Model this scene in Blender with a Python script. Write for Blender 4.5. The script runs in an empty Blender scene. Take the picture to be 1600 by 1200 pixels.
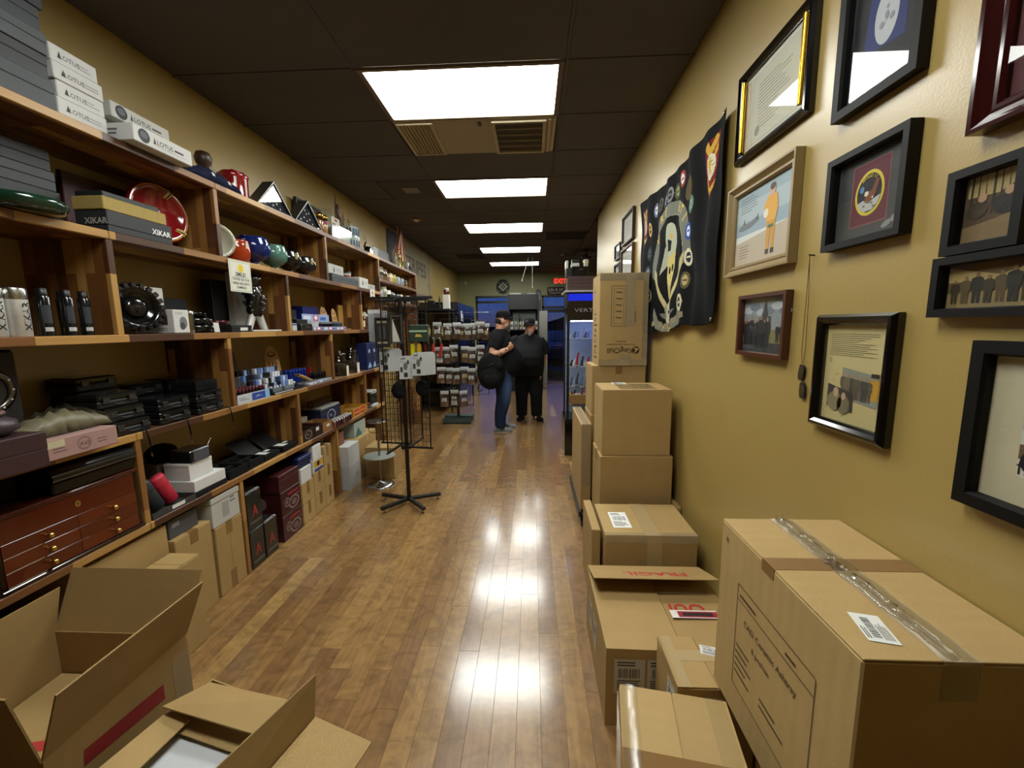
import bpy, math, random
import numpy as np
from mathutils import Matrix, Vector
random.seed(7)
PI = math.pi
SC = bpy.context.scene
COL = SC.collection

# ---------------------------------------------------------------- camera
cam_d = bpy.data.cameras.new('camera')
cam = bpy.data.objects.new('camera', cam_d); COL.objects.link(cam)
cam_d.sensor_width = 36.0; cam_d.lens = 650.7 / 1600 * 36.0; cam_d.clip_start = 0.02; cam_d.clip_end = 200
_p, _y, _r = .137864, .049386, -.0105063
_cy, _sy = math.cos(_y), math.sin(_y)
fw = Vector((-_sy * math.cos(_p), _cy * math.cos(_p), -math.sin(_p)))
rt = Vector((_cy, _sy, 0)); up = rt.cross(fw)
rt2 = rt * math.cos(_r) + up * math.sin(_r); up2 = -rt * math.sin(_r) + up * math.cos(_r)
cam.matrix_world = Matrix(((rt2.x, up2.x, -fw.x, 0), (rt2.y, up2.y, -fw.y, 0), (rt2.z, up2.z, -fw.z, 1.6), (0, 0, 0, 1)))
SC.camera = cam
SC.view_settings.view_transform = 'Standard'; SC.view_settings.look = 'None'
SC.view_settings.exposure = 0.15; SC.view_settings.gamma = 1.0; SC.view_settings.use_curve_mapping = False
PANEL_STRENGTH = 20.0
# dusk sky, seen only through the shop front
world = bpy.data.worlds.new('dusk'); SC.world = world; world.use_nodes = True
nt = world.node_tree; nt.nodes.clear()
wo = nt.nodes.new('ShaderNodeOutputWorld'); wb = nt.nodes.new('ShaderNodeBackground')
tc = nt.nodes.new('ShaderNodeTexCoord'); sx = nt.nodes.new('ShaderNodeSeparateXYZ'); rp = nt.nodes.new('ShaderNodeValToRGB')
nt.links.new(tc.outputs['Generated'], sx.inputs[0]); nt.links.new(sx.outputs['Z'], rp.inputs[0])
rp.color_ramp.elements[0].position = 0.0; rp.color_ramp.elements[0].color = (.10, .085, .16, 1)
rp.color_ramp.elements[1].position = 0.35; rp.color_ramp.elements[1].color = (.02, .06, .28, 1)
e = rp.color_ramp.elements.new(.06); e.color = (.05, .11, .36, 1)
nt.links.new(rp.outputs[0], wb.inputs[0]); nt.links.new(wb.outputs[0], wo.inputs[0]); wb.inputs[1].default_value = .6

# ---------------------------------------------------------------- materials
def lin(h):
    if isinstance(h, (tuple, list)): return tuple(h[:3])
    h = h.lstrip('#'); r = []
    for i in (0, 2, 4):
        c = int(h[i:i+2], 16) / 255
        r.append(c / 12.92 if c <= .04045 else ((c + .055) / 1.055) ** 2.4)
    return tuple(r)
MATS = {}
def base_mat(name):
    m = bpy.data.materials.new(name); m.use_nodes = True; n = m.node_tree
    n.nodes.clear(); o = n.nodes.new('ShaderNodeOutputMaterial'); b = n.nodes.new('ShaderNodeBsdfPrincipled')
    n.links.new(b.outputs[0], o.inputs[0]); MATS[name] = m
    return m, n, b
def N(n, t, **k):
    x = n.nodes.new(t)
    for a, v in k.items():
        if a in x.inputs: x.inputs[a].default_value = v
        else: setattr(x, a, v)
    return x
def family(name, rough, metal=0.0, noise=.12, bump=0.0, scale=60, coat=0.0, spec=.5, alpha=None, trans=0.0):
    """a finish; the colour of each piece comes from its own face colours"""
    m, n, b = base_mat(name)
    at = N(n, 'ShaderNodeAttribute', attribute_name='Col'); tcd = N(n, 'ShaderNodeTexCoord')
    nz = N(n, 'ShaderNodeTexNoise', Scale=scale, Detail=4.0)
    n.links.new(tcd.outputs['Object'], nz.inputs['Vector'])
    mr = N(n, 'ShaderNodeMapRange'); mr.inputs[3].default_value = 1 - noise; mr.inputs[4].default_value = 1 + noise
    n.links.new(nz.outputs[0], mr.inputs[0])
    mx = N(n, 'ShaderNodeVectorMath', operation='SCALE'); n.links.new(at.outputs['Color'], mx.inputs[0]); n.links.new(mr.outputs[0], mx.inputs['Scale'])
    n.links.new(mx.outputs[0], b.inputs['Base Color'])
    b.inputs['Roughness'].default_value = rough; b.inputs['Metallic'].default_value = metal
    b.inputs['Coat Weight'].default_value = coat; b.inputs['Coat Roughness'].default_value = .08
    b.inputs['Specular IOR Level'].default_value = spec
    b.inputs['Transmission Weight'].default_value = trans
    if bump:
        bp = N(n, 'ShaderNodeBump', Strength=bump, Distance=.002); n.links.new(nz.outputs[0], bp.inputs['Height']); n.links.new(bp.outputs[0], b.inputs['Normal'])
    return m
family('matte', .75); family('satin', .42); family('gloss', .14, coat=.4); family('metal', .25, metal=1.0, noise=.08)
family('fabric', .92, noise=.25, bump=.4, scale=260, spec=.2); family('leather', .5, noise=.2, bump=.8, scale=180)
family('paper', .85, noise=.05, spec=.25); family('darkbox', .55, noise=.22, bump=.3, scale=140); family('skin', .5, noise=.08)
family('ink', .6, noise=.04); family('ebony', .55, spec=.25, noise=.1); family('pouch', .16, noise=.15, bump=.6, scale=35, coat=.5); family('old_metal', .45, metal=.8, noise=.4, scale=20)

def ramp(n, stops):
    r = N(n, 'ShaderNodeValToRGB'); el = r.color_ramp.elements
    el[0].position, el[0].color = stops[0][0], lin(stops[0][1]) + (1,)
    el[1].position, el[1].color = stops[-1][0], lin(stops[-1][1]) + (1,)
    for p, c in stops[1:-1]:
        q = el.new(p); q.color = lin(c) + (1,)
    return r
def swz(n, src, order, scale=(1, 1, 1)):
    s = N(n, 'ShaderNodeSeparateXYZ'); n.links.new(src, s.inputs[0]); c = N(n, 'ShaderNodeCombineXYZ')
    for i, ax in enumerate(order):
        mm = N(n, 'ShaderNodeMath', operation='MULTIPLY'); mm.inputs[1].default_value = scale[i]
        n.links.new(s.outputs['XYZ'.index(ax)], mm.inputs[0]); n.links.new(mm.outputs[0], c.inputs[i])
    return c.outputs[0]
def staves(name, order, rough=.45):
    """edge-glued acacia staves"""
    m, n, b = base_mat(name); g = N(n, 'ShaderNodeNewGeometry')
    v = swz(n, g.outputs['Position'], order)
    bk = N(n, 'ShaderNodeTexBrick', Scale=1.0); bk.inputs['Color1'].default_value = (0, 0, 0, 1); bk.inputs['Color2'].default_value = (1, 1, 1, 1)
    bk.inputs['Mortar Size'].default_value = .0006; bk.inputs['Mortar'].default_value = (.2, .2, .2, 1)
    bk.inputs['Brick Width'].default_value = .37; bk.inputs['Row Height'].default_value = .046; bk.offset = .37; bk.offset_frequency = 2
    n.links.new(v, bk.inputs['Vector'])
    r = ramp(n, [(0, '#462913'), (.3, '#68401f'), (.55, '#7f5429'), (.8, '#966c36'), (1, '#b98f4e')])
    n.links.new(bk.outputs[0], r.inputs[0])
    v2 = swz(n, g.outputs['Position'], order, (3, 60, 60)); nz = N(n, 'ShaderNodeTexNoise', Scale=1.0, Detail=5.0, Distortion=.6); n.links.new(v2, nz.inputs['Vector'])
    mr = N(n, 'ShaderNodeMapRange'); mr.inputs[3].default_value = .72; mr.inputs[4].default_value = 1.2; n.links.new(nz.outputs[0], mr.inputs[0])
    mx = N(n, 'ShaderNodeVectorMath', operation='SCALE'); n.links.new(r.outputs[0], mx.inputs[0]); n.links.new(mr.outputs[0], mx.inputs['Scale'])
    n.links.new(mx.outputs[0], b.inputs['Base Color']); b.inputs['Roughness'].default_value = rough
    b.inputs['Coat Weight'].default_value = .15; b.inputs['Coat Roughness'].default_value = .3
staves('shelf_wood', 'YXZ'); staves('upright_wood', 'ZXY')

def plank_mat():
    m, n, b = base_mat('plank_wood'); g = N(n, 'ShaderNodeNewGeometry'); oi = N(n, 'ShaderNodeObjectInfo')
    at = N(n, 'ShaderNodeAttribute', attribute_name='Col')
    sp = N(n, 'ShaderNodeSeparateColor'); n.links.new(at.outputs['Color'], sp.inputs[0])
    ad = N(n, 'ShaderNodeMath', operation='ADD'); n.links.new(oi.outputs['Random'], ad.inputs[0]); n.links.new(sp.outputs[0], ad.inputs[1])
    fr = N(n, 'ShaderNodeMath', operation='FRACT'); n.links.new(ad.outputs[0], fr.inputs[0])
    r = ramp(n, [(0, '#80603c'), (.3, '#8a6840'), (.6, '#927044'), (.9, '#9d7a4a'), (1, '#b08f58')]); n.links.new(fr.outputs[0], r.inputs[0])
    off = N(n, 'ShaderNodeVectorMath', operation='SCALE'); off.inputs[0].default_value = (3.1, 17.7, 5.3); n.links.new(fr.outputs[0], off.inputs['Scale'])
    pa = N(n, 'ShaderNodeVectorMath', operation='ADD'); n.links.new(g.outputs['Position'], pa.inputs[0]); n.links.new(off.outputs[0], pa.inputs[1])
    mp = N(n, 'ShaderNodeMapping'); mp.inputs['Scale'].default_value = (26, 2.6, 1); n.links.new(pa.outputs[0], mp.inputs[0])
    nz = N(n, 'ShaderNodeTexNoise', Scale=1.0, Detail=6.0, Roughness=.6, Distortion=1.6); n.links.new(mp.outputs[0], nz.inputs['Vector'])
    # cross-grain figure and dark knots of birch
    mp2 = N(n, 'ShaderNodeMapping'); mp2.inputs['Scale'].default_value = (6, 8, 1); mp2.inputs['Rotation'].default_value = (0, 0, .4); n.links.new(pa.outputs[0], mp2.inputs[0])
    n2 = N(n, 'ShaderNodeTexNoise', Scale=1.0, Detail=3.0, Distortion=2.2); n.links.new(mp2.outputs[0], n2.inputs['Vector'])
    m1 = N(n, 'ShaderNodeMapRange'); m1.inputs[1].default_value = .25; m1.inputs[2].default_value = .75; m1.inputs[3].default_value = .78; m1.inputs[4].default_value = 1.2; n.links.new(nz.outputs[0], m1.inputs[0])
    m2 = N(n, 'ShaderNodeMapRange'); m2.inputs[1].default_value = .3; m2.inputs[2].default_value = .6; m2.inputs[3].default_value = .74; m2.inputs[4].default_value = 1.08; n.links.new(n2.outputs[0], m2.inputs[0])
    mu = N(n, 'ShaderNodeMath', operation='MULTIPLY'); n.links.new(m1.outputs[0], mu.inputs[0]); n.links.new(m2.outputs[0], mu.inputs[1])
    mx = N(n, 'ShaderNodeVectorMath', operation='SCALE'); n.links.new(r.outputs[0], mx.inputs[0]); n.links.new(mu.outputs[0], mx.inputs['Scale'])
    n.links.new(mx.outputs[0], b.inputs['Base Color'])
    n3 = N(n, 'ShaderNodeTexVoronoi', Scale=16.0, feature='DISTANCE_TO_EDGE')
    n4 = N(n, 'ShaderNodeTexNoise', Scale=7.0, Detail=3.0, Distortion=2.5); n.links.new(g.outputs['Position'], n4.inputs['Vector'])
    n.links.new(n4.outputs['Color'], n3.inputs['Vector'])
    bp = N(n, 'ShaderNodeBump', Strength=.12, Distance=.002); n.links.new(n3.outputs[0], bp.inputs['Height'])
    bp2 = N(n, 'ShaderNodeBump', Strength=.2, Distance=.004); n.links.new(n4.outputs[0], bp2.inputs['Height']); n.links.new(bp.outputs[0], bp2.inputs['Normal'])
    n.links.new(bp2.outputs[0], b.inputs['Normal'])
    b.inputs['Roughness'].default_value = .26; b.inputs['Specular IOR Level'].default_value = .35; b.inputs['Coat Weight'].default_value = 1.0; b.inputs['Coat IOR'].default_value = 1.6; b.inputs['Coat Roughness'].default_value = .15
plank_mat()

def cardboard(name, a, c, lines=0.0):
    m, n, b = base_mat(name); tcd = N(n, 'ShaderNodeTexCoord'); oi = N(n, 'ShaderNodeObjectInfo')
    nz = N(n, 'ShaderNodeTexNoise', Scale=9.0, Detail=6.0); n.links.new(tcd.outputs['Object'], nz.inputs['Vector'])
    ad = N(n, 'ShaderNodeMath', operation='MULTIPLY_ADD'); ad.inputs[1].default_value = .5; n.links.new(oi.outputs['Random'], ad.inputs[0]); 
    h = N(n, 'ShaderNodeMath', operation='MULTIPLY'); h.inputs[1].default_value = .6; n.links.new(nz.outputs[0], h.inputs[0]); n.links.new(h.outputs[0], ad.inputs[2])
    r = ramp(n, [(.1, a), (.9, c)]); n.links.new(ad.outputs[0], r.inputs[0])
    n2 = N(n, 'ShaderNodeTexNoise', Scale=300.0, Detail=2.0); n.links.new(tcd.outputs['Object'], n2.inputs['Vector'])
    mr = N(n, 'ShaderNodeMapRange'); mr.inputs[3].default_value = .88; mr.inputs[4].default_value = 1.12; n.links.new(n2.outputs[0], mr.inputs[0])
    mx = N(n, 'ShaderNodeVectorMath', operation='SCALE'); n.links.new(r.outputs[0], mx.inputs[0]); n.links.new(mr.outputs[0], mx.inputs['Scale'])
    n.links.new(mx.outputs[0], b.inputs['Base Color']); b.inputs['Roughness'].default_value = .72; b.inputs['Specular IOR Level'].default_value = .3
    w = N(n, 'ShaderNodeTexWave', Scale=7.0 if lines else 80.0, Distortion=2.5 if lines else 1.2, bands_direction='X'); w.inputs['Detail'].default_value = 2.0
    v = swz(n, tcd.outputs['Object'], 'YXZ') if lines else tcd.outputs['Object']
    n.links.new(v, w.inputs['Vector'])
    bp = N(n, 'ShaderNodeBump', Strength=.10 + 1.2 * lines, Distance=.0010 + .004 * lines); n.links.new(w.outputs[0], bp.inputs['Height']); n.links.new(bp.outputs[0], b.inputs['Normal'])
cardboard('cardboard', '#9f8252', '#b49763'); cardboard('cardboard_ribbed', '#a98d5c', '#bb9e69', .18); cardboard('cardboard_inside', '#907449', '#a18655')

def thin_glass(name, tint=(1, 1, 1), gl=.0, rough=.0, ior=1.5):
    m = bpy.data.materials.new(name); m.use_nodes = True; n = m.node_tree; n.nodes.clear(); MATS[name] = m
    o = N(n, 'ShaderNodeOutputMaterial'); t = N(n, 'ShaderNodeBsdfTransparent'); t.inputs[0].default_value = tint + (1,)
    g = N(n, 'ShaderNodeBsdfGlossy'); g.inputs['Roughness'].default_value = rough; f = N(n, 'ShaderNodeFresnel'); f.inputs[0].default_value = ior
    mm = N(n, 'ShaderNodeMath', operation='ADD'); mm.inputs[1].default_value = gl; mm.use_clamp = True
    ge = N(n, 'ShaderNodeNewGeometry'); iv = N(n, 'ShaderNodeMath', operation='SUBTRACT'); iv.inputs[0].default_value = 1.0; n.links.new(ge.outputs['Backfacing'], iv.inputs[1])
    fm = N(n, 'ShaderNodeMath', operation='MULTIPLY'); n.links.new(mm.outputs[0], fm.inputs[0]); n.links.new(iv.outputs[0], fm.inputs[1])
    mx = N(n, 'ShaderNodeMixShader'); n.links.new(f.outputs[0], mm.inputs[0]); n.links.new(fm.outputs[0], mx.inputs[0])
    n.links.new(t.outputs[0], mx.inputs[1]); n.links.new(g.outputs[0], mx.inputs[2]); n.links.new(mx.outputs[0], o.inputs[0])
thin_glass('glass', (.97, .97, .97)); thin_glass('window_glass', (.9, .95, 1)); thin_glass('film', (.96, .96, .94), .1, .25); thin_glass('clear_plastic', (.9, .92, .92), .08, .12)
thin_glass('ridge_film', (.92, .92, .9), .30, .12); thin_glass('pouch_film', (.80, .82, .82), .16, .22)
thin_glass('jar_glass', (.93, .95, .93), .05)

def tape_mat(name, c, rough, a):
    m, n, b = base_mat(name); b.inputs['Base Color'].default_value = lin(c) + (1,); b.inputs['Roughness'].default_value = rough
    b.inputs['Alpha'].default_value = a; b.inputs['Coat Weight'].default_value = .4
    tcd = N(n, 'ShaderNodeTexCoord'); nz = N(n, 'ShaderNodeTexNoise', Scale=40.0, Detail=3.0); n.links.new(tcd.outputs['Object'], nz.inputs['Vector'])
    bp = N(n, 'ShaderNodeBump', Strength=.4, Distance=.002); n.links.new(nz.outputs[0], bp.inputs['Height']); n.links.new(bp.outputs[0], b.inputs['Normal'])
tape_mat('brown_tape', '#8f6c3e', .3, .85); tape_mat('pale_tape', '#c4ab7c', .32, .8); tape_mat('clear_tape', '#cdbb98', .12, .35)

def paint(name, a, c, rough, bump, sc=240, spec=.5):
    m, n, b = base_mat(name); tcd = N(n, 'ShaderNodeNewGeometry')
    nz = N(n, 'ShaderNodeTexNoise', Scale=1.2, Detail=4.0); n.links.new(tcd.outputs['Position'], nz.inputs['Vector'])
    r = ramp(n, [(.3, a), (.7, c)]); n.links.new(nz.outputs[0], r.inputs[0]); n.links.new(r.outputs[0], b.inputs['Base Color'])
    n2 = N(n, 'ShaderNodeTexNoise', Scale=float(sc), Detail=3.0); n.links.new(tcd.outputs['Position'], n2.inputs['Vector'])
    bp = N(n, 'ShaderNodeBump', Strength=bump, Distance=.002); n.links.new(n2.outputs[0], bp.inputs['Height']); n.links.new(bp.outputs[0], b.inputs['Normal'])
    b.inputs['Roughness'].default_value = rough; b.inputs['Specular IOR Level'].default_value = spec
paint('wall_paint', '#a48c50', '#aa9253', .34, .2, 160, .9); paint('back_paint', '#82835a', '#88895e', .5, .2, 160, .5); paint('ceiling_paint', '#565150', '#5c5755', .85, .5, 90, .2)
paint('dark_paint', '#2a2622', '#322d27', .6, .2); paint('asphalt', '#1d1f24', '#26282e', .9, .5); paint('concrete', '#6c6860', '#777268', .9, .4)
paint('slab', '#3a2818', '#402c1a', .7, .2)

def emit(name, c, s):
    m = bpy.data.materials.new(name); m.use_nodes = True; n = m.node_tree; n.nodes.clear(); MATS[name] = m
    o = N(n, 'ShaderNodeOutputMaterial'); x = N(n, 'ShaderNodeEmission'); x.inputs[0].default_value = lin(c) + (1,); x.inputs[1].default_value = s
    n.links.new(x.outputs[0], o.inputs[0])
emit('lamp_panel', '#f3f5ef', PANEL_STRENGTH); emit('exit_red', '#ff2a1c', 2.5); emit('case_led', '#b4caff', 30.0); emit('blue_glow', '#2a3cff', .6)

# ---------------------------------------------------------------- geometry collector
_hull = None
def _hull_faces():
    global _hull
    if _hull is None:
        import bmesh
        bm = bmesh.new(); pts = []
        for sx_ in (-1, 1):
            for sy_ in (-1, 1):
                for sz_ in (-1, 1):
                    for k in range(3):
                        v = [sx_ * .8, sy_ * .8, sz_ * .8]; v[k] = (sx_, sy_, sz_)[k]; pts.append((sx_, sy_, sz_, k)); bm.verts.new(v)
        bm.verts.index_update(); bmesh.ops.convex_hull(bm, input=list(bm.verts))
        bmesh.ops.dissolve_limit(bm, angle_limit=.02, verts=list(bm.verts), edges=list(bm.edges)); bm.verts.index_update()
        # verts keep order of co
        lut = {}
        for i, (a, b_, c, k) in enumerate(pts):
            v = [a * .8, b_ * .8, c * .8]; v[k] = (a, b_, c)[k]; lut[tuple(round(q, 3) for q in v)] = i
        _hull = (pts, [[lut[tuple(round(q, 3) for q in v.co)] for v in f.verts] for f in bm.faces]); bm.free()
    return _hull
class G:
    def __init__(s, T=None):
        s.v = []; s.f = []; s.cl = []; s.sm = []; s.mi = []; s.col = (.5, .5, .5); s.m = 0; s.T = T or Matrix()
    def c(s, h, m=None):
        s.col = lin(h)
        if m is not None: s.m = m
        return s
    def at(s, T): s.T = T; return s
    def add(s, vs, fs, smooth=False, cols=None):
        o = len(s.v); T = s.T
        s.v += [tuple(T @ Vector(p)) for p in vs]
        for i, f in enumerate(fs):
            s.f.append([o + k for k in f]); s.sm.append(smooth); s.mi.append(s.m); s.cl.append(cols[i] if cols else s.col)
        return s
    def box(s, x0, x1, y0, y1, z0, z1, ch=0):
        if x0 > x1: x0, x1 = x1, x0
        if y0 > y1: y0, y1 = y1, y0
        if z0 > z1: z0, z1 = z1, z0
        if ch:
            pts, fs = _hull_faces(); L = ((x0, x1), (y0, y1), (z0, z1)); vs = []
            for a in pts:
                k = a[3]; vs.append([L[i][0 if a[i] < 0 else 1] - (0 if i == k else a[i] * ch) for i in range(3)])
            return s.add(vs, fs)
        return s.add([(x, y, z) for x in (x0, x1) for y in (y0, y1) for z in (z0, z1)],
                     [(0, 1, 3, 2), (4, 6, 7, 5), (0, 4, 5, 1), (2, 3, 7, 6), (0, 2, 6, 4), (1, 5, 7, 3)])
    def loft(s, rings, smooth=True, cap=True, close=True):
        n = len(rings[0]); vs = [p for r in rings for p in r]; fs = []
        for i in range(len(rings) - 1):
            for j in range(n if close else n - 1):
                k = (j + 1) % n; fs.append((i * n + j, i * n + k, (i + 1) * n + k, (i + 1) * n + j))
        s.add(vs, fs, smooth)
        if cap and close:
            s.add(rings[0], [tuple(range(n))[::-1]]); s.add(rings[-1], [tuple(range(n))])
        return s
    def lathe(s, prof, o=(0, 0, 0), n=20, smooth=True, cap=True, sx=1, sy=1):
        return s.loft([[(o[0] + r * sx * math.cos(2 * PI * j / n), o[1] + r * sy * math.sin(2 * PI * j / n), o[2] + z) for j in range(n)] for r, z in prof], smooth, cap)
    def cyl(s, p0, p1, r, r1=None, n=12, smooth=True):
        return s.chain([p0, p1], [r, r if r1 is None else r1], n, smooth)
    def chain(s, pts, rs, n=8, smooth=True):
        pts = [Vector(p) for p in pts]; 
        if not isinstance(rs, (list, tuple)): rs = [rs] * len(pts)
        rings = []; ref = None
        for i, p in enumerate(pts):
            d = (pts[min(i + 1, len(pts) - 1)] - pts[max(i - 1, 0)]).normalized()
            if ref is None:
                ref = Vector((0, 0, 1)) if abs(d.z) < .9 else Vector((1, 0, 0))
            a = d.cross(ref).normalized(); b = d.cross(a).normalized(); ref = a.cross(d) if False else ref
            rings.append([tuple(p + a * (rs[i] * math.cos(2 * PI * j / n)) - b * (rs[i] * math.sin(2 * PI * j / n))) for j in range(n)])
        return s.loft(rings, smooth)
    def ell(s, c, rx, ry, rz, n=14, m=8):
        return s.loft([[(c[0] + rx * math.sin(PI * i / m) * math.cos(2 * PI * j / n), c[1] + ry * math.sin(PI * i / m) * math.sin(2 * PI * j / n), c[2] - rz * math.cos(PI * i / m)) for j in range(n)]
                       for i in [.08] + list(range(1, m)) + [m - .08]], True)
    def prism(s, poly, w0, w1, smooth=False):
        """poly in local x,y extruded in local z"""
        n = len(poly)
        ar = sum(poly[i][0] * poly[(i + 1) % n][1] - poly[(i + 1) % n][0] * poly[i][1] for i in range(n))
        if ar < 0: poly = poly[::-1]
        s.add([(x, y, w0) for x, y in poly] + [(x, y, w1) for x, y in poly],
              [tuple(range(n))[::-1], tuple(range(n, 2 * n))], False)
        return s.add([(x, y, w0) for x, y in poly] + [(x, y, w1) for x, y in poly], [(i, (i + 1) % n, n + (i + 1) % n, n + i) for i in range(n)], smooth)
    def poly(s, pts, w=0.0):
        n = len(pts); ar = sum(pts[i][0] * pts[(i + 1) % n][1] - pts[(i + 1) % n][0] * pts[i][1] for i in range(n))
        if ar < 0: pts = pts[::-1]
        return s.add([(x, y, w) for x, y in pts], [tuple(range(n))])
    def rect(s, x0, x1, y0, y1, w=0.0): return s.poly([(x0, y0), (x1, y0), (x1, y1), (x0, y1)], w)
    def disc(s, cx, cy, rx, ry=None, w=0.0, n=24, a=0):
        ry = ry or rx; ca, sa = math.cos(a), math.sin(a)
        return s.poly([(cx + rx * math.cos(2 * PI * i / n) * ca - ry * math.sin(2 * PI * i / n) * sa, cy + rx * math.cos(2 * PI * i / n) * sa + ry * math.sin(2 * PI * i / n) * ca) for i in range(n)], w)
    def text(s, t, x, y, size, w=0.0, align='C', rot=0.0, sx=1.0, bold=0.0):
        vs, fs, wd = text_geo(t, bold); k = size; ox = {'C': -wd / 2, 'L': 0, 'R': -wd}[align]
        ca, sa = math.cos(rot), math.sin(rot); out = []
        for a, b in vs:
            a = (a + ox) * k * sx; b = b * k; out.append((x + a * ca - b * sa, y + a * sa + b * ca, w))
        return s.add(out, fs)
_tc = {}
def text_geo(t, bold=0.0):
    if (t, bold) in _tc: return _tc[(t, bold)]
    cu = bpy.data.curves.new('t', 'FONT'); cu.body = t; cu.size = 1.0; cu.resolution_u = 2; cu.offset = bold
    ob = bpy.data.objects.new('t', cu); COL.objects.link(ob)
    dg = bpy.context.evaluated_depsgraph_get(); me = bpy.data.meshes.new_from_object(ob.evaluated_get(dg))
    vs = [(v.co.x, v.co.y) for v in me.vertices]; fs = [tuple(p.vertices) for p in me.polygons]
    # face up
    f2 = []
    for f in fs:
        a = sum(vs[f[i]][0] * vs[f[(i + 1) % len(f)]][1] - vs[f[(i + 1) % len(f)]][0] * vs[f[i]][1] for i in range(len(f)))
        f2.append(f if a > 0 else f[::-1])
    wd = max([v[0] for v in vs] or [0]); bpy.data.objects.remove(ob); bpy.data.curves.remove(cu); bpy.data.meshes.remove(me)
    _tc[(t, bold)] = (vs, f2, wd); return _tc[(t, bold)]

def frame_m(o, u, v):
    u = Vector(u).normalized(); v = Vector(v).normalized(); w = u.cross(v)
    return Matrix(((u.x, v.x, w.x, o[0]), (u.y, v.y, w.y, o[1]), (u.z, v.z, w.z, o[2]), (0, 0, 0, 1)))
def TR(x=0, y=0, z=0, rz=0, rx=0, ry=0): return Matrix.Translation((x, y, z)) @ Matrix.Rotation(rz, 4, 'Z') @ Matrix.Rotation(ry, 4, 'Y') @ Matrix.Rotation(rx, 4, 'X')
XP = lambda x, y=0, z=0: frame_m((x, y, z), (0, 1, 0), (0, 0, 1))     # face looking to +X
XN = lambda x, y=0, z=0: frame_m((x, y, z), (0, -1, 0), (0, 0, 1))    # face looking to -X
YN = lambda y, x=0, z=0: frame_m((x, y, z), (1, 0, 0), (0, 0, 1))     # face looking to -Y
ZP = lambda z, x=0, y=0: Matrix.Translation((x, y, z))
def mk_mesh(name, g, mats):
    me = bpy.data.meshes.new(name); me.from_pydata(g.v, [], g.f)
    mats = mats if isinstance(mats, (list, tuple)) else [mats]
    for m in mats: me.materials.append(MATS[m])
    me.polygons.foreach_set('use_smooth', g.sm); me.polygons.foreach_set('material_index', g.mi)
    ca = me.color_attributes.new('Col', 'FLOAT_COLOR', 'CORNER')
    arr = np.repeat(np.array([tuple(c) + (1.0,) for c in g.cl], dtype=np.float32), [len(f) for f in g.f], axis=0)
    ca.data.foreach_set('color', arr.ravel()); me.update(); return me
def obj(name, g, mats, parent=None, loc=None, rz=0.0, bevel=0):
    me = mk_mesh(name, g, mats) if isinstance(g, G) else g
    o = bpy.data.objects.new(name, me); COL.objects.link(o)
    if loc: o.location = loc
    if rz: o.rotation_euler[2] = rz
    if parent: o.parent = parent
    return o
def tag(o, label=None, cat=None, group=None, kind=None):
    if label: o['label'] = label
    if cat: o['category'] = cat
    if group: o['group'] = group
    if kind: o['kind'] = kind
    return o
def thing(name, label, cat, loc=(0, 0, 0), rz=0.0, group=None, rx=0.0, ry=0.0):
    o = bpy.data.objects.new(name, None); COL.objects.link(o); o.empty_display_size = .05
    o.location = loc; o.rotation_euler = (rx, ry, rz); return tag(o, label, cat, group)
def dup(root, loc, rz=None, label=None, group=None, scale=None):
    r = root.copy(); COL.objects.link(r); r.location = loc
    if rz is not None: r.rotation_euler[2] = rz
    if scale: r.scale = scale
    if label: r['label'] = label
    if group: r['group'] = group
    for ch in list(root.children):
        c = ch.copy(); COL.objects.link(c); c.parent = r
        for gc in list(ch.children):
            d = gc.copy(); COL.objects.link(d); d.parent = c
    return r
def struct(name, g, mats, **k):
    o = obj(name, g, mats, **k); o['kind'] = 'structure'; return o
def star(cx, cy, r, a0=PI / 2, k=.42):
    return [(cx + (r if i % 2 == 0 else r * k) * math.cos(a0 + PI * i / 5), cy + (r if i % 2 == 0 else r * k) * math.sin(a0 + PI * i / 5)) for i in range(10)]
# ================================================================ room
LX, RX, BY, FY, CZ = -2.27, .97, 12.9, -4.5, 3.19
g = G().box(LX - .2, 4.1, FY - .1, BY + .2, -.12, -.014); floor = struct('floor', g, 'slab')
# floor planks, each with its own tone
cols = [round(-2.27 + .1 * i, 3) for i in range(0, 63)]
stuff = G(); pcache = {}; nplank = 0
for x in cols:
    y = -4.5 - random.random() * 1.0
    while y < BY:
        L = random.choice((.6, .75, .9, 1.05, 1.2, 1.35, 1.5, 1.8)); y1 = min(y + L, BY + .02); y0 = max(y, FY)
        if y1 > y0 + .02:
            if -1.95 < x < .95 and y1 > .75 and y0 < 7.3 and nplank < 300:
                k = round(y1 - y0, 3)
                if k not in pcache:
                    gg = G().c((0, 0, 0)).box(.0004, .0996, .0004, k - .0004, -.013, 0, .0005); pcache[k] = mk_mesh('plank', gg, 'plank_wood')
                o = obj('plank', pcache[k], None, floor, (x, y0, 0)); nplank += 1
            else:
                stuff.c((random.random(), 0, 0)).box(x + .0007, x + .0993, y0 + .0007, y1 - .0007, -.013, 0)
        y = y1
tag(obj('plank', stuff, 'plank_wood', floor), kind='stuff')

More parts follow.
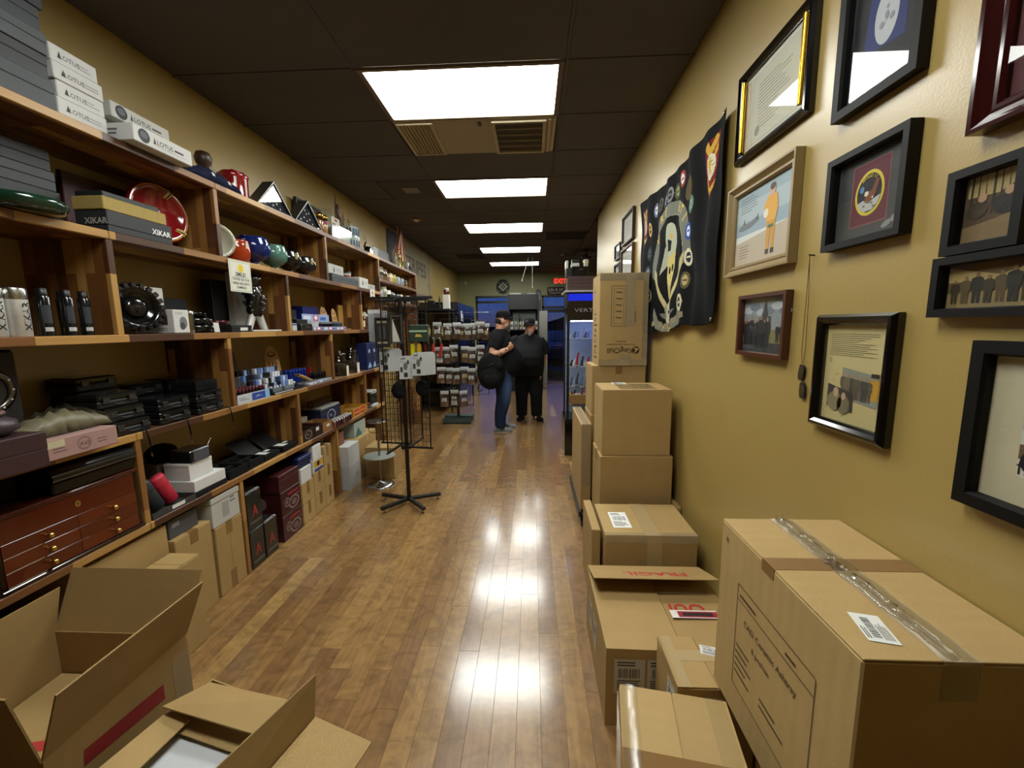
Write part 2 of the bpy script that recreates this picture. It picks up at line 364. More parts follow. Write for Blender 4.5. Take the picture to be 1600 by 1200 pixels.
wl = G().box(LX - .1, LX, FY, BY + .1, 0, 3.35); struct('wall_left', wl, 'wall_paint')
wr = G().box(RX, RX + .1, FY, 6.55, 0, 3.35).box(RX, 4.1, 6.45, 6.55, 0, 3.35); struct('wall_right', wr, 'wall_paint')
wf = G().box(4.0, 4.1, 6.55, BY, 0, 3.35); struct('wall_far_right', wf, 'wall_paint')
struct('wall_front', G().box(LX - .1, RX + .1, FY - .1, FY, 0, 3.35), 'wall_paint')
wb_ = G().box(LX, -1.73, BY, BY + .12, 0, 3.35).box(-1.73, 1.42, BY, BY + .12, 2.52, 3.35).box(.06, .3, BY, BY + .12, 0, 2.52).box(1.42, 4.0, BY, BY + .12, 0, 3.35)
struct('wall_back', wb_, 'back_paint')
# ceiling: painted tiles in a T-bar grid
PY = .659; Y0 = 2.775; XB = [LX, -1.104, .216, RX, 1.536, 2.856, 4.0]
ceil = struct('ceiling', G().box(LX - .1, 4.1, FY - .1, BY + .1, 3.24, 3.34), 'ceiling_paint')
lights_k = [-3, 0, 3, 6, 9, 12]; vent_k = [1]; pan_k = {(0, 3), (2, 7), (0, 10)}
grid = G().c('#4a3f32'); tcache = {}
kmin = int((FY - Y0) // PY); kmax = int((BY - Y0) // PY)
for k in range(kmin, kmax + 1):
    ya = max(Y0 + k * PY, FY); yb = min(Y0 + (k + 1) * PY, BY)
    grid.box(LX, RX if ya < 6.4 else 4.0, ya - .008, ya + .008, 3.186, 3.192)
    for i in range(len(XB) - 1):
        if i > 2 and ya < 6.5: continue
        if i == 1 and (k in lights_k or k in vent_k): continue
        a, b_ = XB[i], XB[i + 1]
        if (i, k) == (0, 3): a, b_ = LX, -1.72
        key = (round(b_ - a, 3), round(yb - ya, 3))
        if key not in tcache: tcache[key] = mk_mesh('ceiling_tile', G().box(.009, key[0] - .009, .009, key[1] - .009, 0, .014, .002), 'ceiling_paint')
        obj('ceiling_tile', tcache[key], None, ceil, (a, ya, 3.1905))
for x in XB[1:3]: grid.box(x - .008, x + .008, FY, BY, 3.186, 3.192)
for x in XB[4:6]: grid.box(x - .008, x + .008, 6.55, BY, 3.186, 3.192)
obj('ceiling_grid', grid, 'ceiling_paint', ceil)
# light troffers
def troffer(label, y):
    t = thing('ceiling_light', label, 'light', (-.444, y, 3.19), group='fluorescent troffers')
    g = G().c('#6b5a40')
    for a in ((-.645, .645, 0, .025), (-.645, .645, .634, .659), (-.645, -.612, .025, .634), (.612, .645, .025, .634)): g.box(a[0], a[1], a[2], a[3], -.01, .006)
    g.box(-.64, .64, .005, .65, .03, .045); obj('frame', g, 'satin', t)
    obj('diffuser', G().box(-.611, .611, .026, .633, -.003, .004), 'lamp_panel', t)
names = ['glowing ceiling light panel directly overhead, nearest the front wall', 'largest bright ceiling light panel, just before the air vents', 'second bright ceiling panel, right of the dark square vent',
         'third bright ceiling panel counting down the corridor', 'fourth bright ceiling panel counting down the corridor', 'farthest bright ceiling panel, behind the hanging cords']
for k, nm in zip(lights_k, names): troffer(nm, Y0 + k * PY)
# air-conditioning cassette behind the first light
yb = Y0 + PY
t = thing('air_vent_unit', 'cream ceiling air unit with slanted louvre and square return grille behind the first light', 'vent', (-.444, yb, 3.19))
obj('panel', G().c('#a4977c').box(-.64, .64, .012, .65, -.004, .02, .002), 'satin', t)
g = G().c('#b3a587')
for a in ((-.62, -.33, .03, .05), (-.62, -.33, .60, .62), (-.62, -.60, .05, .60), (-.35, -.33, .05, .60)): g.box(a[0], a[1], a[2], a[3], -.022, -.004)
lv = obj('louvre', g, 'satin', t)
sl = mk_mesh('slat', G().c('#b8aa8b').add([(-.012, 0, .0), (.012, 0, -.016), (.014, 0, -.014), (-.010, 0, .002), (-.012, .55, .0), (.012, .55, -.016), (.014, .55, -.014), (-.010, .55, .002)], [(0, 1, 2, 3), (7, 6, 5, 4), (0, 4, 5, 1), (1, 5, 6, 2), (2, 6, 7, 3), (3, 7, 4, 0)]), 'satin')
for i in range(9): obj('slat', sl, None, lv, (-.585 + i * .0275, .05, -.006))
g = G().c('#b3a587')
for a in ((.13, .56, .035, .06), (.13, .56, .60, .625), (.13, .155, .06, .60), (.535, .56, .06, .60)): g.box(a[0], a[1], a[2], a[3], -.026, -.004)
rg = obj('return_grille', g, 'satin', t)
obj('filter', G().c('#3a3226').box(.155, .535, .06, .60, -.008, -.004), 'matte', rg)
br = mk_mesh('grille_bar', G().c('#978a70').box(0, .38, -.004, .004, -.02, -.008), 'satin')
for i in range(1, 5): obj('grille_bar', br, None, rg, (.155, .06 + i * .108, 0))
g = G().c('#6d6350')
for i in range(40): g.box(.16 + i * .0094, .1625 + i * .0094, .06, .60, -.014, -.009)
tag(obj('grille_wires', g, 'satin', rg), kind='stuff')
obj('trim_lip', G().c('#b3a587').box(.575, .6, .03, .63, -.018, -.004).box(.612, .63, .03, .63, -.014, -.004), 'satin', t)
obj('latch', G().c('#4b4334').box(.02, .05, .06, .11, -.016, -.004, .003), 'satin', t)
t = thing('speaker_panel', 'dark flat ceiling grille with a small square, left of the second light', 'vent', (-1.72, Y0 + 3 * PY, 3.19))
obj('panel', G().c('#3f3a33').box(.008, .608, .012, .647, -.006, .01, .002), 'matte', t); obj('square_plate', G().c('#7a6a58').box(.23, .41, .22, .40, -.012, -.006, .002), 'satin', t)
t = thing('smoke_detector', 'small round reddish ceiling detector above the flag stick', 'detector', (-1.71, 6.38, 3.19))
obj('base', G().c('#6e3a28').lathe([(.075, -.015), (.085, -.005), (.085, 0)], n=20), 'satin', t); obj('bulb', G().c('#e8dcc8').lathe([(.008, -.04), (.03, -.034), (.04, -.018), (.04, -.012)], n=16), 'satin', t)
for x, y, w, lb in ((.22, 7.46, .75, 'long dark ceiling vent above the right hand opening'), (-1.72, 9.5, .62, 'faint dark ceiling vent left of the farthest lights')):
    t = thing('ceiling_vent', lb, 'vent', (x, y, 3.185)); obj('frame', G().c('#241f1a').box(0, w, 0, .63, -.006, .002, .002), 'satin', t)
    s_ = mk_mesh('slat', G().c('#37302a').box(.02, w - .02, 0, .02, -.014, -.006), 'satin')
    for i in range(8): obj('slat', s_, None, t, (0, .04 + i * .072, 0))

# ---------------------------------------------------------------- shop front
def storefront(name, x0, x1, z0, z1, mull, door=False):
    g = G().c('#1b1916'); y0, y1 = BY + .02, BY + .09
    for a in ((x0, x0 + .06, z0, z1), (x1 - .06, x1, z0, z1), (x0, x1, z1 - .06, z1), (x0, x1, z0, z0 + .08), (x0, x1, mull, mull + .07)): g.box(a[0], a[1], y0, y1, a[2], a[3])
    w = struct(name, g, 'satin')
    obj('pane', G().box(x0 + .05, x1 - .05, BY + .05, BY + .058, z0 + .07, mull + .01), 'window_glass', w)
    obj('transom_pane', G().box(x0 + .05, x1 - .05, BY + .05, BY + .058, mull + .06, z1 - .05), 'window_glass', w)
    return w
storefront('window_1', -1.73, .06, .0, 2.52, 2.3)
d = storefront('door_1', .3, 1.42, .0, 2.52, 2.12)
obj('door_leaf', G().c('#15161a').box(.37, .44, BY + .0, BY + .04, .02, 2.1).box(1.26, 1.35, BY, BY + .04, .02, 2.1).box(.44, 1.26, BY, BY + .04, 2.0, 2.1).box(.44, 1.26, BY, BY + .04, .02, .22), 'satin', d)
obj('push_bar', G().c('#8a8d92').cyl((.42, BY - .05, 1.0), (1.3, BY - .05, 1.0), .015).cyl((.46, BY - .05, 1.0), (.46, BY, 1.0), .01).cyl((1.24, BY - .05, 1.0), (1.24, BY, 1.0), .01), 'metal', d)
tag(obj('door_mat', G().c('#1c1f26').box(.2, 1.5, 12.2, 12.8, .001, .012, .004), 'fabric'), 'dark door mat in front of the blue glass door', 'mat')
# outside at dusk
struct('ground_outside', G().box(-30, 30, BY + .12, 60, -.2, -.06), 'asphalt'); struct('sidewalk', G().box(-30, 30, BY + .12, BY + 2.2, -.12, -.03), 'concrete')
g = G().c('#14161a')
hs = [1.6 + .5 * math.sin(i * 1.7) + .35 * math.sin(i * .63) for i in range(41)]
g.prism([(-30, -.2)] + [(-30 + i * 1.5, hs[i] + .6) for i in range(41)] + [(30, -.2)], 0, 1.0)
for i, v in enumerate(g.v): g.v[i] = (v[0], 45 + v[2], v[1])
tag(struct('treeline', g, 'matte'), kind='structure')
car = thing('parked_car', 'dark blue car parked outside beyond the glass door', 'car', (1.25, 17.5, -.06))
sec = lambda y, w, z0, z1, c: [(-w, y, z0 + c), (-w, y, z1 - c), (-w + c * 2, y, z1), (w - c * 2, y, z1), (w, y, z1 - c), (w, y, z0 + c), (w - c, y, z0), (-w + c, y, z0)]
obj('body', G().c('#1b2740').loft([sec(0, .8, .3, .7, .08), sec(.15, .9, .22, .82, .1), sec(1.3, .93, .2, .98, .1), sec(4.0, .93, .2, 1.0, .1), sec(4.4, .82, .3, .8, .1)]), 'gloss', car)
obj('cabin', G().c('#0c0f16').loft([sec(1.2, .8, .9, .98, .02), sec(1.9, .68, .9, 1.42, .08), sec(3.2, .68, .9, 1.42, .08), sec(4.0, .75, .9, 1.0, .02)]), 'gloss', car)
wm = mk_mesh('wheel', G().c('#101010').cyl((-.1, 0, 0), (.1, 0, 0), .32, n=20), 'matte')
for x in (-.85, .85):
    for y in (.85, 3.5): obj('wheel', wm, None, car, (x, y, .32))
for x in (-.6, .6): obj('headlamp', G().c('#7f8a99').ell((x, .05, .62), .16, .06, .08), 'gloss', car)

# ================================================================ left shelving
SX0, SX1 = LX, -1.86
sh = thing('wooden_shelving', 'long wall shelving of striped acacia boards with staggered uprights, filled with stock', 'shelves', (0, 0, 0))
TH = .036
LV = [(2.455, [(.2, 2.5), (2.5, 5.13), (5.13, 6.81)]), (2.035, [(.2, 1.82), (1.82, 4.53), (4.53, 5.13)]), (1.58, [(.2, 2.49), (2.49, 5.13)]),
      (1.12, [(.2, 1.82), (1.82, 3.82), (3.82, 5.13)]), (.67, [(.2, 1.83), (1.83, 3.8), (3.8, 5.13)]), (2.2, [(5.15, 6.79)]), (1.95, [(5.15, 6.79)])]
for z, segs in LV:
    for a, b_ in segs: obj('shelf_board', G().box(SX0, SX1, a + .001, b_ - .001, z - TH, z, .003), 'shelf_wood', sh)
def upr(y, z0, z1, w=.03): obj('upright', G().box(SX0, SX1 - .004, y - w / 2, y + w / 2, z0, z1, .002), 'upright_wood', sh)
for y in (1.16, 2.5, 3.825): upr(y, 2.035, 2.455 - TH)
for y in (.5, 1.82, 3.17, 4.55): upr(y, 1.58, 2.035 - TH)
for y in (1.16, 2.49, 3.815): upr(y, 1.12, 1.58 - TH)
for y in (.5, 1.825, 3.19, 4.54): upr(y, .67, 1.12 - TH)
for y in (1.16, 2.47, 3.8): upr(y, 0, .67 - TH)
upr(5.14, 0, 2.455 - TH, .034); upr(6.79, 0, 2.455 - TH, .034)

# ================================================================ cartons
def carton(label, x0, x1, y0, y1, z0, z1, rz=0.0, name='cardboard_carton', cat='box', mat='cardboard', tape=None, tmat='brown_tape', seam='y', tw=.055, group=None, flaps=True, deco=None, col='#b08d59', down=.07, rx=0.0, ry=0.0):
    """closed carton: body, two top flaps that meet at a seam, tape over the seam. deco(root, w, d, h) adds print."""
    w, d_, h = x1 - x0, y1 - y0, z1 - z0
    t = thing(name, label, cat, ((x0 + x1) / 2, (y0 + y1) / 2, z0), rz, group, rx, ry)
    hw, hd = w / 2, d_ / 2; ft = .004 if flaps else 0
    obj('body', G().c(col).box(-hw, hw, -hd, hd, 0, h - ft, .004), mat, t)
    if flaps:
        if seam == 'y':
            for s_ in (-1, 1): obj('flap', G().c(col).box(s_ * .0015, s_ * (hw - .001), -hd + .001, hd - .001, h - ft, h, .0012), mat, t)
        else:
            for s_ in (-1, 1): obj('flap', G().c(col).box(-hw + .001, hw - .001, s_ * .0015, s_ * (hd - .001), h - ft, h, .0012), mat, t)
    if tape:
        q = tw / 2; e = .0008; g = G()
        if seam == 'y': g.box(-q, q, -hd - e, hd + e, h, h + e).box(-q, q, -hd - e, -hd, h - down, h + e).box(-q, q, hd, hd + e, h - down, h + e)
        else: g.box(-hw - e, hw + e, -q, q, h, h + e).box(-hw - e, -hw, -q, q, h - down, h + e).box(hw, hw + e, -q, q, h - down, h + e)
        obj('packing_tape', g, tmat, t)
    if deco: deco(t, hw, hd, h)
    return t
def lines(g, x0, x1, y0, y1, n, c='#2b2a28', w=.0004, h=.45, seed=1):
    r = random.Random(seed); g.c(c); st = (y1 - y0) / n
    for i in range(n): 
        y = y1 - (i + .5) * st; g.rect(x0, x0 + (x1 - x0) * r.uniform(.55, 1), y - st * h / 2, y + st * h / 2, w)
def barcode(g, x0, x1, y0, y1, w=.0005, seed=2, c='#1c1c1c'):
    r = random.Random(seed); g.c(c); x = x0
    while x < x1: k = r.uniform(.004, .014) * (x1 - x0) / .3; g.rect(x, min(x + k, x1), y0, y1, w); x += k + r.uniform(.006, .016) * (x1 - x0) / .3
def ship_label(T, w, h, seed=1, col='#e6e6e0'):
    g = G(T); g.c(col).rect(0, w, 0, h, .0006); barcode(g, w * .15, w * .85, h * .45, h * .72, .0009, seed); lines(g, w * .1, w * .9, h * .08, h * .4, 5, w=.0009, seed=seed)
    lines(g, w * .1, w * .7, h * .78, h * .94, 2, w=.0009, seed=seed + 3); return g
# ================================================================ right side: cartons
def deco_big(t, hw, hd, h):
    g = G(XN(-hw - .0012, 0, 0)); c = '#4a3d2a'   # u runs far -> near
    U = lambda y: 1.005 - y
    x0, x1 = U(1.17), U(.83); z0, z1 = .10, .42
    for a in ((x0, x1, z1, z1 + .0025), (x0, x1, z0, z0 + .0025), (x0, x0 + .0025, z0, z1), (x1, x1 + .0025, z0, z1), (x0, x1, .375, .3775)): g.c(c).rect(*a)
    lines(g, -.15, -.02, .385, .40, 1, c, 0, .5, 3); lines(g, .07, .13, .385, .40, 1, c, 0, .5, 4)
    g.text('CAD Ceramic Ashtray', -.0, .318, .026, bold=.008); g.text('8 pcs/ctn', -.03, .27, .024, bold=.006)
    lines(g, -.155, -.05, .14, .245, 5, c, 0, .28, 7)
    lines(g, -.02, .09, .15, .19, 2, c, 0, .3, 8); obj('printed_panel', g, 'ink', t)
    obj('packing_tape', G().box(-hw - .001, hw + .001, .0, .055, h, h + .001).box(-hw - .001, -hw, .0, .055, h - .03, h + .001), 'brown_tape', t)
    # crumpled film ridge along the seam
    g = G(); r = random.Random(3); n = 46
    rings = []
    for i in range(n):
        y = -hd + (2 * hd) * i / (n - 1); hgt = .007 + .007 * r.random(); ww = .012 + .008 * r.random(); ox = r.uniform(-.004, .004)
        rings.append([(ox - .03, y, h + .0012), (ox - ww / 2, y, h + .002), (ox - .002, y, h + hgt), (ox + .003, y, h + hgt * .6), (ox + ww / 2, y, h + .002), (ox + .03, y, h + .0012)])
    for rg_ in rings: pass
    g.loft([[(-.004 + a[0], a[1], a[2]) for a in rr] for rr in rings], True, False, close=False); obj('tape_ridge', g, 'ridge_film', t)
    obj('clear_tape', G().box(-.037, .03, -hd - .001, hd + .001, h + .0006, h + .001).box(-.037, .03, -hd - .0012, -hd, h - .08, h + .001), 'clear_tape', t)
    g = G().c('#6b5738'); 
    g.at(XN(-hw - .0008)).disc(U(1.25), h - .05, .008, w=0)
    obj('smudge', g, 'ink', t)
    obj('film_knot', G().lathe([(.004, 0), (.012, .004), (.009, .016), (.002, .02)], (-.005, hd - .006, h), n=7, smooth=False), 'film', t)
    obj('shipping_label', ship_label(TR(-.08, -.25, h + .0012, 1.35), .085, .055, 4), 'ink', t)
carton('largest taped cardboard carton in the right foreground with printed panel and film ridge', .607, .965, .72, 1.29, .42, .985, mat='cardboard_ribbed', deco=deco_big)
carton('plain cardboard carton hidden under the large printed carton', .745, .955, .76, 1.27, 0, .418)
def deco_wrap(t, hw, hd, h):
    obj('packing_tape', G().box(-hw - .001, hw + .001, -.02, .05, h, h + .001), 'brown_tape', t)
    for s_, nm in ((1, 'film'),): 
        g = G(); r = random.Random(9)
        rings = [[(-hw - .002 - .002 * r.random(), -hd + 2 * hd * i / 30, h - .28), (-hw - .003 - .003 * r.random(), -hd + 2 * hd * i / 30, h - .03), (-hw + .004, -hd + 2 * hd * i / 30, h + .002 + .003 * r.random()), (-hw + .05, -hd + 2 * hd * i / 30, h + .001 + .002 * r.random())] for i in range(31)]
        obj('stretch_film', g.loft(rings, True, False, close=False), nm, t)
        g = G(); rings = [[(hw - .06, -hd + 2 * hd * i / 30, h + .001 + .002 * r.random()), (hw - .012, -hd + 2 * hd * i / 30, h + .003 + .003 * r.random()), (hw + .003, -hd + 2 * hd * i / 30, h - .01)] for i in range(31)]
        obj('stretch_film', g.loft(rings, True, False, close=False), nm, t)
    obj('shipping_label', ship_label(TR(.02, -.10, h + .002, -.05), .07, .05, 8), 'ink', t)
carton('ribbed carton wrapped in clear film at the bottom, in front of the small green-stickered carton', .2225, .5275, .643, 1.143, 0, .5, rz=-.165, mat='cardboard_ribbed', deco=deco_wrap)
def deco_small(t, hw, hd, h):
    obj('packing_tape', G().box(-hw + .01, -hw + .045, -hd, hd, h, h + .0008).box(-hw + .045, hw, -.005, .045, h, h + .0008).box(-hw - .0008, -hw, -hd, hd, h - .02, h), 'pale_tape', t)
    obj('shipping_label', ship_label(TR(.0, .03, h + .001, -.25), .075, .045, 5), 'ink', t)
    g = G(TR(.02, -.09, h + .001, .05)); g.c('#7fb787').rect(0, .06, 0, .06, 0).c('#1d8a4a').rect(.002, .06, .0, .022, .0004); lines(g, .006, .055, .004, .018, 2, '#e9f3ea', .0008); obj('green_sticker', g, 'ink', t)
    obj('shipping_label', ship_label(XN(-hw - .001, -.02, h - .14), .07, .10, 12, '#cfcfc8'), 'ink', t)
carton('small carton with green sticker wedged beside the large printed carton', .475, .735, 1.245, 1.475, 0, .418, deco=deco_small)
carton('carton standing behind the large printed carton under thin kraft boxes', .745, .95, 1.31, 1.475, 0, .46)
def kbox(label, x0, x1, y0, y1, z0, z1, col='#a98a5a', rz=0.0, mat='matte', name='thin_box', cat='box', lid=.5, deco=None, group=None, ch=.003):
    t = thing(name, label, cat, ((x0 + x1) / 2, (y0 + y1) / 2, z0), rz, group); hw, hd, h = (x1 - x0) / 2, (y1 - y0) / 2, z1 - z0
    if lid and lid < 1:
        obj('tray', G().c(col).box(-hw + .0015, hw - .0015, -hd + .0015, hd - .0015, 0, h * lid, ch * .5), mat, t); obj('lid', G().c(col).box(-hw, hw, -hd, hd, h * lid, h, ch), mat, t)
    else: obj('body', G().c(col).box(-hw, hw, -hd, hd, 0, h, ch), mat, t)
    if deco: deco(t, hw, hd, h)
    return t
kbox('flat kraft box lying on the carton behind the big carton, lower of two', .715, .955, 1.30, 1.475, .461, .515, '#b39363')
kbox('upper flat kraft box behind the big carton, under the black case', .725, .955, 1.31, 1.47, .516, .56, '#bb9b69', rz=.03)
kbox('small black leather case on top of kraft boxes behind the big carton', .75, .93, 1.33, 1.46, .561, .61, '#15130f', mat='leather', name='black_case', cat='case', rz=-.05)

# open FRAGIL carton
def fragil():
    x0, x1, y0, y1, h = .286, .86, 1.492, 2.06, .34; th = .004
    t = thing('cardboard_carton', 'open carton with red FRAGIL flap folded inward, below the carton with a shipping label', 'box', ((x0 + x1) / 2, (y0 + y1) / 2, 0))
    hw, hd = (x1 - x0) / 2, (y1 - y0) / 2
    g = G().box(-hw, hw, -hd, -hd + th, 0, h).box(-hw, hw, hd - th, hd, 0, h).box(-hw, -hw + th, -hd + th, hd - th, 0, h).box(hw - th, hw, -hd + th, hd - th, 0, h).box(-hw + th, hw - th, -hd + th, hd - th, 0, th)
    obj('body', g, 'cardboard', t)
    f1 = obj('flap', G(TR(-hw, 0, h, 0, 0, .015)).box(0, .30, -hd, hd, 0, th, .001), 'cardboard', t)
    f2 = obj('flap', G(TR(hw, 0, h - .004, 0, 0, -.02)).box(-.27, 0, -hd, hd, -.001, th - .001, .001), 'cardboard', t)
    # back flap sprung up; lettering upside-down towards the viewer
    T = TR(0, hd, h + .004, 0, -.33); f3 = obj('flap', G(T).box(-hw, hw, -.25, 0, 0, th, .001), 'cardboard', t)
    T2 = T @ Matrix.Translation((0, 0, th + .0008)) @ Matrix.Rotation(PI, 4, 'Z')
    g = G(T2).c('#b3322a').text('FRAGIL', -.02, .13, .095, bold=.02); obj('fragil_lettering', g, 'ink', f3)
    T3 = TR(hw, 0, h + .001, 0, 0, -.02) @ Matrix.Rotation(PI, 4, 'Z')
    g = G(T3).c('#b3322a').text('OUI', .17, .0, .09, bold=.02); obj('red_lettering', g, 'ink', f2)
    g = G(TR(.03, -.10, h + .0045)); g.c('#e5e0d8').rect(0, .2, 0, .05, 0).c('#9c2430').rect(.03, .2, .005, .042, .0004).c('#2a1414').rect(.05, .18, .012, .034, .0008); obj('red_label', g, 'ink', t)
    obj('packing_tape', G().box(.01, .26, .07, .12, h + .003, h + .0038), 'clear_tape', t)
    for k, (u, s_) in enumerate(((-.255, .12), (-.125, .12))): 
        g = ship_label(YN(-hd - .001, u, h - .19), s_, .15, 20 + k, '#b9b4a4'); obj('paper_label', g, 'ink', t)
    for k, yy in enumerate((.18, .05)): obj('paper_label', ship_label(XN(-hw - .001, yy, h - .22), .09, .14, 30 + k, '#c8c2b2'), 'ink', t)
fragil()
def deco_label(t, hw, hd, h):
    g = G().box(-.03, .05, -hd - .001, hd, h, h + .0008).box(-.02, .06, -hd - .001, -hd, .1, h + .0008); g2 = G().box(-hw, hw, -hd - .0014, -hd - .0008, h - .045, h).box(-hw, hw, -hd - .001, -hd + .03, h, h + .0012)
    obj('packing_tape', g, 'pale_tape', t); obj('edge_tape', g2, 'clear_tape', t)
    obj('shipping_label', ship_label(TR(-.19, -.12, h + .0012, .0), .105, .2, 14, '#f2f2ee'), 'ink', t)
carton('carton with white shipping label and pale tape, in front of the brown carton pair', .40, .905, 2.19, 2.6, 0, .45, deco=deco_label)
carton('thin flat carton on edge left of the labelled carton, leaning by the aisle', .335, .385, 2.25, 2.66, 0, .45, flaps=False)
carton('lower plain brown carton of the pair beside the yellow wall', .45, .925, 2.70, 3.05, 0, .735, seam='x', tape=True, tmat='brown_tape')
def deco_up(t, hw, hd, h):
    obj('clear_tape', G().box(-.1, .14, -.14, .12, h, h + .0008), 'film', t); obj('shipping_label', ship_label(TR(-.11, .08, h + .001), .1, .1, 15, '#d8d2c2'), 'ink', t)
carton('upper plain brown carton of the pair beside the yellow wall', .46, .91, 2.72, 3.07, .735, 1.18, deco=deco_up)
carton('narrow dark-edged carton pressed against the wall behind the brown pair', .932, .965, 2.62, 3.1, 0, .42, flaps=False)
# dolly with its own stack
dl = thing('platform_dolly', 'black wheeled dolly on the floor under the tall thin taped carton', 'dolly', (.66, 3.5, 0))
obj('deck', G().c('#1c1c1c').box(-.29, .29, -.37, .45, .115, .135, .004).box(-.30, -.275, -.37, .45, .1, .15, .004).box(.275, .3, -.37, .45, .1, .15, .004), 'satin', dl)
cm = mk_mesh('caster', G().c('#2a2a2a').box(-.02, .02, -.02, .02, .085, .115).box(-.022, -.017, -.02, .02, .045, .1).box(.017, .022, -.02, .02, .045, .1), 'metal')
wm = mk_mesh('wheel', G().c('#141414').cyl((-.014, 0, .05), (.014, 0, .05), .05, n=18).c('#55504a').cyl((-.016, 0, .05), (.016, 0, .05), .02, n=12), 'satin')
for x in (-.26, .26):
    for y in (-.3, .38):
        c_ = obj('caster', cm, None, dl, (x, y, 0)); obj('wheel', wm, None, c_)
carton('tall thin taped carton standing on the black dolly', .375, .455, 3.16, 3.86, .15, .845, tape=True, tmat='clear_tape', tw=.06, down=.5)
obj_ = carton('lowest carton of the stack standing on the dolly behind the brown pair', .485, .925, 3.42, 3.82, .137, .50)
carton('second carton of the dolly stack, below the taped one', .485, .925, 3.42, 3.82, .501, .86)
carton('third carton of the dolly stack, right under the tall printed carton', .49, .925, 3.43, 3.82, .861, 1.272, tape=True, seam='y')
def deco_king(t, hw, hd, h):
    T = YN(-hd - .0012, 0, h) @ Matrix.Rotation(PI, 4, 'Z')   # box stands upside-down
    g = G(T); c = '#2d261b'; g.c(c)
    def fr(x0, x1, y0, y1, w_=.003): g.rect(x0, x1, y0, y0 + w_); g.rect(x0, x1, y1 - w_, y1); g.rect(x0, x0 + w_, y0, y1); g.rect(x1 - w_, x1, y0, y1)
    # note: x to viewer's left is +
    fr(-.02, .10, .10, .42); fr(.0, .08, .12, .40, .002)
    for i in range(5): g.poly([(.012, .15 + i * .05), (.068, .145 + i * .05), (.06, .152 + i * .05), (.02, .157 + i * .05)])
    g.rect(-.095, -.09, .30, .39)
    g.text('KingChill', .02, .595, .058, bold=.012); g.disc(-.105, .612, .028, .03); g.c('#b08d59').poly([(-.13, .60), (-.09, .64), (-.10, .61), (-.085, .59)], .0006)
    g.c(c).text('Beer and Beverage Refrigerator', .02, .56, .018); g.text('Refrigerator', .02, .535, .018)
    obj('printed_panel', g, 'ink', t)
    g = G(XN(-hw - .0012, 0, 0)); r = random.Random(5)
    for i in range(9): lines(g, -.07 + .01 * (i % 3), .08, .045 + i * .045, .075 + i * .045, 1 + i % 2, c, 0, .45, i)
    for i in range(4): g.rect(-.01, .01, .47 + i * .045, .475 + i * .045)
    g.rect(-.09, -.03, .60, .61); g.rect(-.09, -.08, .60, .65)
    obj('side_print', g, 'ink', t)
    obj('packing_tape', G().box(-hw, hw, -hd - .001, -hd, h - .06, h).box(-hw, hw, -hd - .001, -hd, 0, .05).box(.01, .09, -hd - .0014, -hd, h - .42, h).box(.15, hw, -hd - .0012, -hd, 0, h).box(-.02, .06, -hd - .0016, -hd, .0, .09), 'clear_tape', t)
carton('tall upright printed refrigerator carton topping the dolly stack, next to the black flag', .54, .925, 3.42, 3.80, 1.273, 2.01, deco=deco_king, seam='x')

# ================================================================ framed things on the right wall
def wall_frame(label, yf, yn, z0, z1, fwd, dep, col, art, mat='gloss', matw=None, matcol='#d9d3bf', prof='flat', skew=0.0, glass=True, cat='picture', name='picture_frame', edge=None):
    """frame on the right wall; art(g, w, h) draws into its opening, origin lower left, u = far to near"""
    w, h = yf - yn, z1 - z0
    t = thing(name, label, cat, (RX, (yf + yn) / 2, z0)); W2 = w / 2
    T = Matrix.Rotation(skew, 4, 'X') @ frame_m((0, W2, 0), (0, -1, 0), (0, 0, 1))
    if prof == 'flat': P_ = [(0, .002), (0, dep), (fwd * .85, dep), (fwd, dep * .75), (fwd, .002)]
    elif prof == 'round': P_ = [(0, .002), (0, dep * .6), (fwd * .25, dep * .95), (fwd * .5, dep), (fwd * .8, dep * .8), (fwd, dep * .5), (fwd, .002)]
    elif prof == 'scoop': P_ = [(0, .002), (0, dep), (fwd * .18, dep), (fwd * .35, dep * .8), (fwd * .6, dep * .55), (fwd * .7, dep * .62), (fwd * .85, dep * .62), (fwd, dep * .4), (fwd, .002)]
    def corner(k):  # offset along the mitre
        return [(0, 0, 1, 1), (w, 0, -1, 1), (w, h, -1, -1), (0, h, 1, -1)][k]
    for k in range(4):
        a, b_ = corner(k), corner((k + 1) % 4)
        g = G(T).c(col)
        g.loft([[(a[0] + a[2] * p, a[1] + a[3] * p, q) for p, q in P_], [(b_[0] + b_[2] * p, b_[1] + b_[3] * p, q) for p, q in P_]], False, True)
        obj('frame_rail', g, mat, t)
    iw, ih = w - 2 * fwd, h - 2 * fwd
    TI = T @ Matrix.Translation((fwd, fwd, .006))
    obj('backing', G(T).c(matcol).box(fwd * .5, w - fwd * .5, fwd * .5, h - fwd * .5, .001, .005), 'paper', t)
    g = G(TI); art(g, iw, ih); obj('print', g, 'ink', t)
    if glass: obj('glass_pane', G(T).box(fwd * .8, w - fwd * .8, fwd * .8, h - fwd * .8, min(.014, dep * .5), min(.016, dep * .5 + .002)), 'glass', t)
    return t, T, TI
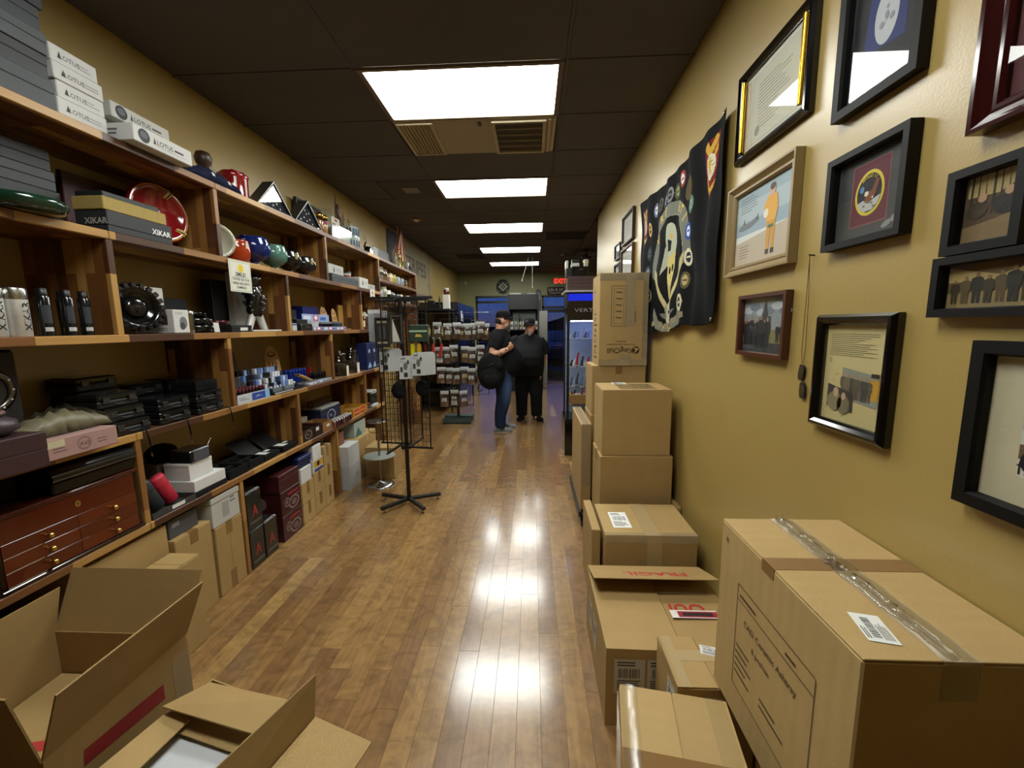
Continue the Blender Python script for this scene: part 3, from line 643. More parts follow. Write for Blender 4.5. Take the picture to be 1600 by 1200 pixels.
def art_person(g, x, y, s, body, head='#c9a184', w=.0008, legs=None):
    g.c(legs or body).poly([(x - .13 * s, y), (x - .02 * s, y), (x, y + .45 * s), (x + .02 * s, y), (x + .13 * s, y), (x + .14 * s, y + .5 * s), (x - .14 * s, y + .5 * s)], w)
    g.c(body).poly([(x - .15 * s, y + .42 * s), (x + .15 * s, y + .42 * s), (x + .2 * s, y + .5 * s), (x + .19 * s, y + .8 * s), (x + .07 * s, y + .86 * s), (x - .07 * s, y + .86 * s), (x - .19 * s, y + .8 * s), (x - .2 * s, y + .5 * s)], w + .0002)
    g.c(head).disc(x, y + .93 * s, .065 * s, .08 * s, w=w + .0004, n=10)
# 1 certificate with brass rods
def art_cert(g, w, h):
    g.c('#d9d8c6').rect(0, w, 0, h); g.c('#8c8b78')
    x0, x1, y0, y1 = w * .14, w * .86, h * .06, h * .92
    for a in ((x0, x1, y0, y0 + .002), (x0, x1, y1, y1 + .002), (x0, x0 + .002, y0, y1), (x1, x1 + .002, y0, y1)): g.rect(*a, .0006)
    g.c('#cfceb6').rect(x0 + .004, x1 - .004, y0 + .004, y1 - .004, .0004); lines(g, w * .25, w * .8, h * .2, h * .8, 14, '#8f8d74', .0008, .25)
    g.c('#9b9a85').disc(w * .25, h * .2, .02, w=.001)
t, T, TI = wall_frame('large glossy black frame with a certificate between two brass rods', 2.11, 1.59, 2.32, 2.70, .035, .034, '#0b0a09', art_cert, prof='round')
for u, lb in ((.05, 'left'), (.47, 'right')): obj('brass_rod', G(T).c('#c9952c').cyl((u, .045, .024), (u, .335, .024), .0095, n=16), 'metal', t)
# 2 moon
def art_moon(g, w, h):
    g.c('#17191d').rect(0, w, 0, h); g.c('#1c2c66').poly([(w * .28, h * .99), (w * .2, h * .35), (w * .8, h * .3), (w * .82, h * .99)], .0004)
    g.c('#b9bcc0').disc(w * .52, h * .56, w * .17, h * .22, .0008, 28); r = random.Random(4)
    for i in range(9): a, d_ = r.uniform(0, 6.3), r.uniform(0, .11); g.c('#8b8f96').disc(w * (.52 + d_ * math.cos(a)), h * (.56 + d_ * math.sin(a)), w * r.uniform(.015, .04), w=.0012 + i * .0001, n=10)
wall_frame('black frame with a full moon on dark blue, reflecting a ceiling light', 1.455, 1.16, 2.215, 2.60, .03, .032, '#0b0a09', art_moon, mat='ebony')
def art_maroon(g, w, h): g.c('#4e1a1e').rect(0, w, 0, h); g.c('#5b2226').rect(w * .1, w * .9, h * .1, h * .9, .0005)
wall_frame('deep maroon lacquered frame cut off at the top right corner', 1.01, .56, 1.995, 2.5, .05, .036, '#34100f', art_maroon, prof='scoop', mat='gloss')
# 4 pilot painting
def art_pilot(g, w, h):
    g.c('#cfd2cc').rect(0, w, 0, h); g.c('#8fa3ac').rect(.0, w, h * .42, h, .0003); g.c('#a6b4b8').rect(w * .0, w, h * .6, h * .85, .0005); g.c('#b5a891').poly([(0, 0), (w, 0), (w, h * .42), (0, h * .32)], .0007)
    g.c('#6d7478').poly([(w * .05, h * .52), (w * .1, h * .57), (w * .3, h * .58), (w * .42, h * .62), (w * .46, h * .56), (w * .3, h * .5), (w * .12, h * .49)], .001)
    for x in (.14, .4): g.c('#555c60').poly([(w * x, h * .57), (w * (x + .04), h * .66), (w * (x + .05), h * .57)], .0012)
    x = w * .68; s = h * .92; y = h * .06
    g.c('#3a2a22').rect(x - 0.0310, x - 0.0074, y, y + .02, .0012).rect(x + 0.0062, x + 0.0310, y, y + .02, .0012)
    g.c('#c58f2b').poly([(x - 0.0279, y + .02), (x - 0.0074, y + .02), (x - 0.0000, y + s * .4), (x + 0.0074, y + .02), (x + 0.0279, y + .02), (x + 0.0310, y + s * .5), (x - 0.0310, y + s * .5)], .0014)
    g.c('#d49d35').poly([(x - 0.0310, y + s * .45), (x + 0.0310, y + s * .45), (x + 0.0465, y + s * .62), (x + 0.0310, y + s * .8), (x - 0.0248, y + s * .82), (x - 0.0558, y + s * .7), (x - 0.0527, y + s * .58)], .0018)
    g.c('#e0d5c0').disc(x - .04, y + s * .58, .018, w=.002).c('#c79c7e').disc(x, y + s * .88, .02, .026, w=.002).c('#4a3526').disc(x, y + s * .915, .019, .014, w=.0022)
    g.c('#3f6a4a').rect(x - 0.0186, x + 0.0186, y + s * .36, y + s * .4, .0022)
    lines(g, w * .08, w * .48, h * .72, h * .95, 6, '#3f4346', .0012, .18, 3); lines(g, w * .1, w * .38, h * .08, h * .28, 5, '#5a4c40', .0012, .18, 4)
wall_frame('antique pale gold frame with a signed painting of a pilot in yellow suit', 2.135, 1.62, 1.82, 2.22, .045, .036, '#8a7448', art_pilot, prof='scoop', mat='satin', glass=False)
# 5 mission patch
def art_patch(g, w, h):
    g.c('#3b3d3c').rect(0, w, 0, h); cx, cy = w * .5, h * .52
    g.c('#8f5a55').rect(cx - .067, cx + .067, cy - .087, cy + .087, .0004).c('#5c1426').rect(cx - .064, cx + .064, cy - .084, cy + .084, .0006)
    g.c('#d8c43a').disc(cx, cy, .052, .062, .001, 36).c('#0e0e12').disc(cx, cy, .044, .053, .0014, 36)
    g.c('#b9bab6').poly([(cx - .04, cy - .022), (cx - .02, cy - .017), (cx + .01, cy - .022), (cx + .042, cy - .014), (cx + .034, cy - .034), (cx + .015, cy - .049), (cx - .015, cy - .05), (cx - .033, cy - .037)], .0018)
    for q in ((-.015, -.034), (.012, -.03), (.02, -.04)): g.c('#6c6d6a').disc(cx + q[0], cy + q[1], .005, .003, .0021, 10)
    g.c('#7a3f1d').poly([(cx - .015, cy - .02), (cx - .008, cy + .006), (cx + .01, cy + .004), (cx + .024, cy + .034), (cx + .036, cy + .028), (cx + .024, cy - .01), (cx + .012, cy - .022), (cx, cy - .03)], .0022)
    g.c('#eee8dc').disc(cx - .008, cy - .001, .008, .007, .0025, 12).c('#d8a53a').poly([(cx - .018, cy - .002), (cx - .012, cy + .003), (cx - .012, cy - .004)], .0028)
    g.c('#eee8dc').poly([(cx + .01, cy - .014), (cx + .02, cy - .012), (cx + .016, cy - .02)], .0026).c('#6f7f4c').rect(cx - .012, cx + .004, cy - .026, cy - .022, .0028)
    g.c('#5c86b8').disc(cx - .026, cy + .014, .008, .01, .002, 16)
    for i, ch in enumerate('APOLLO 11'):
        a = PI / 2 + .62 - i * .155; 
        if ch != ' ': g.c('#d8c43a').text(ch, cx + .035 * math.cos(a), cy + .042 * math.sin(a), .0125, .0026, rot=a - PI / 2, bold=.01)
    g.c('#8a8c8c').disc(w * .78, h * .09, .018, .008, .0006, 14, .4).disc(w * .88, h * .13, .012, .01, .0006, 12)
wall_frame('black shadow-box frame with a round yellow-rimmed space mission patch on maroon', 1.447, 1.155, 1.825, 2.10, .022, .034, '#0b0a09', art_patch, mat='ebony')
# 6 & 7 dark photo frames
def art_woods(g, w, h):
    g.c('#4c3a26').rect(0, w, 0, h); g.c('#a5915b').poly([(w * .05, h * .7), (w * .6, h * .68), (w * .95, h * .8), (w * .95, h), (w * .05, h)], .0004); g.c('#7e6947').poly([(w * .0, h * .0), (w, 0), (w, h * .38), (w * .5, h * .3), (0, h * .25)], .0006)
    for i in range(7): x = w * (.1 + i * .13); g.c('#2c2216').poly([(x, h * .4), (x + .004, h * .4), (x + .006 - .003 * (i % 3), h), (x + .001, h)], .0008)
    g.c('#37301f').disc(w * .25, h * .5, w * .2, h * .14, .001, 16, .4).c('#241f1a').disc(w * .72, h * .5, w * .24, h * .14, .001, 16, -.3).c('#b08d6c').disc(w * .33, h * .66, .009, w=.0014).disc(w * .78, h * .68, .009, w=.0014)
wall_frame('small black frame with a photo of two people resting in brown woods', 1.043, .885, 1.748, 1.93, .022, .03, '#080706', art_woods, mat='ebony')
def art_tent(g, w, h):
    g.c('#6c5a35').rect(0, w, 0, h); g.c('#b6a26a').poly([(0, h * .95), (w * .5, h * .7), (w, h), (w, h * .6), (0, h * .6)], .0004).c('#8c7a4c').rect(0, w, 0, h * .35, .0004)
    for i in range(9): art_person(g, w * (.08 + i * .11), h * .1, h * (.55 + .05 * (i % 3) + .02 * i), ('#3b3322', '#57492e', '#2c2a24')[i % 3], '#8d6c4c', .0008 + .0006 * (i % 2))
wall_frame('wide black frame with a group photo under a tent, directly below the woods photo', 1.055, .80, 1.61, 1.745, .02, .03, '#080706', art_tent, mat='ebony')
# 8 small wooden frame, people in front of a spired building (plain stand-in)
def art_tower(g, w, h):
    g.c('#8d979c').rect(0, w, 0, h)
    for i in range(6): g.c(('#b9c0c2', '#75808a')[i % 2]).disc(w * (.1 + .17 * i), h * (.78 + .06 * math.sin(i * 2)), w * .13, h * .07, .0003 + .0001 * i, 14)
    g.c('#7c7a50').rect(w * .5, w, h * .16, h * .42, .001).c('#3b3f40').rect(0, w, 0, h * .18, .0012).c('#6f3a2a').rect(0, w * .14, h * .42, h * .58, .001)
    g.c('#4a4a50').rect(w * .4, w * .66, h * .4, h * .66, .0011).poly([(w * .44, h * .66), (w * .53, h * .98), (w * .6, h * .66)], .0012)
    for i in range(8): art_person(g, w * (.07 + i * .075), h * .1, h * (.5 + .04 * (i % 3)), ('#1c1d20', '#26282c')[i % 2], '#a58468', .0014 + .0006 * (i % 2))
    art_person(g, w * .82, h * .2, h * .32, '#2a2c30', w=.0015); art_person(g, w * .9, h * .22, h * .3, '#33343a', w=.0015)
wall_frame('small red-brown wooden frame with a group photo in front of a spired building', 1.982, 1.622, 1.462, 1.724, .018, .03, '#4a2612', art_tower, mat='satin')
# 9 typed letter
def art_letter(g, w, h):
    g.c('#cbbd86').rect(0, w, 0, h); lines(g, w * .08, w * .94, h * .68, h * .92, 12, '#4f4a38', .0008, .22, 6); lines(g, w * .08, w * .14, h * .6, h * .66, 3, '#4f4a38', .0008, .3, 7)
    r = random.Random(8)
    for i in range(12): g.c('#b39f66').disc(w * r.random(), h * r.random() * .5, .004, .003, .0004, 8)
    g.c('#8f9384').poly([(w * .33, h * .25), (w * .92, h * .21), (w * .92, h * .52), (w * .33, h * .57)], .001)
    for i in range(7): art_person(g, w * (.37 + i * .068), h * (.27 - i * .004), h * .24, ('#5d5746', '#6f6752', '#4c4a44')[i % 3], '#b08e70', .0014 + .0006 * (i % 2))
    g.c('#c9972f').rect(w * .8, w * .92, h * .28, h * .48, .0012).c('#3b2a20').rect(w * .8, w * .92, h * .5, h * .54, .0013)
    g.c('#3a3a36').poly([(w * .1, h * .14), (w * .55, h * .12), (w * .55, h * .32), (w * .1, h * .38)], .0024).c('#8b8263').disc(w * .24, h * .2, .032, .03, .0028, 14).c('#7a7258').disc(w * .4, h * .18, .026, .03, .0028, 14).c('#c0a385').disc(w * .26, h * .3, .012, .016, .0032, 12).disc(w * .4, h * .27, .009, .012, .0032, 12)
wall_frame('black rounded frame with an aged typed letter and two pasted photos', 1.448, 1.142, 1.26, 1.626, .034, .032, '#0b0a09', art_letter, prof='round', mat='gloss')
# 10 vehicle photo with wide cream mat
def art_jeep(g, w, h):
    g.c('#cfc7a6').rect(0, w, 0, h); a, b_, c_, d_ = w * .155, w * .85, h * .2, h * .8
    g.c('#d6d8d4').rect(a, b_, c_, d_, .0006); g.c('#aeb6ba').rect(a, b_, h * .52, h * .66, .0008).c('#dcd9cb').rect(a, b_, c_, h * .28, .0008)
    g.c('#6d5a3c').poly([(a, h * .42), (a + .1, h * .42), (a + .16, h * .5), (b_, h * .5), (b_, h * .32), (a, h * .32)], .001).c('#3b3a34').rect(a + .01, a + .05, h * .46, h * .56, .0012)
    for x in (.03, .15): g.c('#191815').disc(a + x, h * .31, .026, w=.0014).c('#6b5d44').disc(a + x, h * .31, .011, w=.0018)
    g.c('#22231f').rect(a + .004, a + .014, h * .56, h * .68, .0012); g.c('#b3543a').disc(a + .04, h * .73, .014, w=.001).c('#e3d9c0').disc(a + .04, h * .73, .007, w=.0014)
    g.c('#1c1b1a').text('firm', a + .035, h * .215, .045, .0012)
wall_frame('black frame with wide cream mat around a military vehicle photo, lower right edge', .94, .47, 1.205, 1.56, .03, .03, '#070605', art_jeep, mat='ebony')
# far frames behind the flag
def art_doc(g, w, h): g.c('#dcdcd0').rect(0, w, 0, h); lines(g, w * .2, w * .8, h * .25, h * .8, 9, '#a7a694', .0006, .2)
def art_bw(g, w, h): g.c('#d5d4c8').rect(0, w, 0, h); g.c('#37342e').rect(w * .2, w * .8, h * .12, h * .5, .0006).c('#5b574e').rect(w * .35, w * .75, h * .75, h * .85, .0006)
wall_frame('pale certificate in dark frame high beyond the flag', 4.60, 4.12, 2.415, 2.70, .018, .03, '#2c1a12', art_doc, mat='satin')
wall_frame('pale certificate in brown frame just above the printed refrigerator carton', 4.63, 4.11, 2.06, 2.375, .018, .03, '#4a2c16', art_doc, mat='satin')
wall_frame('tiny dark framed print, farthest and higher of the small pair', 4.99, 4.70, 2.325, 2.49, .016, .028, '#15110d', art_bw, mat='satin')
wall_frame('tiny dark framed print, farthest and lower of the small pair', 4.99, 4.70, 2.10, 2.28, .016, .028, '#15110d', art_bw, mat='satin')
# dog tags on a nail
t = thing('dog_tags', 'pair of black-rimmed dog tags on a long ball chain hanging from a nail', 'dog tags', (RX, 1.525, 1.35))
obj('nail', G().c('#55503f').cyl((0, 0, .48), (-.02, 0, .482), .003), 'metal', t)
g = G().c('#8d8058')
for s_ in (-1, 1): g.chain([(-.016, 0, .48), (-.012, s_ * .006, .33), (-.008, s_ * .010 + .004, .16), (-.007, .004 + s_ * .004, .105)], .0011, 5)
obj('ball_chain', g, 'metal', t)
for yy, zz, a in ((.005, .075, .12), (-.008, .012, -.05)):
    T = Matrix.Translation((-.006, yy, zz)) @ Matrix.Rotation(a, 4, 'X') @ XN(0)
    pl = lambda sx_, sy_: [(sx_ * (.6 + .4 * abs(math.cos(q))) * math.copysign(1, math.cos(q)) if abs(math.cos(q)) > .01 else 0, sy_ * math.sin(q)) for q in [2 * PI * i / 24 for i in range(24)]]
    tg = obj('tag_rim', G(T).c('#0e0e0e').prism(pl(.0155, .028), 0, .004), 'matte', t); obj('tag_plate', G(T).c('#9b9c9a').prism(pl(.0115, .022), .004, .0048), 'metal', tg)

# ================================================================ black flag (flat print on hanging cloth)
def flag():
    W_, H_ = 1.6, 1.07; NU, NV = 270, 180
    shapes = []; cur = ['#0b0c0d']
    def P(c, pts): shapes.append((lin(c), np.array(pts)))
    def D(c, cx, cy, rx, ry=None, n=20, a=0.0):
        ry = ry or rx; P(c, [(cx + rx * math.cos(2 * PI * i / n) * math.cos(a) - ry * math.sin(2 * PI * i / n) * math.sin(a), cy + rx * math.cos(2 * PI * i / n) * math.sin(a) + ry * math.sin(2 * PI * i / n) * math.cos(a)) for i in range(n)])
    def TX(c, s, x, y, size, rot=0, bold=.03):
        vs, fs, wd = text_geo(s, bold); ca, sa = math.cos(rot), math.sin(rot)
        q = [(x + ((a - wd / 2) * size) * ca - b_ * size * sa, y + ((a - wd / 2) * size) * sa + b_ * size * ca) for a, b_ in vs]
        for f in fs: P(c, [q[k] for k in f])
    cx, cy, rx, ry = .80, .48, .35, .34
    D('#707268', cx, cy, rx + .055, ry + .06, 40); D('#0c0d0e', cx, cy, rx - .045, ry - .035, 40)
    D('#8d8a70', cx, cy, rx - .035, ry - .027, 40); D('#0b0c0d', cx, cy, rx - .043, ry - .034, 40)
    P('#0b0c0d', [(cx - .42, cy - .35), (cx + .42, cy - .35), (cx + .42, cy - .05), (cx + .24, cy - .12), (cx - .24, cy - .12), (cx - .42, cy - .05)])
    for i, ch in enumerate('HIRE ETI'):
        a = PI / 2 + .95 - i * .27; 
        if ch != ' ': TX('#d3b54a', ch, cx + (rx + .0) * math.cos(a), cy + (ry - .01) * math.sin(a), .085, a - PI / 2, .02)
    # skull half in shadow
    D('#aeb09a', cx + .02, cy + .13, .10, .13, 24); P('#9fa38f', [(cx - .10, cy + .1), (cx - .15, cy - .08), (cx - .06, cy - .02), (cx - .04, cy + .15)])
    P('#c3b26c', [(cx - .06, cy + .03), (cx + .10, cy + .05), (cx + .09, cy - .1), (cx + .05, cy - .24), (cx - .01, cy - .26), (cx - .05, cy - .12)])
    for q in ((-.015, -.06), (.055, -.055)): D('#15140f', cx + q[0], cy + q[1], .022, .026)
    P('#15140f', [(cx + .012, cy - .12), (cx + .03, cy - .12), (cx + .021, cy - .085)]); 
    for i in range(5): P('#2a2718', [(cx - .012 + i * .016, cy - .2), (cx - .008 + i * .016, cy - .2), (cx - .008 + i * .016, cy - .165), (cx - .012 + i * .016, cy - .165)])
    P('#121315', [(cx - .03, cy + .16), (cx + .05, cy + .13), (cx + .02, cy + .07), (cx - .05, cy + .07)]); D('#c9a24a', cx + .05, cy + .16, .018)
    # crossed knives
    for s_ in (-1, 1):
        P('#b9ad7c', [(cx + s_ * .04, cy - .30), (cx + s_ * .08, cy - .32), (cx + s_ * .30, cy - .10), (cx + s_ * .335, cy - .01), (cx + s_ * .25, cy - .06)])
        P('#8f8a72', [(cx + s_ * .0, cy - .36), (cx + s_ * .05, cy - .40), (cx + s_ * .09, cy - .32), (cx + s_ * .04, cy - .28)])
    P('#b9b39a', [(cx - .07, cy - .40), (cx - .05, cy - .30), (cx + .0, cy - .27), (cx + .06, cy - .31), (cx + .07, cy - .41), (cx + .03, cy - .46), (cx, cy - .38), (cx - .03, cy - .46)]); D('#1b1b1b', cx - .02, cy - .345, .014); D('#1b1b1b', cx + .03, cy - .345, .014)
    # lower scroll
    P('#77786a', [(cx - .30, cy - .30), (cx - .22, cy - .40), (cx, cy - .455), (cx + .22, cy - .40), (cx + .30, cy - .30), (cx + .34, cy - .33), (cx + .25, cy - .46), (cx, cy - .52), (cx - .25, cy - .46), (cx - .34, cy - .33)])
    for i, ch in enumerate('COR'): TX('#d3b54a', ch, cx - .12 + i * .12, cy - .50 + .01 * abs(i - 1), .075, (i - 1) * .2, .02)
    for i in range(6): P('#8a8468', [(cx - .34 + i * .12, .02 + .012 * abs(i - 2.5)), (cx - .26 + i * .12, .02 + .012 * abs(i - 2.5)), (cx - .26 + i * .12, .055 + .012 * abs(i - 2.5)), (cx - .34 + i * .12, .055 + .012 * abs(i - 2.5))])
    # patches round the ring
    for i, (x, y, c1, c2) in enumerate([(.14, .87, '#7a2a2a', '#d9c9a8'), (.33, .80, '#c9a86a', '#4a3528'), (.46, .92, '#5f6a86', '#c8c8c8'), (.58, .93, '#5d5a48', '#2a2a24'), (.70, .93, '#3a3f4a', '#9aa0b0'), (.80, .94, '#7a7a7a', '#2f2f2f'), (.90, .93, '#4a4f36', '#8c8c60'),
                                       (1.01, .97, '#8c3a3a', '#d8d8d8'), (1.14, .86, '#57492c', '#6a5a38'), (1.20, .74, '#5c7a6a', '#8fa090'), (1.18, .58, '#2e4f9a', '#d0d8e8'), (1.17, .42, '#d8d2b0', '#2c2c44'), (1.14, .28, '#5c5236', '#b0a070'), (1.08, .15, '#cfc59a', '#3a3a5c'),
                                       (.30, .62, '#2f3438', '#50565c'), (.28, .47, '#3b4048', '#7c8088'), (.27, .30, '#c9bd94', '#6b5a3c')]):
        D(c1, x, y, .045 if i != 8 else .075, .055 if i != 8 else .078); 
        if i != 8: D(c2, x, y, .026, .034); P(c1, [(x - .02, y - .006), (x + .02, y - .006), (x + .02, y + .006), (x - .02, y + .006)])
    # eagle, globe and anchor (near corner); red-trimmed copy in far corner
    def ega(x, y, s, a1='#c9a23c', a2='#d8cfae', a3='#7a1f1c'):
        P(a3, [(x - .08 * s, y + .14 * s), (x + .1 * s, y + .16 * s), (x + .1 * s, y - .02 * s), (x + .06 * s, y - .16 * s), (x, y - .22 * s), (x - .09 * s, y - .14 * s), (x - .1 * s, y)])
        P(a1, [(x - .085 * s, y + .12 * s), (x - .04 * s, y + .15 * s), (x, y + .10 * s), (x + .05 * s, y + .16 * s), (x + .09 * s, y + .13 * s), (x + .04 * s, y + .07 * s), (x + .01 * s, y + .055 * s), (x - .03 * s, y + .06 * s)]); D('#1c1810', x - .005 * s, y + .12 * s, .012 * s)
        D(a2, x, y - .02 * s, .072 * s, .08 * s); P(a1, [(x - .04 * s, y + .02 * s), (x + .02 * s, y + .03 * s), (x + .01 * s, y - .03 * s), (x + .03 * s, y - .07 * s), (x - .01 * s, y - .04 * s)])
        for k in range(4): P('#8c8468', [(x - .06 * s, y - .06 * s + k * .03 * s), (x + .06 * s, y - .05 * s + k * .03 * s), (x + .06 * s, y - .047 * s + k * .03 * s), (x - .06 * s, y - .057 * s + k * .03 * s)])
        P(a1, [(x - .09 * s, y - .08 * s), (x - .075 * s, y - .14 * s), (x - .02 * s, y - .19 * s), (x + .05 * s, y - .17 * s), (x + .08 * s, y - .12 * s), (x + .05 * s, y - .135 * s), (x, y - .15 * s), (x - .05 * s, y - .12 * s), (x - .07 * s, y - .06 * s)])
        P(a1, [(x + .06 * s, y + .02 * s), (x + .09 * s, y + .06 * s), (x + .075 * s, y + .1 * s), (x + .045 * s, y + .05 * s)])
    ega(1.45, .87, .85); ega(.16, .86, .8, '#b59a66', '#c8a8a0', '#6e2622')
    uu = (np.arange(NU) + .5) / NU * W_; vv = (np.arange(NV) + .5) / NV * H_
    UU, VV = np.meshgrid(uu, vv); colr = np.zeros((NV, NU, 3)); colr[:] = lin('#0b0c0d')
    for c, p in shapes:
        x0, y0 = p.min(0); x1, y1 = p.max(0); i0, i1 = np.searchsorted(uu, (x0, x1)); j0, j1 = np.searchsorted(vv, (y0, y1))
        if i1 <= i0 or j1 <= j0: continue
        X_ = UU[j0:j1, i0:i1]; Y_ = VV[j0:j1, i0:i1]; ins = np.zeros(X_.shape, bool); n = len(p)
        for k in range(n):
            ax, ay = p[k]; bx, by = p[(k + 1) % n]
            if ay == by: continue
            cnd = ((ay > Y_) != (by > Y_)) & (X_ < (bx - ax) * (Y_ - ay) / (by - ay) + ax); ins ^= cnd
        colr[j0:j1, i0:i1][ins] = c
    us = np.linspace(0, 1, NU + 1); vs_ = np.linspace(0, 1, NV + 1); A, B = np.meshgrid(us, vs_)
    # sagging hem, slack top edge between the grommets, vertical folds near the viewer's end
    y = 3.80 - A * W_ * .995 + .10 * (1 - A) * (1 - B) * -0 - .12 * (1 - B) * (1 - A) * 1.0 * 1
    z = 1.565 + B * (H_ - .005) - .045 * np.sin(PI * A) * B ** 2 - .02 * np.sin(2 * PI * A) * (1 - B) + .05 * A ** 3 * (1 - B) - .02 * (1 - B) * np.abs(np.sin(A * 9))
    fold = .010 * np.sin(A * 46 + 5 * B) * (A > .0) * (.25 + .75 * A) + .014 * np.sin(A * 22 - 4 * B + 1) * (1 - .5 * B) + .006 * np.sin(B * 14 + A * 9)
    x = RX - .034 - fold * (1 - .5 * np.exp(-((A - 1) * 14) ** 2)) - .012 * (1 - B)
    me = bpy.data.meshes.new('cloth'); V = np.stack([x, y, z], -1).reshape(-1, 3)
    idx = np.arange((NU + 1) * (NV + 1)).reshape(NV + 1, NU + 1)
    F = np.stack([idx[:-1, :-1], idx[:-1, 1:], idx[1:, 1:], idx[1:, :-1]], -1).reshape(-1, 4)
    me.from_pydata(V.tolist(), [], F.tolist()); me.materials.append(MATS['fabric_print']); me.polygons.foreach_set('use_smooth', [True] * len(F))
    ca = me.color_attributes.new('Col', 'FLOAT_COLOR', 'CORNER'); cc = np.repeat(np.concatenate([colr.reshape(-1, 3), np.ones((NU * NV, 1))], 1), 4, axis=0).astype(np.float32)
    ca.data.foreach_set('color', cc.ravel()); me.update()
    t = thing('wall_flag', 'large black military flag with skull, crossed knives and emblems hung on the right wall', 'flag', (0, 0, 0))
    o = bpy.data.objects.new('cloth', me); COL.objects.link(o); o.parent = t; sm = o.modifiers.new('s', 'SOLIDIFY'); sm.thickness = .0015; sm.offset = -1
    for k in ((0, NV), (NU, NV), (0, 0), (NU, 0)):
        p = V[idx[k[1], k[0]]]; a = .018 if k[0] == 0 else -.018; b_ = -.018 if k[1] else .018
        obj('grommet', G(Matrix.Translation((p[0] - .004, p[1] - a, p[2] + b_)) @ Matrix.Rotation(PI / 2, 4, 'Y')).c('#b9b3a0').lathe([(.004, -.002), (.009, -.003), (.011, 0), (.009, .003), (.004, .002)], n=14), 'metal', t)
family('fabric_print', .85, noise=.1, bump=.25, scale=300, spec=.12)
flag()
# ================================================================ stock on the left shelving
Z0, Z1, Z2, Z3, Z4 = 2.456, 2.036, 1.581, 1.121, .671
def shelfbox(label, xf, dp, y0, y1, z0, z1, col, mat='matte', lid=0, deco=None, name='box', cat='box', rz=0.0, group=None, ch=.003):
    return kbox(label, xf - dp, xf, y0, y1, z0, z1, col, rz, mat, name, cat, lid, deco, group, ch)
def front_text(s, size, c='#e8e8e8', u=0.0, v=None, bold=.02, name='printed_name', end=False, extra=None):
    def f(t, hw, hd, h):
        T = YN(-hd - .0008, 0, h / 2) if end else XP(hw + .0008, 0, h / 2)
        g = G(T).c(c).text(s, u, (-size * .35 if v is None else v), size, bold=bold)
        if extra: extra(g, hw, hd, h)
        obj(name, g, 'ink', t)
    return f
# ---- top board
hs = [(2.457, 2.565), (2.566, 2.652), (2.653, 2.732), (2.733, 2.815), (2.816, 2.90)]
pos = ['bottom', 'second from bottom', 'middle', 'second from top', 'topmost']
for i, (a, b_) in enumerate(hs):
    o = [0, -.012, -.006, -.018, .004][i]
    shelfbox('dark grey textured box on the top shelf, %s of five' % pos[i], -1.868 - .006 * (i % 2), .33, 1.33 + o, 1.69 + o * .6, a, b_, ('#3f4347', '#34373a', '#4a4e52', '#3c4044', '#373a3e')[i], 'darkbox', .55, group='dark grey boxes on the top shelf')
def wd(i):
    def f(t, hw, hd, h):
        g = G(XP(hw + .0008, 0, 0)); g.c('#3a3a3a').poly([(-hd * .72, h * .3), (-hd * .62, h * .7), (-hd * .55, h * .3)]); g.text('LOTUS', -.02, h * .32, h * .38); lines(g, hd * .1, hd * .8, h * .25, h * .6, 2, '#8a8a8a', 0, .3, i)
        obj('print', g, 'ink', t)
    return f
for i in range(4): shelfbox('white printed carton in the stack beside dark grey boxes, %s of four' % ['lowest', 'second lowest', 'second highest', 'highest'][i], -1.872 - .004 * (i % 2), .2, 1.698 + .008 * (i == 1), 1.892 - .012 * (i == 3), 2.457 + .066 * i, 2.522 + .066 * i, '#c9c9c6', 'paper', 0, wd(i), group='white printed cartons on the top shelf')
def lot(t, hw, hd, h):
    g = G(XP(hw + .0008, 0, 0)); g.c('#1c1f22').disc(-hd * .68, h * .5, .03, .03, 0, 24).c('#4e5458').disc(-hd * .68, h * .55, .02, .016, .0004, 16).c('#2a2c2e').poly([(-.065, h * .3), (-.057, h * .72), (-.05, h * .3)]); g.text('LOTUS', .0, h * .34, .03, bold=.01); lines(g, .055, .11, h * .36, h * .6, 1, '#4a4c4e', 0, .6, 2); g.rect(-.05, .12, h * .24, h * .26)
    g.at(YN(-hd - .0008, 0, 0)).c('#55575a'); lines(g, -hw * .6, hw * .4, h * .3, h * .75, 2, '#66686b', 0, .5, 4); obj('print', g, 'ink', t)
shelfbox('white box with black disc and lettering jutting over the top shelf edge', -1.80, .16, 1.94, 2.27, 2.457, 2.532, '#cfcfcc', 'paper', 0, lot)
shelfbox('plain white carton hidden behind the box jutting over the shelf edge', -2.03, .2, 2.03, 2.30, 2.457, 2.60, '#b9b9b5', 'paper')
shelfbox('pale box with black disc lying higher behind the jutting white box', -1.97, .2, 2.02, 2.34, 2.601, 2.672, '#c4c3bd', 'paper', 0, lot)
# folded navy flag
g = G(); rings = []; r = random.Random(2)
for i in range(22):
    y = 2.33 + .44 * i / 21; s_ = math.sin(PI * i / 21); hh = .015 + .075 * s_ ** .7 + .012 * math.sin(i * 1.9)
    rings.append([(-1.865 - .0 - .02 * math.sin(i), y, 2.458), (-1.875 + .012 * math.sin(i * 1.1), y, 2.458 + hh * .55), (-1.93, y, 2.458 + hh), (-1.99 + .01 * math.sin(i * 2), y, 2.458 + hh * .8), (-2.05, y, 2.458 + hh * .9), (-2.10, y, 2.458)])
g.c('#161c36').loft(rings, True); t = thing('folded_flag', 'folded navy cloth flag with white stars on the top shelf', 'flag'); obj('cloth', g, 'fabric', t)
g = G()
for y, z in ((2.50, 2.50), (2.63, 2.49), (2.70, 2.475)): g.at(frame_m((-1.862, y, z), (.1, 1, -.15), (-.35, .1, 1))).c('#d8d8d2').poly(star(0, 0, .017))
obj('stars', g, 'ink', t)
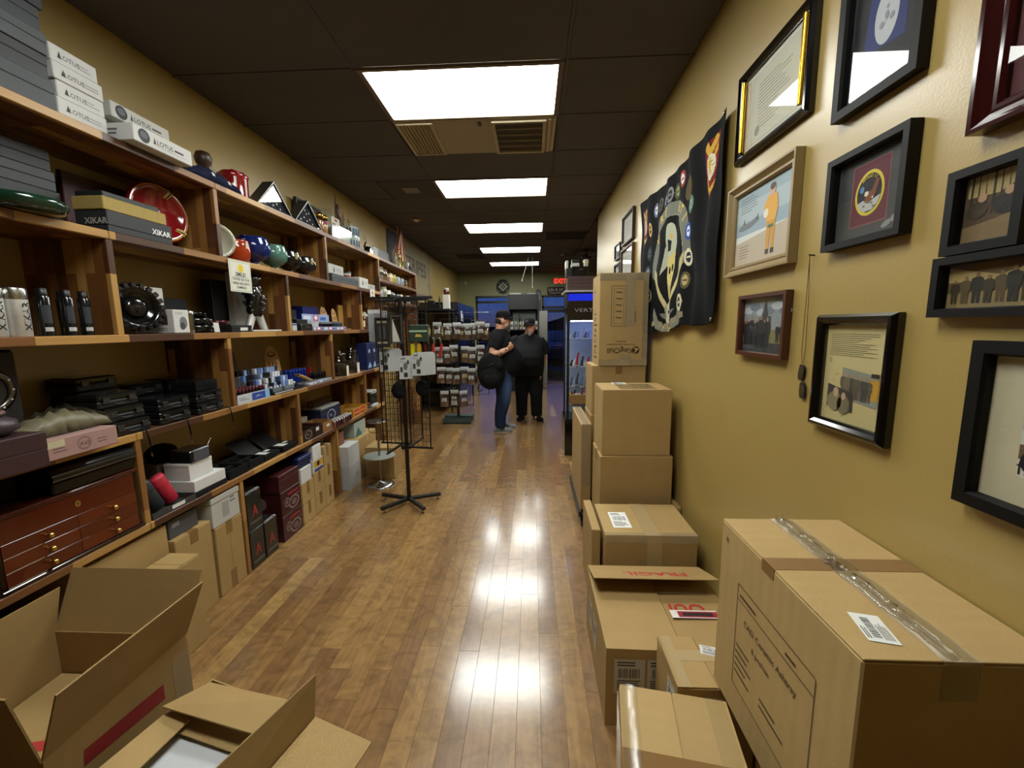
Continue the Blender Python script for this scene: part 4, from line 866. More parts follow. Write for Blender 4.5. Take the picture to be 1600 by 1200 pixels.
t = thing('ball_finial', 'dark wooden ball with two thin sticks rising from the folded navy flag', 'ornament', (-2.0, 2.61, 2.55))
obj('ball', G().c('#3a2417').lathe([(.004, 0), (.022, .004), (.024, .03), (.042, .055), (.048, .085), (.036, .115), (.006, .128)], n=18), 'satin', t); obj('stick', G().c('#c8c2b0').cyl((.0, .03, .09), (-.02, .17, .0), .004, n=8), 'satin', t); obj('stick', G().c('#1e1e1e').cyl((.0, .02, .10), (-.03, .19, .01), .004, n=8), 'satin', t)
t = thing('red_canister', 'glossy red ceramic canister with white stripes on the top shelf', 'canister', (-2.062, 2.95, Z0))
obj('body', G().c('#8e1518').lathe([(.075, 0), (.09, .008), (.095, .02), (.088, .03), (.09, .17), (.096, .185), (.092, .195), (.07, .20)], n=28), 'gloss', t)
g = G(); 
for k, a in enumerate((-.9, -.15, .5)): 
    ww = (.16, .22, .12)[k]; g.c('#d9cfc4').add([(.0915 * math.cos(a + q * ww / 4), .0915 * math.sin(a + q * ww / 4), zz) for zz in (.032, .168) for q in range(5)], [(q, q + 1, q + 6, q + 5) for q in range(4)], True)
obj('white_stripes', g, 'gloss', t); obj('lid', G().c('#7c1013').lathe([(.072, .198), (.074, .21), (.02, .218), (.018, .23), (.004, .236)], n=24), 'gloss', t)
t = thing('small_red_jar', 'small red and gold jar at the right of the red canister', 'jar', (-2.0, 3.10, Z0)); obj('body', G().c('#7c1a16').lathe([(.022, 0), (.026, .01), (.026, .07), (.02, .08)], n=16), 'gloss', t); obj('cap', G().c('#b58f45').lathe([(.021, .08), (.022, .10), (.004, .104)], n=16), 'metal', t)
def flagcase(label, y0):
    t = thing('flag_case', label, 'display case', (-1.872, y0, Z0), group='triangular flag cases'); w, h, d_ = .43, .205, .085
    def tri(m): k = m; return [(k * 1.2, k * .6), (w - k * 1.2, k * .6), (w / 2, h - k * 1.25)]
    o, i_ = tri(0), tri(.016)
    g = G(XP(0)).c('#2a2823')
    for a in range(3):
        b_ = (a + 1) % 3; g.loft([[(o[a][0], o[a][1], -d_), (o[a][0], o[a][1], 0), (i_[a][0], i_[a][1], 0), (i_[a][0], i_[a][1], -d_)], [(o[b_][0], o[b_][1], -d_), (o[b_][0], o[b_][1], 0), (i_[b_][0], i_[b_][1], 0), (i_[b_][0], i_[b_][1], -d_)]], False)
    obj('case', g, 'satin', t)
    g = G(XP(.0008)).c('#b9b9b6'); j = tri(.007)
    for a in range(3): b_ = (a + 1) % 3; g.poly([o[a], o[b_], j[b_], j[a]])
    obj('silver_edge', g, 'satin', t)
    f = tri(.02); g = G(XP(-.02)).c('#20242c').prism(f, -.05, 0); fl = obj('flag', g, 'fabric', t)
    g = G(XP(-.019)).c('#cfcfca')
    for u, v in ((.12, .035), (.17, .06), (.21, .095), (.215, .04), (.26, .06), (.30, .032), (.19, .12), (.25, .11)): g.poly(star(u, v, .011), 0)
    obj('stars', g, 'ink', fl); obj('pane', G(XP(-.006)).add([(p[0], p[1], 0) for p in tri(.014)], [(0, 1, 2)]), 'glass', t)
flagcase('triangular dark flag display case with stars, nearer of the two', 2.90); flagcase('triangular dark flag display case with stars, farther of the two', 3.365)
t = thing('leaning_picture', 'black framed picture leaning on the wall behind the farther triangular case', 'picture', (-2.235, 4.0, Z0), ry=.0)
obj('frame', G(XP(0)).c('#141210').box(0, .48, 0, .02, 0, .03).box(0, .48, .35, .37, 0, .03).box(0, .02, .02, .35, 0, .03).box(.46, .48, .02, .35, 0, .03), 'satin', t); obj('picture', G(XP(.01)).c('#5b564b').rect(.02, .46, .02, .35), 'ink', t)
for i, (y, lb) in enumerate(((3.86, 'glass jar with gold lid and amber contents, left of the clear acrylic box'), (3.945, 'glass jar with gold lid and red band, touching the clear acrylic box'))):
    t = thing('lidded_jar', lb, 'jar', (-1.93, y, Z0)); obj('glass_body', G().c('#fff8ee').lathe([(.034, 0), (.038, .006), (.038, .13), (.03, .142)], n=18), 'jar_glass', t); obj('contents', G().c(('#9a6a34', '#b58752')[i]).lathe([(.002, .004), (.033, .005), (.033, .115), (.002, .117)], n=16), 'satin', t)
    obj('lid', G().c('#c09d54').lathe([(.036, .14), (.04, .145), (.04, .17), (.02, .178), (.003, .18)], n=18), 'metal', t)
    if i: obj('band', G().c('#8c1c1c').lathe([(.0385, .09), (.0388, .12)], n=18, cap=False), 'satin', t)
t = thing('acrylic_box', 'clear acrylic display box holding white cards on the top shelf', 'display case', (-1.872, 3.99, Z0))
g = G().box(-.2, 0, 0, .43, 0, .003).box(-.2, -.197, 0, .43, .003, .25).box(-.2, 0, 0, .003, .003, .25).box(-.2, 0, .427, .43, .003, .25).box(-.003, 0, .003, .427, .003, .13); obj('walls', g, 'clear_plastic', t)
g = G().c('#bcbab2').box(-.19, -.01, .2, .41, .004, .135, .002); ca_ = obj('card_pack', g, 'paper', t)
g = G().c('#c6c2b4').box(-.02, -.008, .015, .18, .004, .19, .001); cb_ = obj('header_card', g, 'paper', t)
g = G(XP(-.0075)).c('#3c2f2b').poly([(.03, .08), (.17, .08), (.165, .13), (.035, .135)]).c('#8f3a34').disc(.1, .165, .035, .012, 0, 16); obj('print', g, 'ink', cb_)
def figurine(name, label, x, y, z, h, prof, c, mat='satin', cat='figurine', sx=.6, extra=None):
    t = thing(name, label, cat, (x, y, z)); g = G().c(c).lathe([(r_ * h, z_ * h) for r_, z_ in prof], n=12, sx=sx); obj('figure', g, mat, t)
    if extra: extra(t, h)
    return t
FIG = [(.12, 0), (.13, .03), (.07, .05), (.09, .2), (.06, .38), (.1, .5), (.12, .62), (.1, .7), (.035, .76), (.06, .82), (.06, .9), (.035, .97), (.01, 1)]
def arms(t, h): 
    for s_ in (-1, 1): obj('arm', G().c('#5a2c1c').chain([(0, s_ * .11 * h, .66 * h), (.03 * h, s_ * .15 * h, .5 * h), (.06 * h, s_ * .08 * h, .42 * h)], [.025 * h, .02 * h, .015 * h], 6), 'satin', t)
t = figurine('carved_figure', 'tall thin dark carved wooden figure, tallest thing on the top shelf', -2.14, 4.72, Z0, .50, FIG, '#4a261a', extra=arms); obj('spire', G().c('#2c1712').chain([(0, -.06, 0), (.01, -.07, .2), (0, -.055, .4), (.01, -.065, .58)], [.012, .009, .008, .003], 6), 'satin', t)
figurine('carved_figure', 'small red-brown carved figure left of its taller twin', -2.03, 4.60, Z0 + .24, .14, FIG, '#7a3a28', extra=arms); figurine('carved_figure', 'small gold-trimmed carved figure right above the blue-white canister', -2.03, 4.74, Z0 + .24, .15, FIG, '#8a6a2c', extra=arms)
t = thing('patterned_canister', 'blue and white patterned canister under the two small carved figures', 'canister', (-2.0, 4.67, Z0)); obj('body', G().c('#b9c2c6').lathe([(.09, 0), (.1, .01), (.1, .1), (.102, .11), (.102, .12), (.1, .13), (.1, .225), (.09, .235)], n=24), 'gloss', t)
g = G(); 
for k in range(9): a = -1.4 + k * .33; g.c(('#2d4156', '#1f2a33', '#4e6c80')[k % 3]).at(Matrix.Rotation(a, 4, 'Z') @ XP(.1015)).poly([(-.014, .14), (.014, .135), (.01, .215), (-.012, .21)]).poly([(-.01, .02), (.012, .02), (.006, .09), (-.012, .085)])
obj('painted_figures', g, 'ink', t)
t = thing('gilt_sculpture', 'small curled gilt sculpture right of the patterned canister', 'ornament', (-1.95, 4.95, Z0)); obj('base', G().c('#3b3a2c').lathe([(.045, 0), (.05, .01), (.04, .03), (.02, .04)], n=14), 'satin', t); obj('curl', G().c('#a98a45').chain([(0, 0, .03), (.01, -.03, .08), (0, .02, .12), (.01, .05, .16), (0, .02, .19), (0, -.02, .17)], [.018, .014, .012, .012, .009, .004], 8), 'metal', t)
t = thing('metal_engine', 'grey metal model with round gears on the top shelf', 'model', (-1.95, 5.10, Z0))
g = G().c('#6d6d6a').box(-.05, .03, -.04, .05, 0, .02, .003)
for k, (y, z, r_) in enumerate(((-.02, .055, .035), (.035, .05, .028), (.01, .09, .022))): g.cyl((-.02, y, z), (.02, y, z), r_, n=12, smooth=False).c(('#8b8b88', '#4c4c4a', '#9b9b98')[k])
obj('gears', g, 'metal', t); obj('frame', G().c('#2c2c2a').box(-.04, -.03, -.05, .06, .02, .12), 'metal', t)
t = thing('silver_plaque', 'grey plaque with cream lettering standing on the top shelf joint', 'plaque', (-1.93, 5.24, Z0)); obj('slab', G().c('#75767a').box(-.02, 0, -.09, .09, 0, .13, .004), 'satin', t)
g = G(XP(.001)).c('#d9cfa8').text('1', -.0, .06, .05, bold=.03).rect(-.04, .05, .045, .05).rect(-.04, -.034, .01, .05).rect(.02, .026, .01, .05); obj('lettering', g, 'ink', t)
t = thing('dark_tablet', 'dark glass picture tablet leaning back on the top shelf', 'picture', (-1.98, 5.52, Z0)); obj('tablet', G(TR(0, 0, 0, 0, 0, -.12)).c('#2e3033').box(-.015, 0, 0, .40, 0, .17, .004), 'satin', t); obj('edge', G(TR(0, 0, 0, 0, 0, -.12)).c('#111').box(-.016, .001, -.02, 0, 0, .175, .003) if False else G(TR(0, 0, 0, 0, 0, -.12)).c('#111111').box(-.016, .001, -.02, 0, 0, .175, .003), 'satin', t)
figurine('pale_figurine', 'pale blue-white figurine between the dark tablet and gold statue', -1.94, 6.05, Z0, .2, FIG, '#9aa3a8')
figurine('gold_statue', 'tallest pale gold statue at the end of the top shelf', -1.94, 6.22, Z0, .28, FIG, '#a89a5c', 'metal'); figurine('gold_statue', 'shorter pale gold statue beside the tallest one', -1.94, 6.36, Z0, .22, FIG, '#b3a878', 'metal')
figurine('white_cup', 'small white trophy cup at the foot of the gold statues', -1.90, 6.47, Z0, .12, [(.2, 0), (.22, .05), (.06, .15), (.05, .35), (.2, .55), (.25, 1), (.2, 1)], '#c4c8ca', 'gloss', 'cup', 1)
figurine('bronze_figurine', 'small dark bronze figurine beside the last upright', -2.0, 6.55, Z0, .17, FIG, '#4a3a28', 'metal')
t = thing('model_cannon', 'tiny black three-legged stand at the far end of the top shelf', 'stand', (-1.92, 6.68, Z0)); obj('top', G().c('#141414').box(-.02, .02, -.05, .05, .075, .095, .003), 'satin', t)
for y, x in ((-.04, .015), (.04, .015), (0, -.02)): obj('leg', G().c('#141414').cyl((x * .4, y * .4, .08), (x, y, 0), .005, n=6), 'satin', t)
# striped flag on a stick
t = thing('stick_flag', 'small red and white striped flag hanging from a wooden stick above the shelves', 'flag', (-2.1, 6.60, Z0))
obj('stick', G().c('#b59a6c').cyl((0, .0, 0), (-.02, .17, .80), .012, n=8), 'satin', t)
g = G(); NS = 13
for k in range(NS):
    a, b_ = k / NS, (k + 1) / NS
    g.c('#8c3a32' if k % 2 == 0 else '#c9b7a4')
    def P3(u, v): sp = .05 + .42 * v ** .8; return (.02 + .03 * math.sin(u * 9), .12 - .16 * v - sp * .25 + sp * u + .02 * v, .62 - .42 * v + .05 * math.sin(u * PI) * (1 - v))
    g.loft([[P3(a, v / 8), P3((a + b_) / 2, v / 8), P3(b_, v / 8)] for v in range(9)], True, False, close=False)
obj('striped_cloth', g, 'fabric', t)
# banner on the left wall
t = thing('wall_banner', 'large weathered cream banner lettered STRIPES hung high on the left wall', 'banner', (LX + .006, 6.66, 2.2))
obj('cloth', G(XP(0)).c('#8f8466').box(0, 2.68, 0, .94, 0, .006, .002), 'fabric', t)
g = G(XP(.0072)); g.c('#2a2c36').poly([(.0, .94), (.0, .25), (.12, .3), (.2, .62), (.5, .82), (.75, .94)]).c('#5a5140').poly([(0, 0), (2.68, 0), (2.68, .08), (1.6, .05), (.6, .12), (0, .1)], .0003); g.poly([(2.62, 0), (2.68, 0), (2.68, .94), (2.64, .9)], .0003).c('#8a3a30').poly([(.3, .72), (.9, .88), (.95, .80), (.35, .62)], .0005).poly([(.35, .55), (.95, .72), (.95, .65), (.38, .48)], .0005)
g.c('#33302c').text('STRIPES', 1.58, .42, .40, .001, bold=.02, sx=1.15); g.c('#6b6150').text('STARS &', 1.1, .74, .16, .001); g.c('#4a4438').poly(star(1.15, .22, .12), .001).poly(star(2.5, .28, .07), .001)
obj('printed_lettering', g, 'ink', t)

# ---- second level
for i, (a, b_) in enumerate(((2.037, 2.19), (2.191, 2.27), (2.271, 2.352))): shelfbox('black leatherette box at left of the second shelf, %s of three' % ['bottom', 'middle', 'top'][i], -2.04, .22, 1.36, 1.805 - .01 * i, a, b_, ('#2c2f31', '#303336', '#2a2c2f')[i], 'darkbox', .5, group='black leatherette boxes on the second shelf')
t = thing('green_ashtray', 'glossy dark green ceramic ashtray at the second shelf edge', 'ashtray', (-1.902, 1.53, Z1)); obj('dish', G().c('#143021').lathe([(.09, 0), (.12, .006), (.135, .03), (.132, .05), (.115, .056), (.10, .05), (.08, .025), (.002, .02)], n=32), 'gloss', t)
shelfbox('black box with silver lettering lying at front of the second shelf', -1.868, .15, 1.83, 2.165, 2.037, 2.128, '#26292c', 'darkbox', .3, lambda t, hw, hd, h: (front_text('XIKAR', .036, u=hd * .62)(t, hw, hd, h), front_text('XIKAR', .036, '#a9a79a', u=hw * .3, end=True, name='end_name')(t, hw, hd, h)))
shelfbox('yellowish kraft box stacked on the silver lettered black box', -1.873, .145, 1.825, 2.145, 2.129, 2.186, '#a08a4a', 'matte', 0)
shelfbox('thin black box topping the yellowish kraft box', -1.885, .13, 1.84, 2.12, 2.187, 2.212, '#1e2022', 'satin', 0)
t = thing('maroon_board', 'dark maroon board leaning at the back of the second shelf', 'board', (-2.2, 1.95, Z1)); obj('board', G().c('#3c0f12').box(-.012, .012, 0, .36, .001, .31, .003), 'satin', t)
def tilt_dish(name, label, y, zc, r_, col, x=-1.93, lean=.25, yaw=-.35, deco=None):
    t = thing(name, label, 'ashtray', (x, y, zc)); T = Matrix.Rotation(yaw, 4, 'Z') @ Matrix.Rotation(-lean, 4, 'Y') @ Matrix.Rotation(PI / 2, 4, 'Y')
    obj('dish', G(T).c(col).lathe([(.002, -.02), (r_ * .8, -.02), (r_, -.005), (r_, .012), (r_ * .9, .018), (r_ * .78, .008), (r_ * .7, -.006), (.002, -.008)], n=40), 'gloss', t)
    if deco: deco(t, T, r_)
    return t
def red_deco(t, T, r_):
    g = G(T)
    for a in (.9, 2.6, 4.6):
        for k, c in ((-.09, '#c9a23c'), (-.04, '#14100c'), (.01, '#e4dccb'), (.06, '#c9a23c')):
            a0 = a + k; g.c(c).add([(rr * math.cos(a0 + q), rr * math.sin(a0 + q), zz) for q in (0, .04) for rr, zz in ((r_ * .7, -.0045), (r_ * .79, .010), (r_ * .9, .0195), (r_ * 1.003, .0125), (r_ * 1.003, -.004))], [(j + 5, j + 6, j + 1, j) for j in range(4)])
    obj('painted_bands', g, 'gloss', t)
    g = G(T).c('#c9a23c')
    for rr, zz in ((r_ * .93, .0175),):
        n = 48; g.add([(q * math.cos(2 * PI * i / n), q * math.sin(2 * PI * i / n), zz) for q in (rr - .002, rr + .002) for i in range(n)], [(i, (i + 1) % n, n + (i + 1) % n, n + i)[::-1] for i in range(n)])
    obj('gold_line', g, 'gloss', t)
    obj('notch_block', G(T).c('#6f0f12').box(-.02, .02, -r_ * .15, r_ * .1, -.007, .0, .004), 'gloss', t)
tilt_dish('red_ashtray', 'large glossy red round ashtray with gold and black bands leaning on edge', 2.30, 2.235, .158, '#7c1014', deco=red_deco, lean=.1, x=-2.05, yaw=-.2)
def leaf(t, T, r_):
    g = G(T).c('#9a7a48').add([(r_ * .8 * math.cos(a), r_ * .8 * math.sin(a), .0125) for a in (3.4, 3.9)] + [(r_ * 1.0 * math.cos(a), r_ * 1.0 * math.sin(a), .013) for a in (3.9, 3.4)], [(0, 1, 2, 3)]).c('#55584c')
    obj('tan_band', g, 'ink', t)
tilt_dish('white_ashtray', 'pale ribbed round ashtray seen edge-on beside the second shelf upright', 2.615, 2.15, .108, '#b8b8a4', x=-1.98, lean=.05, yaw=-.75, deco=leaf)
BOWL = [(.40, 0), (.42, .04), (.24, .12), (.26, .18), (.66, .26), (.92, .42), (1, .6), (.97, .78), (.86, .93), (.84, 1), (.78, .99), (.7, .7), (.01, .5)]
POT = [(.55, 0), (.7, .03), (.92, .2), (1, .5), (.95, .8), (.86, .95), (.88, 1), (.78, .98), (.7, .6), (.01, .4)]
for nm, lb, y, r_, h, c, pr, x in (('orange_pot', 'orange glazed pot with a small tag between pale ashtray and blue bowl', 2.755, .078, .14, '#9c3412', POT, -1.945), ('blue_bowl', 'large cobalt blue glazed bowl on a foot', 2.955, .108, .20, '#10205c', BOWL, -1.965),
                               ('teal_bowl', 'mottled teal footed bowl right of the blue one', 3.175, .098, .185, '#4d7468', BOWL, -1.96), ('black_bowl', 'black footed bowl, nearer of the two at the third upright', 3.385, .095, .18, '#111212', BOWL, -1.965), ('black_bowl', 'dark footed bowl with a yellow tag beside the second-shelf upright', 3.60, .10, .165, '#171a1a', BOWL, -1.96)):
    t = thing(nm, lb, 'bowl', (x, y, Z1)); obj('bowl', G().c(c).lathe([(a * r_, b_ * h) for a, b_ in pr], n=30), 'gloss', t)
    k = {'orange_pot': ('#c9c0a8', .5), 'teal_bowl': ('#6d948a', -.1), 'blue_bowl': ('#7c88a8', -.9), 'black_bowl': ('#8a8248', .2)}[nm]
    T = Matrix.Rotation(-.6 + k[1], 4, 'Z') @ XP(r_ * (.975 if pr is POT else .99)); obj('price_tag', G(T).c(k[0]).box(-.012, .012, h * .62, h * .88, .0, .002), 'paper', t)
    if nm != 'orange_pot': 
        for s_ in (-1, 1): obj('cigar_rest', G().c(c).box(-.012, .012, s_ * r_ * .8, s_ * r_ * 1.0, h * .95, h * 1.0, .003), 'gloss', t)
def icon(c='#1c1c1c'):
    def f(t, hw, hd, h):
        g = G(XP(hw + .0008, 0, 0)).c(c).disc(-hd * .3, h * .45, h * .12, h * .22, 0, 14).rect(-hd * .3 - h * .05, -hd * .3 + h * .05, h * .62, h * .8); lines(g, hd * .0, hd * .8, h * .35, h * .7, 3, '#77787a', 0, .3, 5)
        g.at(YN(-hd - .0008, 0, 0)).c(c).disc(hw * .4, h * .5, h * .1, h * .25, 0, 12); lines(g, -hw * .8, 0, h * .3, h * .7, 3, '#8a8b8c', 0, .3, 6); obj('print', g, 'ink', t)
    return f
shelfbox('dark grey lidded box below the white box right of the dark bowls', -1.875, .3, 3.93, 4.53, 2.037, 2.115, '#3b3f42', 'darkbox', .5)
shelfbox('white box with black icon stacked on the dark grey box', -1.93, .2, 3.98, 4.30, 2.116, 2.215, '#b9b9b2', 'paper', 0, icon())
shelfbox('white carton with black icon beside the dark grey box', -1.875, .2, 4.56, 4.80, 2.037, 2.15, '#c4c4be', 'paper', 0, icon()); shelfbox('short white carton before the tall shelf upright', -1.88, .2, 4.82, 5.02, 2.037, 2.10, '#a9a9a4', 'paper', 0, icon())
t = thing('round_tin', 'white round tin with black lid and red stripe on the dark grey box', 'tin', (-1.96, 4.42, 2.116)); obj('tin', G().c('#c9c6be').lathe([(.045, 0), (.05, .004), (.05, .05)], n=20), 'satin', t); obj('lid', G().c('#151515').lathe([(.052, .05), (.052, .068), (.002, .07)], n=20), 'satin', t); obj('stripe', G().c('#8c1f1c').lathe([(.0505, .015), (.0505, .03)], n=20, cap=False), 'satin', t)
t = thing('hanging_sticker', 'small white sticker tag hanging off the second shelf near the far upright', 'tag', (-1.855, 4.86, 1.93)); obj('tag', G(XP(0)).c('#d0cfc8').box(-.07, .07, 0, .11, 0, .002), 'paper', t); obj('print', G(XP(.0025)).c('#a86a4a').disc(0, .07, .025, .02).c('#3c3c3c').rect(-.03, .03, .02, .035), 'ink', t)
# smile notice
t = thing('notice_sign', 'white camera notice with yellow smiling face taped to the shelf edge', 'sign', (-1.852, 2.632, 1.833), ry=.0)
obj('card', G(XP(0)).c('#d6d6c8').box(-.1, .1, 0, .195, 0, .0015), 'paper', t)
g = G(XP(.0025)).c('#2b2b28')
for a in ((-.09, .09, .008, .0095), (-.09, .09, .185, .1865), (-.09, -.0885, .008, .186), (.0885, .09, .008, .186), (-.07, .07, .092, .0932)): g.rect(*a)
g.c('#dcc01c').disc(.005, .148, .024, .026, .0003, 24).c('#4a3a08').disc(-.003, .155, .0025, .0035, .0006, 8).disc(.013, .155, .0025, .0035, .0006, 8); g.poly([(-.008, .145), (.005, .134), (.018, .145), (.016, .142), (.005, .131), (-.006, .142)], .0006)
g.c('#2b2b28').text('SMILE!', 0, .098, .034, bold=.02).text("YOU'RE ON OUR", 0, .072, .0205, bold=.02).text('VIDEO SECURITY', 0, .046, .0205, bold=.02).text('CAMERAS.', 0, .022, .0205, bold=.02); obj('lettering', g, 'ink', t)
# mugs on the two short far shelves
def mug(label, x, y, z, h, c, r_=.04, handle=True, band=None, group='mugs on the short far shelves', name='mug'):
    t = thing(name, label, 'mug', (x, y, z), group=group); obj('cup', G().c(c).lathe([(r_ * .8, 0), (r_ * .95, h * .1), (r_, h * .5), (r_ * .95, h), (r_ * .85, h), (r_ * .85, h * .2), (.001, h * .15)], n=16), 'gloss', t)
    if handle: obj('handle', G().c(c).chain([(r_ * .9, 0, h * .8), (r_ * 1.5, 0, h * .75), (r_ * 1.6, 0, h * .45), (r_ * .95, 0, h * .25)], .006, 6), 'gloss', t)
    if band: obj('band', G().c(band).lathe([(r_ * 1.01, h * .35), (r_ * 1.01, h * .6)], n=16, cap=False), 'gloss', t)
for i, (y, h, c, lb) in enumerate(((5.30, .15, '#7c7668', 'grey patterned jug at left on the upper short shelf'), (5.44, .14, '#6a5c48', 'brown patterned jug, second on the upper short shelf'), (5.58, .11, '#9a6a38', 'amber mug on the upper short shelf'), (5.70, .12, '#c9c4ae', 'cream mug beside the amber one'), (5.83, .12, '#c4a850', 'yellow mug on the upper short shelf'),
                                   (6.02, .11, '#a9b4ba', 'pale blue mug on the upper short shelf, left of its twin'), (6.2, .11, '#9aa8b2', 'pale blue mug on the upper short shelf, right of its twin'))): mug(lb, -1.93, y, 2.201, h, c, .045 if i > 1 else .06, i > 3, '#3c3a34' if i < 2 else None)
figurine('small_statuette', 'small cream statuette in the corner of the upper short shelf', -1.95, 6.55, 2.201, .12, FIG, '#b5a585')
for i, (y, h, c, lb) in enumerate(((5.28, .12, '#8c9096', 'grey mug at the left end of the lower short shelf'), (5.42, .17, '#8d8c6c', 'tall olive jar on the lower short shelf'), (5.58, .14, '#c4c4bc', 'white jug with black handle on the lower short shelf'), (5.75, .12, '#75756a', 'olive grey mug on the lower short shelf'), (5.92, .12, '#2a2c2c', 'black and white mug on the lower short shelf'),
                                   (6.10, .12, '#c9bf8c', 'cream mug with yellow emblem on the lower short shelf'), (6.28, .12, '#202224', 'dark mug with white lid on the lower short shelf'), (6.46, .13, '#b9bcc0', 'silver rimmed mug near the right end of the lower short shelf'), (6.62, .12, '#3a3e42', 'last dark mug on the lower short shelf'))): mug(lb, -1.93, y, 1.951, h, c, .05, i in (0, 2, 3, 4, 7), '#c9c9c4' if i in (4, 6, 8) else None)
# ================================================================ third level (eye height)
for i, (y, x, lb) in enumerate(((1.39, -1.90, 'brushed steel canister with vertical dark lettering, leftmost on the middle shelf'), (1.468, -1.905, 'brushed steel canister with vertical dark lettering, beside the black cans'), (1.43, -1.985, 'brushed steel canister standing behind the two lettered ones'))):
    t = thing('steel_canister', lb, 'canister', (x, y, Z2), group='brushed steel canisters'); r_ = .037
    obj('body', G().c('#dcdcd8').lathe([(r_ * .96, 0), (r_, .004), (r_, .135)], n=28), 'old_metal', t); obj('lid', G().c('#c4c4c0').lathe([(r_, .136), (r_ * 1.01, .138), (r_ * 1.01, .172), (r_ * .9, .18), (.002, .18)], n=28), 'metal', t)
    if i < 2:
        vs, fs, wd_ = text_geo('XIKAR', .02); g = G().c('#141414'); s_ = .036; out = []
        for a, b_ in vs: an = (b_ - .35) * s_ / r_ - .12 * i - .1; out.append(((r_ + .0006) * math.cos(-an), (r_ + .0006) * math.sin(-an), .022 + a * s_))
        g.add(out, fs, True); obj('lettering', g, 'ink', t)
for i, (y, x) in enumerate(((1.575, -1.92), (1.62, -1.985), (1.655, -1.915), (1.695, -1.98), (1.735, -1.93))):
    t = thing('butane_can', 'slim black fuel can on the middle shelf, %s of the five by the steel canisters' % ['first', 'second', 'third', 'fourth', 'fifth'][i], 'can', (x, y, Z2), group='slim black fuel cans'); r_ = .021
    obj('body', G().c('#121416').lathe([(r_, 0), (r_, .15), (r_ * .6, .163), (r_ * .45, .165)], n=18), 'gloss', t); obj('cap', G().c('#0c0d0e').lathe([(r_ * .75, .16), (r_ * .75, .185), (.002, .188)], n=14), 'satin', t)
    g = G(); 
    for k, (a, b_, c) in enumerate(((.018, .034, '#b9babc'), (.05, .12, '#2c3036'))):
        g.c(c).add([((r_ + .0005) * math.cos(q), (r_ + .0005) * math.sin(q), zz) for zz in (a, b_) for q in (-.9, -.5, -.1, .3)], [(j, j + 1, j + 5, j + 4) for j in range(3)], True)
    obj('label_print', g, 'ink', t)
def ribs(t, T, r_):
    g = G(T); 
    for k in range(20):
        a = 2 * PI * k / 20; g.c('#17181a').at(T @ Matrix.Rotation(a, 4, 'Z')).box(r_ * .86, r_ * 1.12, -.012, .012, -.012, .022, .004)
    obj('ribs', g, 'gloss', t); obj('hub', G(T).c('#0d0d0e').lathe([(.05, -.006), (.05, .006), (.03, .012), (.002, .012)], n=16), 'gloss', t)
tilt_dish('ribbed_ashtray', 'large glossy black ribbed ashtray standing on edge beside white boxes', 2.0, 1.712, .108, '#0c0d0e', x=-1.955, lean=.15, yaw=-.3, deco=ribs)
def pic(t, hw, hd, h):
    g = G(XP(hw + .0008, 0, 0)).c('#6b6d70').disc(hd * .2, h * .45, h * .2, h * .26, 0, 16).c('#3a3c3e').disc(hd * .05, h * .3, h * .14, h * .16, .0003, 14); lines(g, -hd * .8, hd * .7, h * .78, h * .92, 2, '#77797c', 0, .3, 4)
    obj('print', g, 'ink', t); g = G(YN(-hd - .0008, 0, 0)).c('#33353a').rect(-hw * .3, hw * .4, h * .35, h * .8); lines(g, -hw * .6, hw * .4, h * .08, h * .25, 2, '#77797c', 0, .4, 6); obj('side_print', g, 'ink', t)
shelfbox('white picture box at the back, left of the ribbed ashtray shelf group', -2.03, .18, 2.06, 2.24, Z2 + .001, 1.70, '#a4a39c', 'paper', 0, pic); shelfbox('white picture box raised behind the ribbed ashtray', -2.02, .18, 2.05, 2.235, 1.701, 1.825, '#c4c4be', 'paper', 0, pic)
shelfbox('small white picture box at front between ribbed ashtray and steel tumbler', -1.872, .11, 2.115, 2.215, Z2 + .001, 1.705, '#c9c9c4', 'paper', 0, pic)
t = thing('steel_tumbler', 'small brushed steel tumbler right of the small white picture box', 'tumbler', (-1.925, 2.265, Z2)); obj('body', G().c('#a39f92').lathe([(.028, 0), (.03, .004), (.031, .095)], n=22), 'metal', t); obj('rim', G().c('#8b877c').lathe([(.032, .096), (.032, .12), (.026, .124), (.002, .122)], n=22), 'metal', t)
shelfbox('dark blue box at the back of the middle shelf beside white boxes', -2.09, .14, 2.26, 2.47, Z2 + .001, 1.78, '#12161f', 'satin', .6)
def dish(name, label, x, y, z, r_, h, c, cat='ashtray', mat='gloss', rz=0, notch=True):
    t = thing(name, label, cat, (x, y, z), rz); obj('dish', G().c(c).lathe([(r_ * .85, 0), (r_, h * .2), (r_, h * .85), (r_ * .93, h), (r_ * .8, h * .95), (r_ * .75, h * .4), (.002, h * .35)], n=26), mat, t)
    if notch:
        for a in (0, PI / 2, PI, -PI / 2): obj('notch', G(Matrix.Rotation(a, 4, 'Z')).c('#0a0a0a').box(r_ * .74, r_ * 1.02, -.009, .009, h * .7, h * 1.02, .002), mat, t)
    return t
dish('black_ashtray', 'stack-bottom black glossy ashtray left of the dangling white tag', -1.99, 2.41, Z2, .085, .045, '#0d0e0f'); dish('black_ashtray', 'black glossy ashtray stacked on another behind the white tag', -2.0, 2.42, Z2 + .046, .08, .04, '#121314')
dish('black_ashtray', 'uppermost dark ashtray of the stack behind the dangling white tag', -2.01, 2.42, Z2 + .087, .06, .035, '#2b2a28', 'ashtray', 'metal')
dish('black_ashtray', 'low wide black ashtray beside the little price-tagged black box', -2.08, 2.62, Z2, .09, .05, '#101012'); dish('red_dish', 'dark red glass dish lying on a black one on the middle shelf', -2.06, 2.66, Z2 + .051, .07, .025, '#4c0d12')
